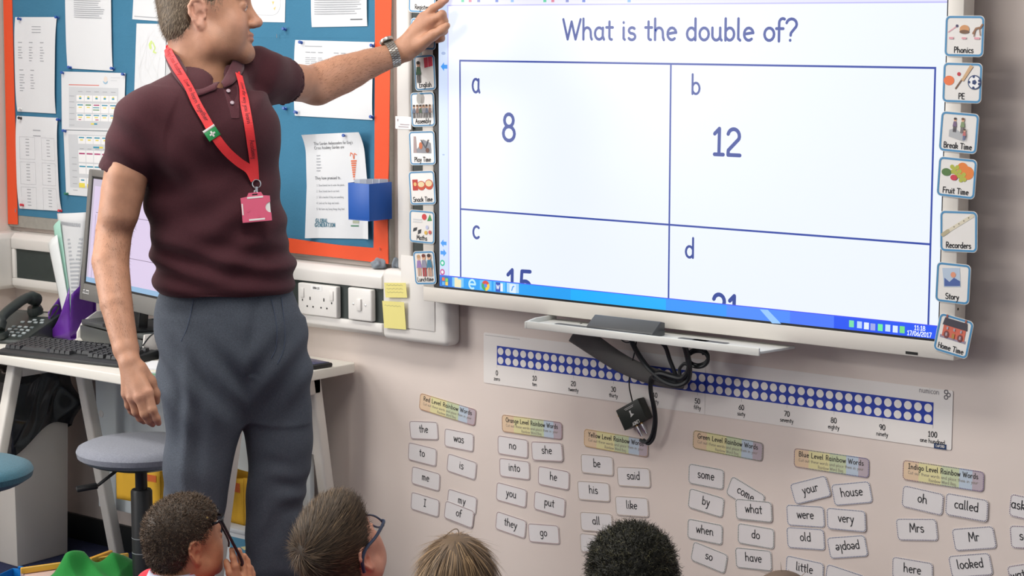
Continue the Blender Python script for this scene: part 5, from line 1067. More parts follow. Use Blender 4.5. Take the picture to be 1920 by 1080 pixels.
# ================================================================== people: smooth solids sampled on a grid and skinned
def npv(v): return np.array(v, dtype=np.float32)
class Field:
    def __init__(s, lo, hi, h):
        s.lo = npv(lo); s.h = h; n = np.ceil((npv(hi)-s.lo)/h).astype(int)+1; s.n = n
        s.v = np.full(tuple(n), 1.0, np.float32)
        s.ax = [s.lo[i]+h*np.arange(n[i], dtype=np.float32) for i in range(3)]
    def _sub(s, lo, hi):
        i0 = np.clip(np.floor((lo-s.lo)/s.h).astype(int), 0, s.n); i1 = np.clip(np.ceil((hi-s.lo)/s.h).astype(int)+1, 0, s.n)
        sl = tuple(slice(a, b) for a, b in zip(i0, i1)); 
        if any(b <= a for a, b in zip(i0, i1)): return None, None
        X = s.ax[0][sl[0]][:, None, None]; Y = s.ax[1][sl[1]][None, :, None]; Z = s.ax[2][sl[2]][None, None, :]
        return sl, (X, Y, Z)
    def _mix(s, sl, d, k, op):
        a = s.v[sl]
        if op == '+':
            h = np.maximum(k-np.abs(a-d), 0)/k; s.v[sl] = np.minimum(a, d)-h*h*k*.25
        elif op == '-':
            d = -d; h = np.maximum(k-np.abs(a-d), 0)/k; s.v[sl] = np.maximum(a, d)+h*h*k*.25
        else:
            h = np.maximum(k-np.abs(a-d), 0)/k; s.v[sl] = np.maximum(a, d)+h*h*k*.25
    def rc(s, a, b, r1, r2, k=.01, op='+'):
        a, b = npv(a), npv(b); m = max(r1, r2)+k+4*s.h
        sl, g = s._sub(np.minimum(a, b)-m, np.maximum(a, b)+m)
        if sl is None: return
        ab = b-a; L = float(ab@ab)+1e-12
        P = [g[i]-a[i] for i in range(3)]
        t = np.clip((P[0]*ab[0]+P[1]*ab[1]+P[2]*ab[2])/L, 0, 1)
        d = np.sqrt((P[0]-t*ab[0])**2+(P[1]-t*ab[1])**2+(P[2]-t*ab[2])**2)-(r1+(r2-r1)*t)
        s._mix(sl, d, k, op)
    def chain(s, pts, rs, k=.01, op='+'):
        for i in range(len(pts)-1): s.rc(pts[i], pts[i+1], rs[i], rs[i+1], k, op)
    def ell(s, c, R, r, k=.01, op='+'):
        c = npv(c); R = np.array(R, np.float32); r = npv(r); m = float(r.max())+k+4*s.h
        sl, g = s._sub(c-m, c+m)
        if sl is None: return
        P = [g[i]-c[i] for i in range(3)]
        q = [P[0]*R[0, j]+P[1]*R[1, j]+P[2]*R[2, j] for j in range(3)]
        k0 = np.sqrt((q[0]/r[0])**2+(q[1]/r[1])**2+(q[2]/r[2])**2); k1 = np.sqrt((q[0]/r[0]**2)**2+(q[1]/r[1]**2)**2+(q[2]/r[2]**2)**2)+1e-9
        s._mix(sl, k0*(k0-1)/k1, k, op)
    def loft(s, st, k=.01, op='+', e=2.0, fn=None):
        """st rows: z, cx, cy, a, b  (a along image right, b along view direction)"""
        st = np.array(sorted(st, key=lambda q: q[0]), np.float32); z0, z1 = st[0, 0], st[-1, 0]
        m = float(st[:, 3:5].max())+k+4*s.h
        lo = np.array([st[:, 1].min()-m, st[:, 2].min()-m, z0-k-3*s.h]); hi = np.array([st[:, 1].max()+m, st[:, 2].max()+m, z1+k+3*s.h])
        sl, g = s._sub(lo, hi)
        if sl is None: return
        zz = g[2].ravel(); f = lambda j: _smooth(zz, st[:, 0], st[:, j])[None, None, :]
        cx, cy, a, b = f(1), f(2), f(3), f(4)
        u = (g[0]-cx)*RGT.x+(g[1]-cy)*RGT.y; v = (g[0]-cx)*(-RGT.y)+(g[1]-cy)*RGT.x
        q = (np.abs(u/a)**e+np.abs(v/b)**e)**(1/e); d = (q-1)*np.minimum(a, b)
        d = np.maximum(d, np.maximum(z0-g[2], g[2]-z1))
        s._mix(sl, d, k, op)
    def cut(s, p, n, k=.004):                      # keep the side where (x-p).n < 0
        n = npv(Vector(n).normalized()); p = npv(p)
        d = (s.ax[0][:, None, None]-p[0])*n[0]+(s.ax[1][None, :, None]-p[1])*n[1]+(s.ax[2][None, None, :]-p[2])*n[2]
        s._mix((slice(None),)*3, d, k, '&')
    def mesh(s):
        v = s.v; s_ = v < 0; nx, ny, nz = v.shape
        c = np.zeros((nx-1, ny-1, nz-1), np.uint8)
        offs = [(i, j, k) for i in (0, 1) for j in (0, 1) for k in (0, 1)]
        for i, j, k in offs: c += s_[i:nx-1+i, j:ny-1+j, k:nz-1+k]
        act = (c > 0) & (c < 8); I = np.argwhere(act); n = len(I)
        idx = np.full(act.shape, -1, np.int32); idx[act] = np.arange(n)
        acc = np.zeros((n, 3), np.float32); cnt = np.zeros(n, np.float32)
        for a in offs:
            for d in range(3):
                if a[d]: continue
                b = list(a); b[d] = 1
                va = v[I[:, 0]+a[0], I[:, 1]+a[1], I[:, 2]+a[2]]; vb = v[I[:, 0]+b[0], I[:, 1]+b[1], I[:, 2]+b[2]]
                m = (va < 0) != (vb < 0); t = np.where(m, va/(va-vb+1e-12), 0)
                q = np.repeat(np.array([a], np.float32), n, 0); q[:, d] += t
                acc[m] += q[m]; cnt[m] += 1
        V = (I+acc/cnt[:, None])*s.h+s.lo; F = []
        for d in range(3):
            e1, e2 = (d+1) % 3, (d+2) % 3
            A0 = [slice(None)]*3; A1 = [slice(None)]*3; A0[d] = slice(0, -1); A1[d] = slice(1, None)
            x = s_[tuple(A0)] != s_[tuple(A1)]; J = np.argwhere(x)
            ok = (J[:, e1] > 0) & (J[:, e2] > 0) & (J[:, e1] < v.shape[e1]-1) & (J[:, e2] < v.shape[e2]-1); J = J[ok]
            ins = s_[J[:, 0], J[:, 1], J[:, 2]]
            def cell(o1, o2): q = J.copy(); q[:, e1] -= o1; q[:, e2] -= o2; return idx[q[:, 0], q[:, 1], q[:, 2]]
            Q = np.stack([cell(1, 1), cell(0, 1), cell(0, 0), cell(1, 0)], 1); Q[~ins] = Q[~ins][:, ::-1]; F.append(Q)
        F = np.concatenate(F) if F else np.zeros((0, 4), int)
        return V.astype(np.float32), F
def _smooth(x, xp, fp):                            # monotone-ish cubic interpolation through stations
    i = np.clip(np.searchsorted(xp, x)-1, 0, len(xp)-2); h = xp[i+1]-xp[i]; t = np.clip((x-xp[i])/h, 0, 1)
    m = np.gradient(fp, xp); return (2*t**3-3*t**2+1)*fp[i]+(t**3-2*t**2+t)*h*m[i]+(-2*t**3+3*t**2)*fp[i+1]+(t**3-t**2)*h*m[i+1]
def relax(V, F, it=1, lam=.5):
    n = len(V)
    for _ in range(it):
        S_ = np.zeros_like(V); c = np.zeros(n, np.float32)
        for a in range(4):
            for b in ((a+1) % 4,):
                np.add.at(S_, F[:, a], V[F[:, b]]); np.add.at(S_, F[:, b], V[F[:, a]]); np.add.at(c, F[:, a], 1); np.add.at(c, F[:, b], 1)
        V = V*(1-lam)+lam*S_/np.maximum(c, 1)[:, None]
    return V
def vnormals(V, F):
    n = np.cross(V[F[:, 2]]-V[F[:, 0]], V[F[:, 3]]-V[F[:, 1]]); N = np.zeros_like(V)
    for a in range(4): np.add.at(N, F[:, a], n)
    return N/(np.linalg.norm(N, axis=1, keepdims=True)+1e-12)
def np_mesh(name, parts, m, parent=None, colf=None, smooth=True):
    Vs, Fs, b = [], [], 0
    for V, F in parts: Vs.append(V); Fs.append(F+b); b += len(V)
    V = np.concatenate(Vs); F = np.concatenate(Fs); me = bpy.data.meshes.new(name)
    me.vertices.add(len(V)); me.vertices.foreach_set('co', V.astype(np.float32).ravel())
    k = F.shape[1]; me.loops.add(len(F)*k); me.loops.foreach_set('vertex_index', F.astype(np.int32).ravel())
    me.polygons.add(len(F)); me.polygons.foreach_set('loop_start', np.arange(0, len(F)*k, k, dtype=np.int32)); me.polygons.foreach_set('loop_total', np.full(len(F), k, np.int32))
    me.update(); me.validate()
    if smooth: me.polygons.foreach_set('use_smooth', np.ones(len(me.polygons), bool))
    if colf is not None:
        c = colf(V) if callable(colf) else colf
        at = me.color_attributes.new('Col', 'FLOAT_COLOR', 'POINT'); at.data.foreach_set('color', np.concatenate([c, np.ones((len(V), 1))], 1).astype(np.float32).ravel())
    return link(name, me, m, parent)
def frame(fwd, up):                                # columns: forward, left, up
    f = Vector(fwd).normalized(); u = Vector(up); u = (u-f*u.dot(f)).normalized(); l = u.cross(f)
    return Matrix((f, l, u)).transposed()
CF = Vector((FWD.x, FWD.y, 0)).normalized()        # horizontal view direction
ZU = Vector((0, 0, 1))
class Head:
    """head-local metres (adult): x forward, y left, z up, origin between the ears"""
    def __init__(s, o, fwd, up, sc=1.0, child=0.0): s.o = Vector(o); s.R = frame(fwd, up); s.s = sc; s.c = child; s.Rn = np.array(s.R, np.float32)
    def P(s, x, y, z): return s.o+s.R @ (Vector((x, y, z))*s.s)
    def loc(s, V): return ((V-npv(s.o)) @ s.Rn)/s.s       # world -> local arrays
    def skin(s, f, neck=None, neck_r=(.056, .060), ears=True):
        c = s.c; E = lambda p, r, k=.01, op='+': f.ell(s.P(*p), s.Rn, [q*s.s for q in r], k*s.s, op)
        C = lambda a, b, r1, r2, k=.01, op='+': f.rc(s.P(*a), s.P(*b), r1*s.s, r2*s.s, k*s.s, op)
        E((-.012, 0, .048), (.098, .077, .090)); E((.020, 0, .035), (.074, .068, .078), .02)
        fz = .010*c                                       # children: shorter lower face
        E((.034, 0, -.022+fz), (.060, .060, .080), .03)
        for y in (-1, 1):
            C((-.004, .054*y, -.040+fz), (.012, .050*y, -.066+fz), .020, .016, .025); C((.012, .050*y, -.066+fz), (.074, .014*y, -.092+fz*1.6), .018, .015, .026)
            E((.062, .040*y, -.020+fz), (.024, .022, .024), .022)
            E((.044, .040*y, -.056+fz), (.036, .024, .032), .03); E((.004, .050*y, -.062+fz), (.022, .018, .026), .025)
        E((.079, 0, -.090+fz*1.6), (.016, .020, .015), .028)
        C((.086, -.030, .036), (.086, .030, .036), .012-.003*c, .012-.003*c, .02)
        C((.092, 0, .020), (.112-.012*c, 0, -.020+fz), .0085, .0105, .012)
        E((.112-.012*c, 0, -.023+fz), (.0125, .0115, .010), .008)
        for y in (-1, 1):
            E((.102-.008*c, .0115*y, -.027+fz), (.010, .0075, .0075), .006); E((.103-.008*c, .0070*y, -.034+fz), (.0045, .0032, .003), .003, '-')
            E((.101, .032*y, .014), (.014, .016, .0105), .014, '-'); E((.082, .032*y, .014), (.0145, .0155, .013), .004)
            C((.0925, .020*y, .0205), (.090, .044*y, .0190), .0028, .0024, .005)
        E((.0925, 0, -.0495+fz), (.0095, .021, .0066), .008); E((.0915, 0, -.0605+fz), (.0095, .018, .0066), .007); C((.1015, -.018, -.0552+fz), (.1015, .018, -.0552+fz), .0013, .0013, .003, '-')
        if ears:
            for y in (-1, 1):
                e = lambda x, z, o=0.0: (-.010+x, y*(.073+o+.20*max(-x, -.02)), z)
                E(e(-.004, .004, .002), (.018, .0052, .028), .008)
                ringp = [(.014, .012), (.012, .026), (.002, .034), (-.012, .032), (-.020, .020), (-.020, .004), (-.013, -.012), (-.006, -.024)]
                for i in range(len(ringp)-1): C(e(*ringp[i], .006), e(*ringp[i+1], .006), .0046, .0044, .003)
                E(e(.001, -.026, .003), (.0095, .0055, .0105), .006); C(e(.010, .004, .005), e(.011, -.006, .005), .0045, .004, .004)
                C(e(-.008, .022, .006), e(-.006, -.006, .005), .0035, .003, .004); E(e(.003, -.002, .010), (.0085, .007, .010), .004, '-'); E(e(-.014, .012, .010), (.0035, .005, .012), .003, '-')
        if neck is not None:
            C2 = lambda a, b, r1, r2, k: f.rc(a, b, r1, r2, k)
            C2(s.P(-.026, 0, -.035), neck, neck_r[0], neck_r[1], .03)
    def colors(s, base, V, lips=(.55, .22, .20), red=(.70, .36, .28)):
        L = s.loc(V); c = np.tile(npv(base), (len(V), 1)); fz = .010*s.c
        def blend(w, col): nonlocal c; c = c*(1-w[:, None])+npv(col)*w[:, None]
        g = lambda p, r: np.exp(-(((L-npv(p))/npv(r))**2).sum(1))
        for y in (-1, 1):
            blend(.45*np.clip(g((-.012, .082*y, .002), (.028, .016, .042))*1.3, 0, 1), red); blend((.30-.15*s.c)*g((.070, .045*y, -.022+fz), (.028, .025, .025)), red)
        blend(.35*g((.118, 0, -.022+fz), (.016, .016, .014)), red)
        blend(np.clip(g((.105, 0, -.055+fz), (.014, .024, .0085))*1.2, 0, 1)*.85, lips)
        return c
def strands(V, F, n, dirf, length, width, base, var=.25, seg=3, seed=1, lift=.0, curl=0.0, mask=None):
    """tapered ribbons rooted on a surface; returns verts, quads, colours"""
    r = np.random.default_rng(seed); A_ = V[F[:, 0]]; nrm = np.cross(V[F[:, 2]]-A_, V[F[:, 3]]-V[F[:, 1]]); ar = np.linalg.norm(nrm, axis=1)+1e-12
    if mask is not None: ar = ar*mask(V[F].mean(1))
    i = r.choice(len(F), n, p=ar/ar.sum()); u, w = r.random((2, n, 1)).astype(np.float32)
    P = (V[F[i, 0]]*(1-u)+V[F[i, 1]]*u)*(1-w)+(V[F[i, 3]]*(1-u)+V[F[i, 2]]*u)*w; N = nrm[i]/np.linalg.norm(nrm[i], axis=1, keepdims=True)
    D = dirf(P, N, r); D /= np.linalg.norm(D, axis=1, keepdims=True)+1e-9
    L = (length(P, r) if callable(length) else length*(.7+.6*r.random(n)))[:, None]
    sd = np.cross(D, N); sd /= np.linalg.norm(sd, axis=1, keepdims=True)+1e-9
    ph = r.random((n, 1))*6.28; VV = []
    for k in range(seg+1):
        t = k/seg; c = P-N*.001+D*L*t+N*(lift*math.sin(math.pi*t*.9))
        if curl: c = c+sd*curl*np.sin(ph+t*9)+N*curl*np.cos(ph+t*9)*.8
        wd_ = width*(1-.85*t**2); VV += [c-sd*wd_/2, c+sd*wd_/2]
    VV = np.stack(VV, 1).reshape(-1, 3); m = 2*(seg+1); base_i = (np.arange(n)*m)[:, None]
    Q = np.concatenate([base_i+np.array([[2*k, 2*k+1, 2*k+3, 2*k+2]]) for k in range(seg)], 0)
    sh = (1+var*(r.random((n, 1))*2-1)); col = np.repeat(npv(base)[None]*sh, m, 0)
    return VV.astype(np.float32), Q, col
M_skin = mat('skin_surface', (.6, .4, .3), .52, attr='Col', bump=.25, bscale=380, sss=.08, var=.12, vscale=45)
M_hair = mat('hair_surface', (.1, .07, .05), .55, attr='Col', spec=.35)
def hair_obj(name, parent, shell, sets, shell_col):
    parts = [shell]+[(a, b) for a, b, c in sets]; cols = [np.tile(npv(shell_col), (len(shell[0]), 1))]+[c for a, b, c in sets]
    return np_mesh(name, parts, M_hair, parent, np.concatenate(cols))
def bvh_of(V, F): return BVHTree.FromPolygons([tuple(v) for v in V.tolist()], F.tolist())
# ================================================================== the man pointing at the screen
def cxyz(px, py, d): p = A(px, py, d); return (p.z, p.x, p.y)
def stn(py, xl, xr, d, bf=None, b=None):              # loft station from a silhouette row
    p = A((xl+xr)/2, py, d); a = (xr-xl)/2*d/F_PX; return (p.z, p.x, p.y, a, b if b else a*bf)
SK = S(188, 138, 110)
tch_o = A(430, 700, 4.72)
# ---- joints (pixel column, row, distance)
NB = A(386, 168, 4.68); JR = A(262, 232, 4.57); JL = A(492, 138, 4.79)
RE = A(214, 432, 4.60); RW = A(236, 655, 4.49); LE = A(582, 158, 5.00); LW = A(742, 102, 5.075)
hd = Head(A(389, 33, 4.665), RGT*1.0+UPV*.10+FWD*.04, UPV*1.0-RGT*.10-FWD*.03, 1.0)
# ---- head and neck
f = Field(hd.P(-.14, -.12, -.26)-Vector((.1, .1, .02)), hd.P(.15, .12, .17)+Vector((.1, .1, .05)), .0024)
hd.skin(f, NB+Vector((0, 0, .0)), (.057, .064)); f.rc(hd.P(-.045, 0, -.03), A(372, 150, 4.70), .048, .060, .03)
hV, hF = f.mesh(); hV = relax(hV, hF, 1, .4)
# ---- left arm (pointing)
f = Field(npv(LE)-npv((.42, .42, .25)), npv(LE)+npv((.35, .45, .33)), .0026)
JL2 = A(515, 150, 4.83); f.chain([JL2, LE], [.047, .0455], .004)
f.chain([LE, A(640, 138, 5.03), A(690, 120, 5.055), LW], [.0455, .0455, .037, .0285], .004)
f.rc(A(600, 172, 4.99), A(665, 140, 5.03), .030, .022, .03)
tip = W(837, 0, BY-.0075); td = (tip-CAM).dot(FWD)
kn = {'i': A(794, 34, 5.055), 'm': A(806, 40, 5.045), 'r': A(810, 54, 5.06), 'p': A(806, 68, 5.075)}
wr = A(757, 92, 5.075)
for q, r_ in (('i', .0155), ('m', .016), ('r', .015), ('p', .014)): f.rc(wr, kn[q], .0225, r_, .014)
f.rc(A(765, 98, 5.065), A(800, 72, 5.05), .020, .0165, .014)
i1 = A(812, 16, (5.055+td)/2-.004)
f.chain([kn['i'], i1, (i1+tip)/2, tip], [.0125, .0100, .0092, .0074], .006)
f.chain([kn['m'], A(829, 27, 5.02), A(833, 40, 5.03), A(822, 46, 5.045)], [.0125, .0105, .0098, .0085], .005)
f.chain([kn['r'], A(830, 44, 5.035), A(833, 58, 5.045), A(823, 62, 5.05)], [.0120, .0098, .0092, .008], .005)
f.chain([kn['p'], A(824, 62, 5.05), A(828, 72, 5.055), A(820, 76, 5.06)], [.011, .0090, .0084, .0075], .005)
f.chain([A(786, 84, 5.05), A(812, 66, 5.02), A(829, 56, 5.005), A(838, 48, 5.00)], [.0175, .0130, .0110, .0086], .008)
aV, aF = f.mesh(); aV = relax(aV, aF, 2, .5)
# ---- right arm (hanging)
lo = np.minimum.reduce([npv(JR), npv(RE), npv(RW)])-npv((.13, .13, .22)); hi = np.maximum.reduce([npv(JR), npv(RE), npv(RW)])+npv((.16, .16, .02))
f = Field(lo, hi, .0026)
f.chain([A(252, 270, 4.57), A(230, 360, 4.59), RE], [.049, .047, .041], .004)
f.chain([RE, A(207, 490, 4.575), A(218, 570, 4.53), RW], [.041, .0415, .036, .0285], .004)
f.rc(A(226, 400, 4.57), A(232, 330, 4.56), .034, .036, .03)
w2 = A(243, 680, 4.475); kp = {'i': A(277, 736, 4.447), 'm': A(262, 744, 4.445), 'r': A(248, 745, 4.458), 'p': A(238, 738, 4.478)}
for q in 'imrp': f.rc(w2, kp[q], .0195, .0135, .010)
f.rc(RW, w2, .0280, .0225, .006)
f.chain([kp['i'], A(286, 768, 4.443), A(293, 784, 4.452), A(297, 793, 4.462)], [.0115, .0098, .0088, .0074], .005)
f.chain([kp['m'], A(271, 776, 4.447), A(279, 788, 4.462), A(286, 795, 4.474)], [.0118, .0100, .0090, .0076], .005)
f.chain([kp['r'], A(255, 772, 4.465), A(263, 784, 4.482), A(270, 790, 4.496)], [.0112, .0094, .0086, .0074], .005)
f.chain([kp['p'], A(241, 760, 4.490), A(247, 771, 4.504), A(253, 777, 4.515)], [.0098, .0084, .0076, .0066], .005)
f.chain([A(262, 692, 4.475), A(281, 716, 4.485), A(290, 738, 4.492), A(293, 752, 4.50)], [.0180, .0130, .0108, .0088], .010)
rV, rF = f.mesh(); rV = relax(rV, rF, 2, .5)
# ---- hidden core and feet keep the figure whole
f = Field((tch_o.x-.35, tch_o.y-.35, -.01), (tch_o.x+.35, tch_o.y+.35, 1.5), .010)
f.loft([stn(950, 325, 415, 4.78, .9)[:0] or stn(1180, 330, 390, 4.84, 1.0), stn(900, 345, 415, 4.76, 1), stn(760, 350, 430, 4.74, 1)], .02)
f.loft([stn(1180, 490, 545, 4.92, 1.0), stn(900, 490, 550, 4.86, 1), stn(760, 475, 560, 4.82, 1)], .02)
f.loft([stn(720, 340, 545, 4.76, .7), stn(560, 325, 520, 4.74, .7), stn(400, 325, 505, 4.72, .7), stn(250, 310, 470, 4.69, .7), stn(190, 340, 440, 4.68, .8)], .03)
cV, cF = f.mesh()
def tcol(V):
    c = hd.colors(SK, V); L = hd.loc(V)
    st = np.clip((-(L[:, 2])-.025)/.03, 0, 1)*np.clip((L[:, 0]-.02)/.03, 0, 1)*(L[:, 2] > -.125)
    near = np.exp(-((L-npv((.09, 0, -.05)))**2/npv((.06, .08, .05))**2).sum(1))
    c = c*(1-(.28*np.clip(st+near*.35, 0, 1)*(np.abs(L[:, 1]) < .12)*(L[:, 0] > 0))[:, None])          # stubble
    for q in (kp['i'], kp['m'], kp['r'], kp['p'], kn['i'], kn['m']):
        w = .30*np.exp(-((V-npv(q))**2).sum(1)/.014**2); c = c*(1-w[:, None])+npv((.60, .28, .22))*w[:, None]
    for q in (A(297, 793, 4.46), A(286, 795, 4.47), tip):
        w = .35*np.exp(-((V-npv(q))**2).sum(1)/.016**2); c = c*(1-w[:, None])+npv((.62, .27, .23))*w[:, None]
    return c
man = np_mesh('person', [(hV, hF), (aV, aF), (rV, rF), (cV, cF)], M_skin, None, tcol)
tag(man, 'man in a maroon polo shirt and grey trousers pointing at the screen', 'person')
# nails
def nail(c, d, n, w, l, par):
    c, d, n = Vector(c), Vector(d).normalized(), Vector(n).normalized(); n = (n-d*n.dot(d)).normalized(); s_ = d.cross(n); V, Fc = [], []
    for j in range(5):
        for i in range(5): u, v = i/4*2-1, j/4*2-1; V.append(c+s_*u*w/2*(1-.25*max(v, 0)**2)+d*v*l/2-n*(u*u*w*.22)+n*.0004)
    for j in range(4):
        for i in range(4): a = j*5+i; Fc.append((a, a+1, a+6, a+5))
    return raw('fingernail', V, Fc, mat('nail', S(222, 176, 160), .3), par, smooth=True)
nail(A(297, 793, 4.462)-FWD*.0068+RGT*.002, A(297, 793, 4.462)-A(293, 784, 4.452), -FWD+RGT*.6, .009, .010, man)
# ---- eyes and brows
M_eye = mat('eye_white', S(224, 218, 212), .15); M_iris = mat('eye_iris', S(70, 84, 96), .1)
def eyes(h, par):
    for y in (-1, 1):
        c = h.P(.0835, .032*y, .0135); r = .0128*h.s
        o = lathe('eye', [(r*math.sin(a), -r*math.cos(a)) for a in np.linspace(.05, math.pi-.05, 14)], c, M_eye, par, 20, axis=h.R @ Vector((1, 0, 0)))
        lathe('iris', [(.0058*h.s, 0), (.003*h.s, .0012*h.s), (.0004, .0013*h.s)], c+h.R @ Vector((r*.92, 0, 0)), M_iris, o, 16, axis=h.R @ Vector((1, 0, 0)))
eyes(hd, man)
# ---- hair
f = Field(hd.P(-.15, -.13, -.10)-Vector((.1, .1, .02)), hd.P(.13, .13, .18)+Vector((.1, .1, .05)), .004)
f.ell(hd.P(-.012, 0, .050), hd.Rn, (.103, .081, .097)); f.ell(hd.P(.012, 0, .075), hd.Rn, (.088, .072, .078), .02)
f.ell(hd.P(-.052, 0, -.005), hd.Rn, (.058, .068, .062), .02)
f.rc(hd.P(.120, -.2, -.030), hd.P(.120, .2, -.030), .086, .086, .01, '-'); 
for y in (-1, 1): f.ell(hd.P(-.006, .085*y, -.006), hd.Rn, (.034, .030, .042), .006, '-')
f.rc(hd.P(.02, -.2, -.085), hd.P(.02, .2, -.085), .062, .062, .01, '-')
sV, sF = f.mesh(); sL = lambda V: hd.loc(V); HB = S(118, 102, 84)
def tdir(P, N, r):
    back = npv(hd.R @ Vector((-.15, 0, -.95))); return back*1.0+N*.55+r.normal(0, .22, P.shape)
hset = [strands(sV, sF, 10000, tdir, .010, .0010, HB, .38, 2, 3, mask=lambda C: (hd.loc(C)[:, 2] > -.048).astype(np.float32)+1e-9)]
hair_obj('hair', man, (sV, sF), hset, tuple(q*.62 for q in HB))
bV, bF = hV, hF
brow = strands(hV, hF, 500, lambda P, N, r: npv(hd.R @ Vector((-.5, 0, .1)))+N*.4+np.sign(hd.loc(P)[:, 1:2])*npv(hd.R @ Vector((0, 1, 0)))*.7, .009, .0008, S(104, 82, 62), .3, 2, 5,
      mask=lambda C: ((lambda L: (np.abs(L[:, 2]-.033-.02*np.abs(L[:, 1])*0) < .0045)*(np.abs(np.abs(L[:, 1])-.032) < .018)*(L[:, 0] > .06))(hd.loc(C))).astype(np.float32)+1e-9)
np_mesh('eyebrows', [(brow[0], brow[1])], M_hair, man, brow[2])
# ---- polo shirt
M_polo = mat('maroon_knit', S(63, 17, 28), .9, bump=.5, bscale=700, sheen=.05, var=.2, vscale=340)
f = Field((NB.x-.55, NB.y-.45, .94), (NB.x+.50, NB.y+.45, 1.62), .0038)
SRe = A(232, 322, 4.585); f.chain([A(266, 236, 4.575), A(250, 280, 4.575), SRe], [.064, .0615, .0585], .008)
SLe = A(531, 152, 4.875); f.chain([A(484, 148, 4.785), SLe], [.062, .0575], .008)
dR = (SRe-A(258, 240, 4.57)).normalized(); dL = (SLe-A(488, 142, 4.785)).normalized()
for p, d_ in ((SRe+dR*.010, dR), (SLe+dL*.012, dL)):          # open sleeve ends, cut square
    sl_b, g = f._sub(npv(p)-.13, npv(p)+.13)
    dd = (g[0]-p.x)*d_.x+(g[1]-p.y)*d_.y+(g[2]-p.z)*d_.z; f._mix(sl_b, dd, .006, '&')
f.chain([A(240, 300, 4.58), SRe, SRe+dR*.05], [.040, .0530, .0550], .004, '-'); f.chain([A(512, 146, 4.84), SLe, SLe+dL*.05], [.040, .0530, .0550], .004, '-')
f.loft([stn(588, 300, 552, 4.70, .80), stn(545, 292, 553, 4.70, .80), stn(500, 288, 551, 4.70, .80), stn(450, 284, 541, 4.69, .80), stn(400, 276, 531, 4.68, .79), stn(330, 270, 524, 4.68, .78), stn(260, 268, 517, 4.68, .74), stn(215, 268, 508, 4.68, .68), stn(185, 290, 490, 4.69, .60)], .02, e=2.25)
f.rc(A(372, 178, 4.69), A(276, 222, 4.58), .066, .060, .05); f.rc(A(400, 160, 4.70), A(482, 138, 4.775), .066, .058, .05); f.rc(A(395, 190, 4.64), A(440, 240, 4.63), .085, .095, .05)
f.rc(A(350, 215, 4.61), A(345, 270, 4.59), .08, .08, .05); f.rc(A(385, 138, 4.69), A(386, 170, 4.68), .062, .075, .04)
# neck opening and hem
f.rc(A(387, 30, 4.665), A(384, 128, 4.672), .062, .066, .006, '-'); f.rc(A(384, 128, 4.66), A(408, 164, 4.585), .057, .020, .012, '-')
zh = A(430, 562, 4.58).z; f.cut((0, 0, zh), (0, 0, -1), .012)
f.loft([(zh-.02, *stn(560, 312, 541, 4.70, .8)[1:]), (zh+.03, *stn(545, 318, 535, 4.70, .8)[1:])], .004, '-')
pV, pF = f.mesh()
N_ = vnormals(pV, pF); zz_ = pV[:, 2]; uu = (pV-npv(NB)) @ npv(RGT); ww = (pV-npv(NB)) @ npv(CF)
def soft(z, c, w): return np.exp(-((z-c)/w)**2)
fold = .0050*soft(zz_, zh+.075, .055)*np.sin(zz_*105+uu*16+2.0*np.sin(uu*11)) + .0035*soft(zz_, zh+.16, .10)*np.sin(zz_*62-uu*34+1.2*np.sin(uu*17+1))
fold += .0040*np.exp(-((uu+.02)/.10)**2)*soft(zz_, 1.28, .10)*np.sin(uu*46+zz_*42) + .0045*np.exp(-((uu-.13)/.05)**2)*soft(zz_, 1.47, .07)*np.sin(uu*95-zz_*30)
fold += .0030*np.exp(-((uu+.165)/.07)**2)*soft(zz_, 1.34, .10)*np.sin(zz_*70+uu*55) + .0016*np.sin(uu*31+zz_*23)*np.sin(zz_*19-uu*9+1)
fold -= .0035*soft(zz_, zh+.006, .009)
pV = pV+N_*(1.5*fold)[:, None]; pV = relax(pV, pF, 3, .4)
polo = np_mesh('polo_shirt', [(pV, pF)], M_polo, man)
pb_ = bvh_of(pV, pF)
def on_shirt(px, py, off=.003, use_collar=False):
    d = ray(px, py).normalized(); h_ = pb_.ray_cast(CAM, d, 8.0)
    for cb in (CB if use_collar else ()):
        q = cb.ray_cast(CAM, d, 8.0)
        if q[0] is not None and (h_[0] is None or q[3] < h_[3]): h_ = (q[0], q[1] if q[1].dot(d) < 0 else -q[1], 0, q[3])
    return (h_[0]+h_[1]*off, h_[1]) if h_[0] is not None else (A(px, py, 4.6), -FWD)
# ---- collar: two folded flaps around the neck
M_coll = mat('maroon_collar', S(74, 24, 36), .85, bump=.6, bscale=500, sheen=.15)
CB = []
def collar(path_in, path_out, name, bulge=.005):
    n = 24; a = cr(path_in, 8); b = cr(path_out, 8); m_ = min(len(a), len(b)); V, Fc = [], []
    for i in range(m_):
        p, q = a[i], b[i]
        for j in range(6): t = j/5; V.append(p*(1-t)+q*t+(-FWD*.5+ZU*.7)*(bulge*math.sin(math.pi*t)))
    for i in range(m_-1):
        for j in range(5): k_ = i*6+j; Fc.append((k_, k_+1, k_+7, k_+6))
    CB.append(BVHTree.FromPolygons([tuple(v) for v in V], Fc)); o = raw(name, V, Fc, M_coll, man, smooth=True); md = o.modifiers.new('s', 'SOLIDIFY'); md.thickness = .0022; md.offset = 1; return o
ci = [A(436, 92, 4.735), A(400, 76, 4.755), A(350, 68, 4.745), A(325, 74, 4.69), A(334, 104, 4.628), A(354, 137, 4.592), A(380, 157, 4.572), A(412, 155, 4.568)]
def sh(px, py, off=.004): return on_shirt(px, py, off)[0]
co = [A(452, 108, 4.76), A(405, 96, 4.79), A(335, 90, 4.78), A(311, 100, 4.69), sh(319, 130), sh(338, 160), sh(363, 182), sh(405, 170)]
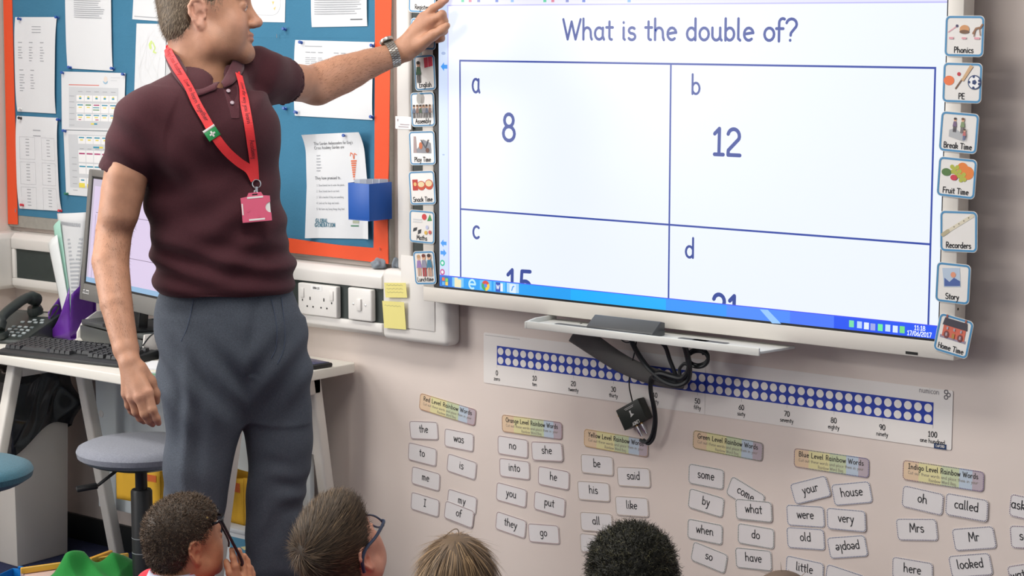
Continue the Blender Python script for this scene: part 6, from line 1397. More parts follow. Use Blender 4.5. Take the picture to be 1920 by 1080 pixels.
collar(ci, co, 'collar', .004)
ci2 = [A(415, 156, 4.568), A(422, 144, 4.585), A(430, 126, 4.615), A(440, 106, 4.66)]
co2 = [sh(420, 168), sh(438, 158), sh(453, 136), sh(456, 116)]
collar(ci2, co2, 'collar', .003)
pl_ = [on_shirt(x, y, .0016)[0] for x, y in ((418, 166), (424, 184), (430, 204), (434, 222))]; pr2 = [on_shirt(x, y, .0016)[0] for x, y in ((446, 160), (447, 184), (448, 206), (448, 222))]
o = raw('placket', pl_+pr2, [(i, i+1, i+5, i+4) for i in range(3)], M_coll, man); md = o.modifiers.new('s', 'SOLIDIFY'); md.thickness = .002
for x, y in ((435, 194), (428, 172)):
    p, n_ = on_shirt(x, y, .003); lathe('shirt_button', [(.0048, 0), (.0048, .0014), (.0035, .002), (.001, .0016)], p, mat('shirt_button', S(150, 130, 140), .3), man, 14, axis=n_)
# ---- trousers
M_tro = mat('grey_linen', S(80, 87, 98), .9, bump=.7, bscale=650, var=.3, vscale=380)
f = Field((tch_o.x-.42, tch_o.y-.45, .02), (tch_o.x+.42, tch_o.y+.45, 1.06), .0045)
f.loft([stn(520, 314, 540, 4.70, .74), stn(560, 297, 553, 4.71, .74), stn(620, 294, 571, 4.72, .74), stn(680, 299, 579, 4.735, .66), stn(730, 306, 574, 4.745, .50), stn(785, 335, 550, 4.755, .34)], .02, e=2.2)
f.loft([stn(600, 312, 480, 4.715, .95), stn(690, 303, 468, 4.705, .98), stn(760, 305, 458, 4.71, .98), stn(810, 313, 449, 4.72, .98), stn(880, 308, 434, 4.73, 1.05), stn(940, 308, 424, 4.74, 1.1), stn(1010, 306, 412, 4.755, 1.1), stn(1130, 300, 398, 4.79, 1.1), stn(1300, 298, 396, 4.86, 1.15)], .03, e=2.2)
f.loft([stn(600, 430, 566, 4.755, .95), stn(690, 448, 580, 4.775, 1.0), stn(760, 458, 583, 4.79, 1.0), stn(820, 461, 584, 4.80, 1.02), stn(880, 467, 583, 4.81, 1.05), stn(930, 466, 574, 4.82, 1.1), stn(1000, 463, 568, 4.835, 1.1), stn(1130, 462, 562, 4.87, 1.1), stn(1300, 460, 562, 4.93, 1.15)], .03, e=2.2)
f.cut((0, 0, .055), (0, 0, -1), .005)
tV, tF = f.mesh(); N_ = vnormals(tV, tF); zz_ = tV[:, 2]; uu = (tV-npv(tch_o)) @ npv(RGT); ww = (tV-npv(tch_o)) @ npv(CF)
kz = A(380, 920, 4.7).z; sd_ = 1/(1+np.exp(-(uu-.05)*60))
fold = .0030*soft(zz_, kz-.04, .10)*np.sin(zz_*78+uu*30*(1-2*sd_)+2.2*np.sin(uu*24+zz_*17)) * (.35+.65*sd_)*(.4+.6*np.sin(uu*33+zz_*13)**2) + .0038*soft(zz_, .80, .09)*np.sin((zz_-.7)*60-np.abs(uu-.05)*75)
fold += .0050*np.exp(-((uu+.085)/.030)**2)*np.clip((.95-zz_)/.2, 0, 1)*np.clip((zz_-.25)/.2, 0, 1)*np.cos((uu+.085)*85+np.sin(zz_*14)) + .0030*np.sin(uu*26+zz_*9+np.sin(zz_*21))*np.sin(zz_*11-uu*8)
fold += .0030*soft(zz_, .18, .12)*np.sin(zz_*95+uu*34+1.5*np.sin(uu*40)) - .0030*np.exp(-((uu-.085-.02*np.sin(zz_*6))/.010)**2)*(zz_ > .80)
tV = tV+N_*(1.5*fold)[:, None]; tV = relax(tV, tF, 1, .3)
tro = np_mesh('trousers', [(tV, tF)], M_tro, man)
tb_v = bvh_of(tV, tF)
def on_trs(px, py, off=.001):
    h_ = tb_v.ray_cast(CAM, ray(px, py).normalized(), 8.0); return h_[0]+h_[1]*off if h_[0] is not None else A(px, py, 4.6)
for pts, nm in (([(363, 562), (357, 592), (349, 620), (340, 640)], 'pocket_seam'), ([(508, 560), (515, 590), (519, 625), (516, 655), (508, 672)], 'fly_seam'), ([(527, 558), (531, 590), (534, 630), (530, 660), (520, 682)], 'fly_seam')):
    tube(nm, cr([on_trs(*p) for p in pts], 5), .0013, mat('seam_thread', S(70, 80, 98), .9), man, 6)
# ---- shoes (below the frame)
M_shoe = mat('dark_leather', S(52, 40, 34), .4)
for px, d_ in ((348, 4.86), (512, 4.93)):
    b_ = A(px, 1330, d_); f = Field((b_.x-.2, b_.y-.25, -.002), (b_.x+.25, b_.y+.2, .16), .006); fd = (-CF*.75+RGT*.65).normalized()
    q = Vector((b_.x, b_.y, .04)); f.rc(q-fd*.06, q+fd*.15-ZU*.005, .040, .036, .02); f.rc(q-fd*.03+ZU*.02, q-fd*.03+ZU*.07, .042, .042, .02); f.cut((0, 0, .001), (0, 0, -1), .004); np_mesh('shoe', [f.mesh()], M_shoe, man)
# ---- lanyard with badge
M_lan = mat('red_lanyard', S(226, 50, 54), .6, bump=.2, bscale=300); M_lank = pal(120, 30, 40)
lan = empty('lanyard', on_shirt(480, 390)[0]); tag(lan, 'red lanyard with a pink badge holder around the man\'s neck', 'lanyard')
def ribbon(pts, w, name, m, off=.004, flip=1):
    base = [on_shirt(x, y, off, True) for x, y in pts]; P = cr([b[0] for b in base], 8); nn = cr([b[1] for b in base], 8); V, Fc = [], []
    for i in range(len(P)):
        t = (P[min(i+1, len(P)-1)]-P[max(i-1, 0)]).normalized(); n_ = nn[i].normalized(); s_ = t.cross(n_).normalized(); n_ = s_.cross(t)
        for o_, k_ in ((-1, 0), (1, 0), (1, 1), (-1, 1)): V.append(P[i]+s_*o_*w/2+n_*(.0012*k_))
    for i in range(len(P)-1):
        a = i*4
        for j in range(4): Fc.append((a+j, a+(j+1) % 4, a+4+(j+1) % 4, a+4+j))
    Fc += [(0, 1, 2, 3), (len(V)-4, len(V)-3, len(V)-2, len(V)-1)]
    o = raw(name, [v-lan.location for v in V], Fc, m, lan); return o, P, nn
rp1, P1, n1 = ribbon([(318, 92), (322, 108), (334, 134), (352, 166), (368, 196), (386, 228), (404, 258), (424, 282), (446, 302), (464, 316), (474, 338)], .0205, 'strap', M_lan, .0068)
rp2, P2, n2 = ribbon([(445, 142), (452, 170), (459, 200), (465, 235), (470, 270), (474, 305), (476, 338)], .0205, 'strap', M_lan, .0050)
tube('strap_back', [v-lan.location for v in cr([P1[0], A(316, 86, 4.71), A(340, 82, 4.80), A(400, 88, 4.815), A(440, 104, 4.78), A(447, 128, 4.68), P2[0]], 6)], .0035, M_lan, lan, 8)
def strap_text(P, nn, s_, t0, xh, flip=False):
    L_ = [0]
    for i in range(len(P)-1): L_.append(L_[-1]+(P[i+1]-P[i]).length)
    class RS:
        def p(self, u, v, off=0):
            u2 = min(max(u, 0), L_[-1]-1e-5); i = max(k_ for k_ in range(len(L_)-1) if L_[k_] <= u2); t = (u2-L_[i])/(L_[i+1]-L_[i]+1e-9)
            T = (P[i+1]-P[i]).normalized(); n_ = (nn[i]*(1-t)+nn[i+1]*t).normalized(); sd = n_.cross(T).normalized(); return P[i]*(1-t)+P[i+1]*t+sd*v+n_*(.0016+off)-lan.location
    pr('strap_lettering', text(s_, t0, -xh*.5, xh, xh*.22, 'l', nc=5), RS(), M_lank, lan)
strap_text(P1, n1, "King's Cross Academy", .02, .0062); strap_text(P1, n1, 'Love to learn together', .155, .0058); strap_text(P2, n2, 'Love the way you learn', .03, .0056); strap_text(P2, n2, 'Academy', .18, .0062)
# clip on the strap
p, n_ = on_shirt(397, 252, .0085); t_ = (on_shirt(404, 262)[0]-on_shirt(390, 242)[0]).normalized(); sd = t_.cross(n_).normalized(); n_ = sd.cross(t_)
Mx = Matrix((sd, t_, n_)).transposed()
def clip_box(name, lo, hi, m): return box(name, lo, hi, m, lan, bevel=.0008, M=Matrix.Translation(p-lan.location) @ Mx.to_4x4())
clip_box('first_aid_clip', (-.015, -.011, 0), (.015, .011, .003), mat('aid_green', S(30, 140, 76), .4)); clip_box('clip_cross', (-.007, -.002, .003), (.007, .002, .0036), M_white); clip_box('clip_cross', (-.002, -.007, .003), (.002, .007, .0036), M_white); clip_box('clip_band', (-.015, -.0165, 0), (.015, -.0115, .003), M_white)
# ring, hook, badge holder
rg = on_shirt(479, 346, .006)[0]-FWD*.004; f_ = -FWD
tube('ring', [rg-lan.location+(RGT*math.cos(a)*.0095+UPV*math.sin(a)*.0095) for a in np.linspace(0, 2*math.pi, 20)], .0013, M_chrome, lan, 6)
hk = on_shirt(479, 357, .007)[0]-FWD*.008; tube('hook', [hk-lan.location+UPV*.006, hk-lan.location-UPV*.006], .0030, M_chrome, lan, 8); tube('hook', cr([hk-lan.location-UPV*.004+RGT*a for a in (0, -.004)]+[hk-lan.location-UPV*.015+RGT*a for a in (-.0035, .0035)]+[hk-lan.location-UPV*.006+RGT*.003], 4), .0013, M_chrome, lan, 6)
bc = on_shirt(481, 391, .004)[0]-FWD*.024-lan.location; M_pink = mat('pink_plastic', S(214, 92, 122), .35)
e1 = (RGT+UPV*.09).normalized(); e2 = (UPV-RGT*.09).normalized(); e3 = -(e1.cross(e2)).normalized(); e3 = e3 if e3.dot(FWD) < 0 else -e3
BM = Matrix.Translation(bc) @ Matrix((e1, e2, e3)).transposed().to_4x4()
hw, hh_ = .033, .030
ol = [(-hw, -hh_), (hw, -hh_), (hw, -.012)] + [(hw-.012*math.sin(a), -.012*math.cos(a)) for a in np.linspace(.15, math.pi-.15, 7)] + [(hw, .012), (hw, hh_-.004), (.018, hh_-.002), (.014, hh_+.006), (-.014, hh_+.006), (-.018, hh_-.002), (-hw, hh_-.004)]
bm = bmesh.new(); va = [bm.verts.new(BM @ Vector((x, y, 0))) for x, y in ol]; vb = [bm.verts.new(BM @ Vector((x, y, .004))) for x, y in ol]; bm.faces.new(va[::-1]); bm.faces.new(vb)
for i in range(len(ol)): bm.faces.new((va[i], va[(i+1) % len(ol)], vb[(i+1) % len(ol)], vb[i]))
bobj('badge_holder', bm, M_pink, lan)
for lo, hi, m_, n_ in (((-.018, hh_-.007, .004), (.018, hh_-.003, .0046), M_white, 'badge_strip'), ((-.018, -hh_+.003, .004), (.018, -hh_+.007, .0046), M_white, 'badge_strip'), ((-hw+.001, -.013, .0005), (-hw+.004, .013, .0046), M_white, 'badge_card_edge'), ((hw-.018, -.012, .0008), (hw-.001, .012, .003), M_white, 'badge_card'), ((-.006, hh_, .004), (.006, hh_+.003, .0044), M_hole, 'badge_slot')): box(n_, lo, hi, m_, lan, M=BM)
for x, y in ((-.018, -.004), (.004, -.018)): lathe('badge_rivet', [(.0028, 0), (.0028, .001), (.0015, .0008)], BM @ Vector((x, y, .004)), M_pink, lan, 12, axis=e3)
# ---- wristwatch
wt = empty('wristwatch', A(735, 101, 5.075)); tag(wt, 'steel wristwatch with a link bracelet on the pointing arm', 'watch')
wc = A(734, 102, 5.073); ax_ = (LW-A(690, 120, 5.055)).normalized(); s1 = (UPV-ax_*UPV.dot(ax_)).normalized(); s2 = ax_.cross(s1)
M_steel = mat('brushed_steel', S(188, 186, 180), .28, .9); bm = bmesh.new(); nl_, rwa, rwb = 34, .0325, .0345
for i in range(nl_):
    for j, (o_, w_) in enumerate(((-.0080, .0064), (0, .0082), (.0080, .0064))):
        a = 2*math.pi*(i+.5*(j == 1))/nl_; c = wc+(s1*math.cos(a)*rwa+s2*math.sin(a)*rwb)+ax_*o_; tn = (-s1*math.sin(a)+s2*math.cos(a)).normalized(); rd = (s1*math.cos(a)+s2*math.sin(a)).normalized()
        Mx = Matrix((tn, ax_, rd)).transposed().to_4x4(); bm_box(bm, (-.0023, -w_/2, -.0012), (.0023, w_/2, .0016), Matrix.Translation(c-wt.location) @ Mx)
bo = bobj('bracelet', bm, M_steel, wt); bo['kind'] = 'stuff'
fc = wc+s1*.0345-s2*.004*0-wt.location; lathe('watch_case', [(.017, -.003), (.0185, .001), (.018, .005), (.015, .0065)], fc, M_steel, wt, 28, axis=s1+s2*-.35); lathe('watch_face', [(.0148, .0062), (.0148, .0068), (.001, .0069)], fc, mat('watch_dial', S(30, 34, 44), .1), wt, 24, axis=s1+s2*-.35)
cl_o = wc+s2*.0345*(1 if s2.dot(FWD) < 0 else -1)*.6-s1*.028-wt.location; 

# ---- hair on the forearms
def arm_hair(V, F, a, b, seed, n):
    a, b = npv(a), npv(b); ab = b-a; L = float(ab@ab)
    def mk(C):
        t = ((C-a)@ab)/L; return ((t > .02) & (t < .96)).astype(np.float32)*np.exp(-(np.linalg.norm(C-a-np.clip(t, 0, 1)[:, None]*ab, axis=1)/.07)**6)+1e-9
    return strands(V, F, n, lambda P, N, r: ab/math.sqrt(L)+N*.30+r.normal(0, .30, P.shape), .009, .0004, S(116, 84, 62), .3, 2, seed, mask=mk)
h1 = arm_hair(aV, aF, LE, LW, 11, 2200); h2 = arm_hair(rV, rF, A(212, 420, 4.60), RW, 12, 2400)
np_mesh('arm_hair', [(h1[0], h1[1]), (h2[0], h2[1])], M_hair, man, np.concatenate([h1[2], h2[2]]))['kind'] = 'stuff'
# ================================================================== children sitting on the carpet
M_jum = mat('red_jumper', S(206, 30, 52), .85, bump=.5, bscale=500, sheen=.2); M_coll2 = mat('pale_collar', S(196, 200, 216), .8, bump=.3, bscale=400); M_gtro = mat('school_grey', S(70, 72, 78), .9, bump=.4, bscale=400)
def child(label, hd, skin, face_dir, drop=.105, hand=None):
    fd = Vector((face_dir.x, face_dir.y, 0)).normalized(); lf = ZU.cross(fd); o = hd.o; s = hd.s
    nb = o-hd.R @ Vector((.030, 0, 0))*s+Vector((0, 0, -drop*s)); sh = nb+Vector((0, 0, -.035)); hip = Vector((sh.x, sh.y, 0))-fd*.02+ZU*.085
    f = Field(npv(o)-npv((.17, .17, .24)), npv(o)+npv((.17, .17, .17)), .0028)
    hd.skin(f, nb, (.046*s/.92, .048*s/.92)); V, F = f.mesh(); V = relax(V, F, 1, .4); parts = [(V, F)]
    # arms: shoulder, elbow, hand in the lap (or raised)
    sR, sL = sh-lf*.088, sh+lf*.088; kn = {}
    eR, eL = sR-lf*.012+fd*.08-ZU*.14, sL+lf*.012+fd*.08-ZU*.14
    hR, hL = hip-lf*.05+fd*.20+ZU*.10, hip+lf*.05+fd*.20+ZU*.10
    if hand is not None: eR = hand['elbow']; hR = hand['wrist']
    ends = [(eL, hL, None), (eR, hR, hand)]
    for e_, h_, hd_ in ends:
        lo_ = np.minimum(npv(e_), npv(h_))-.10; hi_ = np.maximum(npv(e_), npv(h_))+.12
        g = Field(lo_, hi_, .003); g.rc(e_, h_, .026, .019, .005)
        if hd_ is None:
            d = (h_-e_).normalized(); q = h_+d*.05; sd = d.cross(ZU).normalized()
            for k in range(4):
                b_ = q+sd*(k-1.5)*.013; g.rc(h_, b_, .015, .009, .008); g.chain([b_, b_+d*.02-ZU*.004, b_+d*.034-ZU*.014], [.0075, .0068, .0055], .003)
            g.chain([h_+d*.01, h_+d*.035+sd*.035, h_+d*.05+sd*.032], [.012, .008, .006], .005)
        else:
            for ch, rr in hd_['fingers']: g.chain(ch, rr, .004)
        parts.append(tuple(g.mesh()))
    g = Field(npv(hip)-npv((.3, .3, .09)), npv(sh)+npv((.3, .3, .06)), .009)
    g.rc(nb, hip, .05, .08, .03); g.rc(sR, sL, .03, .03, .03)
    for e_, s_ in ((eR, sR), (eL, sL)): g.rc(s_, e_, .03, .026, .02)
    kR, kL = hip+fd*.17-lf*.06+ZU*.13, hip+fd*.17+lf*.06+ZU*.13; aR, aL = hip+fd*.20-lf*.05-ZU*.045, hip+fd*.20+lf*.05-ZU*.045
    g.chain([hip-lf*.05, kR, aR], [.045, .036, .026], .01); g.chain([hip+lf*.05, kL, aL], [.045, .036, .026], .01)
    parts.append(tuple(g.mesh()))
    k = np_mesh('person', parts, M_skin, None, lambda V: hd.colors(skin, V, lips=tuple(q*.75 for q in skin), red=(skin[0]*1.08, skin[1]*.82, skin[2]*.78))); tag(k, label, 'person', None)
    eyes(hd, k)
    # jumper
    g = Field(npv(hip)-npv((.32, .32, .05)), npv(sh)+npv((.32, .32, .10)), .006)
    st = lambda p, a, b: (p.z, p.x, p.y, a, b)
    g.rc(hip, hip+(sh-hip)*.5, .100, .098, .03); g.rc(hip+(sh-hip)*.5, sh-ZU*.03, .098, .082, .04); g.rc(sR-ZU*.006, sL-ZU*.006, .044, .044, .05); g.rc(sh, nb+ZU*.006, .065, .055, .03)
    for e_, s_, h_ in ((eR, sR, hR), (eL, sL, hL)): g.rc(s_, e_, .040, .036, .02); g.rc(e_, e_+(h_-e_)*.86, .036, .031, .012)
    g.rc(nb-ZU*.03, nb+ZU*.08, .040, .060, .005, '-'); g.cut((0, 0, .045), (0, 0, -1), .01)
    jV, jF = g.mesh(); N_ = vnormals(jV, jF); jV = jV+N_*(.002*np.sin(jV[:, 2:3]*70+jV[:, 0:1]*40)+.0015*np.sin(jV[:, 1:2]*55)); np_mesh('jumper', [(jV, jF)], M_jum, k)
    # collar band folded over the jumper neck
    V, Fc = [], []; n = 40; ax = (hd.R @ Vector((0, 0, 1))*.35+ZU).normalized(); e1 = (fd-ax*fd.dot(ax)).normalized(); e2 = ax.cross(e1)
    for i in range(n):
        a = 2*math.pi*i/n
        for r_, z_ in ((.050, .016), (.052, .020), (.056, .018), (.064, .002), (.062, -.002)): V.append(nb+(e1*math.cos(a)+e2*math.sin(a))*r_+ax*(z_+.004))
    for i in range(n):
        for j in range(4): a, b = i*5+j, ((i+1) % n)*5+j; Fc.append((a, b, b+1, a+1))
    o_ = raw('shirt_collar', V, Fc, M_coll2, k, smooth=True); md = o_.modifiers.new('s', 'SOLIDIFY'); md.thickness = .002
    g = Field(npv(hip)-npv((.34, .34, .09)), npv(hip)+npv((.34, .34, .24)), .008)
    g.chain([hip-lf*.05, kR, aR], [.060, .048, .038], .01); g.chain([hip+lf*.05, kL, aL], [.060, .048, .038], .01); g.rc(hip-lf*.03, hip+lf*.03, .085, .085, .03); g.cut((0, 0, .004), (0, 0, -1), .004)
    np_mesh('trousers', [g.mesh()], M_gtro, k)
    for a_, d_ in ((aR, fd), (aL, fd)):
        g = Field(npv(a_)-.16, npv(a_)+.16, .007); b_ = Vector((a_.x, a_.y, .032)); g.rc(b_, b_+d_*.11, .030, .026, .01); g.cut((0, 0, .002), (0, 0, -1), .003); np_mesh('shoe', [g.mesh()], M_black, k)
    return k
def shell(hd, ells, subs, h=.004, rcs=()):
    f = Field(npv(hd.o)-npv((.2, .2, .26)), npv(hd.o)+npv((.2, .2, .2)), h); s = hd.s
    for c, r, k in ells: f.ell(hd.P(*c), hd.Rn, [q*s for q in r], k)
    for a, b, r1, r2, k in rcs: f.rc(hd.P(*a), hd.P(*b), r1*s, r2*s, k)
    for a, b, r1, r2 in subs: f.rc(hd.P(*a), hd.P(*b), r1*s, r2*s, .008, '-')
    return f.mesh()
def face_sub(z=-.030, x=.124, r=.086, nz=-.105, nr=.060, nx=.0): return [((x, -.2, z), (x, .2, z), r, r), ((nx, -.2, nz), (nx, .2, nz), nr, nr)]
def ear_sub(): return [((-.004, .060*y, -.012), (-.002, .12*y, -.012), .030, .034) for y in (-1, 1)]
# ---- boy with short curls taking off his glasses
a40 = math.radians(38); fk = RGT*math.cos(a40)+CF*math.sin(a40)+ZU*.12; s1_ = .80
R_ = frame(fk, ZU-fk*.10); ear = A(367, 1037, 4.30); h1_ = Head(ear-(R_ @ Vector((-.010, -.076, .002)))*s1_, fk, ZU-fk*.10, s1_, 1.0)
SK1 = S(190, 132, 98)
d0 = 4.36
hand1 = {'elbow': A(425, 1215, 4.40), 'wrist': A(452, 1128, 4.37), 'fingers': [
    ([A(452, 1128, 4.37), A(446, 1092, d0-.01), A(441, 1062, d0-.015), A(437, 1045, d0-.012), A(434.5, 1030, d0-.008)], [.016, .0115, .0078, .0072, .0060]),
    ([A(452, 1128, 4.37), A(456, 1090, d0), A(455, 1062, d0+.01), A(452, 1046, d0+.012), A(448, 1032, d0+.01)], [.016, .0115, .0080, .0074, .0062]),
    ([A(452, 1128, 4.37), A(465, 1092, d0+.012), A(466, 1066, d0+.022), A(463, 1052, d0+.026), A(458, 1042, d0+.024)], [.016, .0110, .0076, .0070, .0060]),
    ([A(452, 1128, 4.37), A(472, 1096, d0+.022), A(473, 1076, d0+.03), A(470, 1066, d0+.034), A(466, 1060, d0+.034)], [.015, .0100, .0068, .0062, .0054]),
    ([A(452, 1128, 4.37), A(438, 1096, d0-.01), A(431, 1074, d0-.012), A(427, 1060, d0-.006), A(424, 1053, d0)], [.015, .0110, .0086, .0076, .0064])]}
k1 = child('boy with short dark curls raising his glasses beside the stool', h1_, SK1, fk, drop=.085, hand=hand1)
HC1 = S(86, 72, 60)
sV, sF = shell(h1_, [((-.012, 0, .050), (.101, .080, .092), .01), ((-.050, 0, -.002), (.057, .066, .060), .02), ((.02, 0, .08), (.072, .062, .055), .02)], face_sub(z=-.020, x=.118, r=.094, nz=-.100, nr=.066)+ear_sub())
cd_ = lambda P, N, r: N*.8+r.normal(0, .55, P.shape)
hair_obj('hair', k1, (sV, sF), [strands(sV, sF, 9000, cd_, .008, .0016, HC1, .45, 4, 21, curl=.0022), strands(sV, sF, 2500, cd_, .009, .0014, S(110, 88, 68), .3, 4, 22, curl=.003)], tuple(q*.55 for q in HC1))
M_gl = mat('black_acetate', S(26, 26, 30), .25); gp = empty('glasses', A(428, 1002, 4.33)); tag(gp, 'black framed glasses held up at the curly haired boy\'s forehead', 'glasses')
t0, t1 = A(415, 976, 4.325), A(453, 1050, 4.352); tn = (t1-t0).normalized(); wa = (-RGT*.30+UPV*.10+FWD*.95); wa = (wa-tn*wa.dot(tn)).normalized(); ha = tn.cross(wa).normalized()
LG = lambda p: p-gp.location
tube('temple', [LG(p) for p in cr([t0, t0*.5+t1*.5, t1, t1+tn*.012-ha*.006], 4)], [.0030]*4+[.0034]*4+[.0036]*4+[.0026], M_gl, gp, 8)
def rim(cen, wv, hv, a_, b_, r_, par, m, off): 
    tube('rim', [cen+wv*a_*math.cos(t)*(1+.06*math.sin(2*t))+hv*b_*math.sin(t)-off for t in np.linspace(0, 2*math.pi, 28)], r_, m, par, 8)
    V = [cen+wv*a_*math.cos(t)+hv*b_*math.sin(t)-off for t in np.linspace(0, 2*math.pi, 24, endpoint=False)]; raw('lens', V, [list(range(24))], mat('lens_glass', (.9, .95, .95), .02, trans=1.0, alpha=.25), par)
hv1 = ha if ha.dot(RGT) < 0 else -ha
for k in (0, 1): rim(t0+wa*(.028+.062*k)+hv1*.010, wa, hv1, .025, .019, .0032, gp, M_gl, gp.location)
tube('bridge', [LG(t0+wa*.053+hv1*.008), LG(t0+wa*.059+hv1*.004), LG(t0+wa*.065+hv1*.008)], .0018, M_gl, gp, 8); tube('brow_bar', [LG(t0), LG(t0+wa*.004+hv1*.010)], .003, M_gl, gp, 8)
t2 = t0+wa*.118; tube('temple', [LG(p) for p in cr([t2, t2+tn*.04, t2+tn*.085, t2+tn*.10-ha*.006], 4)], .0022, M_gl, gp, 8); lathe('hinge', [(.0022, 0), (.0022, .003)], LG(A(389, 970, 4.30)), M_gold, gp, 10, axis=-FWD)
# ---- boy with straight brown hair and navy glasses, looking up
fk2 = RGT*.42+ZU*.52+CF*.74; up2 = ZU*1.0-fk2*.5-RGT*.16; s2_ = .895
h2_ = Head(A(643, 1043, 4.27), fk2, up2, s2_, 1.0); SK2 = S(208, 152, 128)
k2 = child('boy with combed brown hair and navy glasses looking up', h2_, SK2, RGT*.5+CF)
HC2 = S(70, 57, 43); whl = h2_.P(-.088, .012, .100)
sV, sF = shell(h2_, [((-.012, 0, .050), (.1035, .082, .095), .01), ((.030, 0, .085), (.074, .066, .060), .02), ((-.052, 0, -.004), (.058, .067, .062), .02)], face_sub(z=-.026, x=.124, r=.091)+ear_sub())
def swirl(P, N, r):
    d = P-npv(whl); d -= N*(d*N).sum(1, keepdims=True); dn = np.linalg.norm(d, axis=1, keepdims=True)+1e-6
    return d/dn+np.cross(N, d/dn)*.45+N*(.10+.25*np.exp(-(dn/.02)**2))+r.normal(0, .10, P.shape)
l2 = lambda P, r: (.012+.022*np.clip((h2_.loc(P)[:, 2]-.01)/.08, 0, 1))*(.7+.6*r.random(len(P)))
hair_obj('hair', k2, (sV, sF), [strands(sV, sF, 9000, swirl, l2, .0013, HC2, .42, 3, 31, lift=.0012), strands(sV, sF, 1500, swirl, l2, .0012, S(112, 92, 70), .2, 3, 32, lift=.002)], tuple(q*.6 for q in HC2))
def glasses_on(hd, m, label):
    g = empty('glasses', hd.P(.10, 0, .01)); tag(g, label, 'glasses'); off = g.location; fw, lf_, u_ = (hd.R @ Vector(v) for v in ((1, 0, 0), (0, 1, 0), (0, 0, 1))); s = hd.s
    for y in (-1, 1):
        rim(hd.P(.112, .033*y, .008), (lf_-fw*.12*y).normalized(), u_, .026*s, .020*s, .0022, g, m, off)
        tube('temple', [p-off for p in cr([hd.P(.108, .060*y, .014), hd.P(.100, .072*y, .016), hd.P(.05, .080*y, .018), hd.P(.0, .084*y, .026), hd.P(-.028, .085*y, .016), hd.P(-.040, .082*y, -.012)], 5)], .0036, m, g, 8)
    tube('bridge', [p-off for p in cr([hd.P(.111, -.008, .012), hd.P(.117, 0, .015), hd.P(.111, .008, .012)], 4)], .002, m, g, 8)
    return g
glasses_on(h2_, mat('navy_acetate', S(28, 40, 66), .3), 'navy blue glasses worn by the boy looking up')
# ---- girl with long fair hair, seen from behind
h3_ = Head(A(858, 1117, 3.96), CF+ZU*.10+RGT*.10, ZU, .865, 1.0); k3 = child('girl with long fair brown hair seen from behind', h3_, S(214, 168, 146), CF+RGT*.1)
HC3 = S(112, 90, 66)
sV, sF = shell(h3_, [((-.012, 0, .050), (.104, .084, .097), .01), ((-.05, 0, -.03), (.06, .084, .10), .04)], [((.124, -.2, -.045), (.124, .2, -.045), .092, .092)], rcs=[((-.055, 0, -.03), (-.088, 0, -.17), .070, .062, .05)])
def fall(P, N, r):
    L = h3_.loc(P); top = npv(h3_.P(-.02, .0, .150)); d = P-top; d -= N*(d*N).sum(1, keepdims=True); d /= np.linalg.norm(d, axis=1, keepdims=True)+1e-6
    return d+N*.10+npv((0, 0, -.3))+r.normal(0, .07, P.shape)
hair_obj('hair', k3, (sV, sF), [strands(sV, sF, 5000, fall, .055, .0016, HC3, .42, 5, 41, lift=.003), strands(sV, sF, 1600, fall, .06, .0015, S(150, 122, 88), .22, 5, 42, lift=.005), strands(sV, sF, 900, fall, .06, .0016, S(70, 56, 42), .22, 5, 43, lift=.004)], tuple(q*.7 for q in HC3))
tube('flyaway_lock', cr([A(828, 1011, 3.93), A(838, 1002, 3.93), A(850, 993, 3.93), A(857, 992, 3.93), A(860, 997, 3.93), A(859, 1003, 3.93)], 5), .0010, mat('lock_hair', S(132, 112, 92), .5), k3, 6)
tube('flyaway_lock', cr([A(915, 1042, 3.93), A(932, 1066, 3.93), A(942, 1084, 3.93)], 5), .0008, mat('lock_hair', S(132, 112, 92), .5), k3, 6)
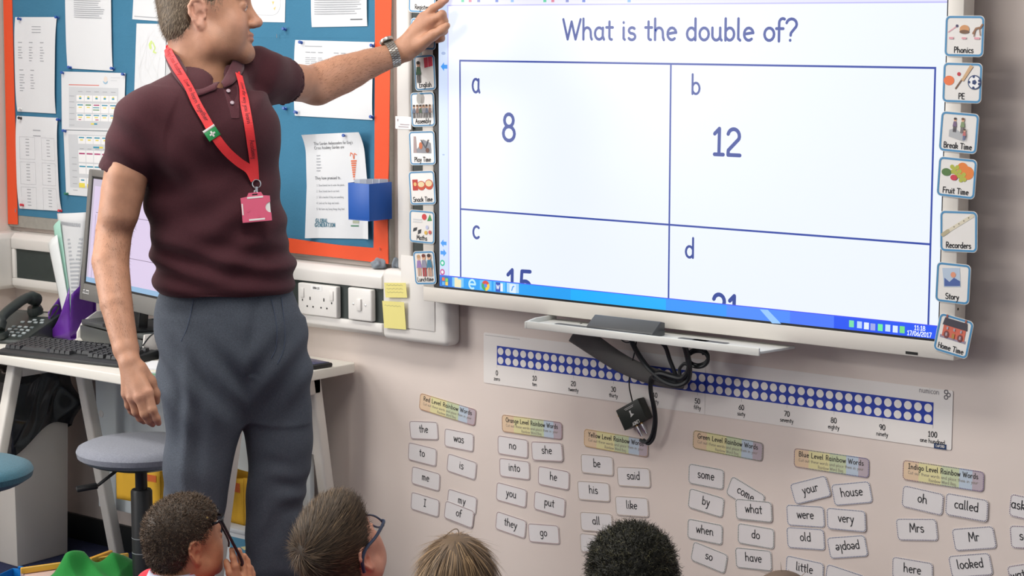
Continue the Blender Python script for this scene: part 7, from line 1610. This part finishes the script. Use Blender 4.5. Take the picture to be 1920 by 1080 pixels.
# ---- child with dark round curls, seen from behind
h4_ = Head(A(1184, 1104, 4.10), CF+ZU*.08-RGT*.05, ZU, .90, 1.0); k4 = child('child with a round head of dark tight curls seen from behind', h4_, S(120, 78, 56), CF)
HC4 = S(44, 44, 36)
sV, sF = shell(h4_, [((-.010, 0, .052), (.106, .092, .095), .01), ((-.045, 0, .0), (.07, .088, .080), .03)], [((.130, -.2, -.045), (.130, .2, -.045), .092, .092)])
N_ = vnormals(sV, sF); sV = sV+N_*(.004*np.sin(sV[:, 0:1]*170)*np.sin(sV[:, 1:2]*150+1)*np.sin(sV[:, 2:3]*160))
hair_obj('hair', k4, (sV, sF), [strands(sV, sF, 9000, lambda P, N, r: N+r.normal(0, .6, P.shape), .017, .0019, HC4, .45, 6, 51, curl=.0036), strands(sV, sF, 1600, lambda P, N, r: N+r.normal(0, .7, P.shape), .018, .0016, S(96, 92, 68), .3, 6, 52, curl=.0040)], tuple(q*.5 for q in HC4))
# ---- child mostly below the frame
h5_ = Head(A(1466, 1190, 3.98), CF+ZU*.05, ZU, .90, 1.0); k5 = child('child low in front of the word cards with only the crown showing', h5_, S(206, 160, 138), CF)
sV, sF = shell(h5_, [((-.012, 0, .050), (.103, .082, .096), .01), ((-.052, 0, -.004), (.058, .068, .062), .02)], face_sub()+ear_sub())
HC5 = S(120, 100, 84)
hair_obj('hair', k5, (sV, sF), [strands(sV, sF, 3500, lambda P, N, r: N*.3+npv((0, 0, -.8))+r.normal(0, .3, P.shape), .018, .0014, HC5, .4, 3, 61)], tuple(q*.7 for q in HC5))
# ---- green cloth and red bag strap on the floor tray
M_gc = mat('green_cloth', S(20, 142, 52), .8, bump=.3, bscale=250, sheen=.2)
gc = G(170, 1084, .13); V, Fc = [], []; nu_, nv_ = 70, 46
for j in range(nv_+1):
    for i in range(nu_+1):
        u = (i/nu_-.5)*.25; v = (j/nv_-.5)*.22; e = max(abs(u)/.125, abs(v)/.11)
        z = .062*math.exp(-((u+.048)/.036)**2-((v-.01)/.055)**2)+.036*math.exp(-((u-.06)/.05)**2-((v-.03)/.05)**2)+.018*math.exp(-((u-.02)/.10)**2-(v/.08)**2)
        z += .010*(1-abs(math.sin(34*u+22*v+1.6*math.sin(16*v+9*u))))*(1-e**3)+.006*(1-abs(math.sin(22*v-30*u+1.2*math.sin(20*u))))*(1-e**3)-.05*max(0, e-.75)*2
        V.append(gc+RGT*(u+.012*math.sin(30*v))+CF*(v+.010*math.sin(26*u))+ZU*z)
for j in range(nv_):
    for i in range(nu_): a_ = j*(nu_+1)+i; Fc.append((a_, a_+1, a_+nu_+2, a_+nu_+1))
o = raw('green_cloth', V, Fc, M_gc, smooth=True); md = o.modifiers.new('s', 'SOLIDIFY'); md.thickness = .003
tag(o, 'crumpled bright green cloth heaped on the blue tray', 'cloth')
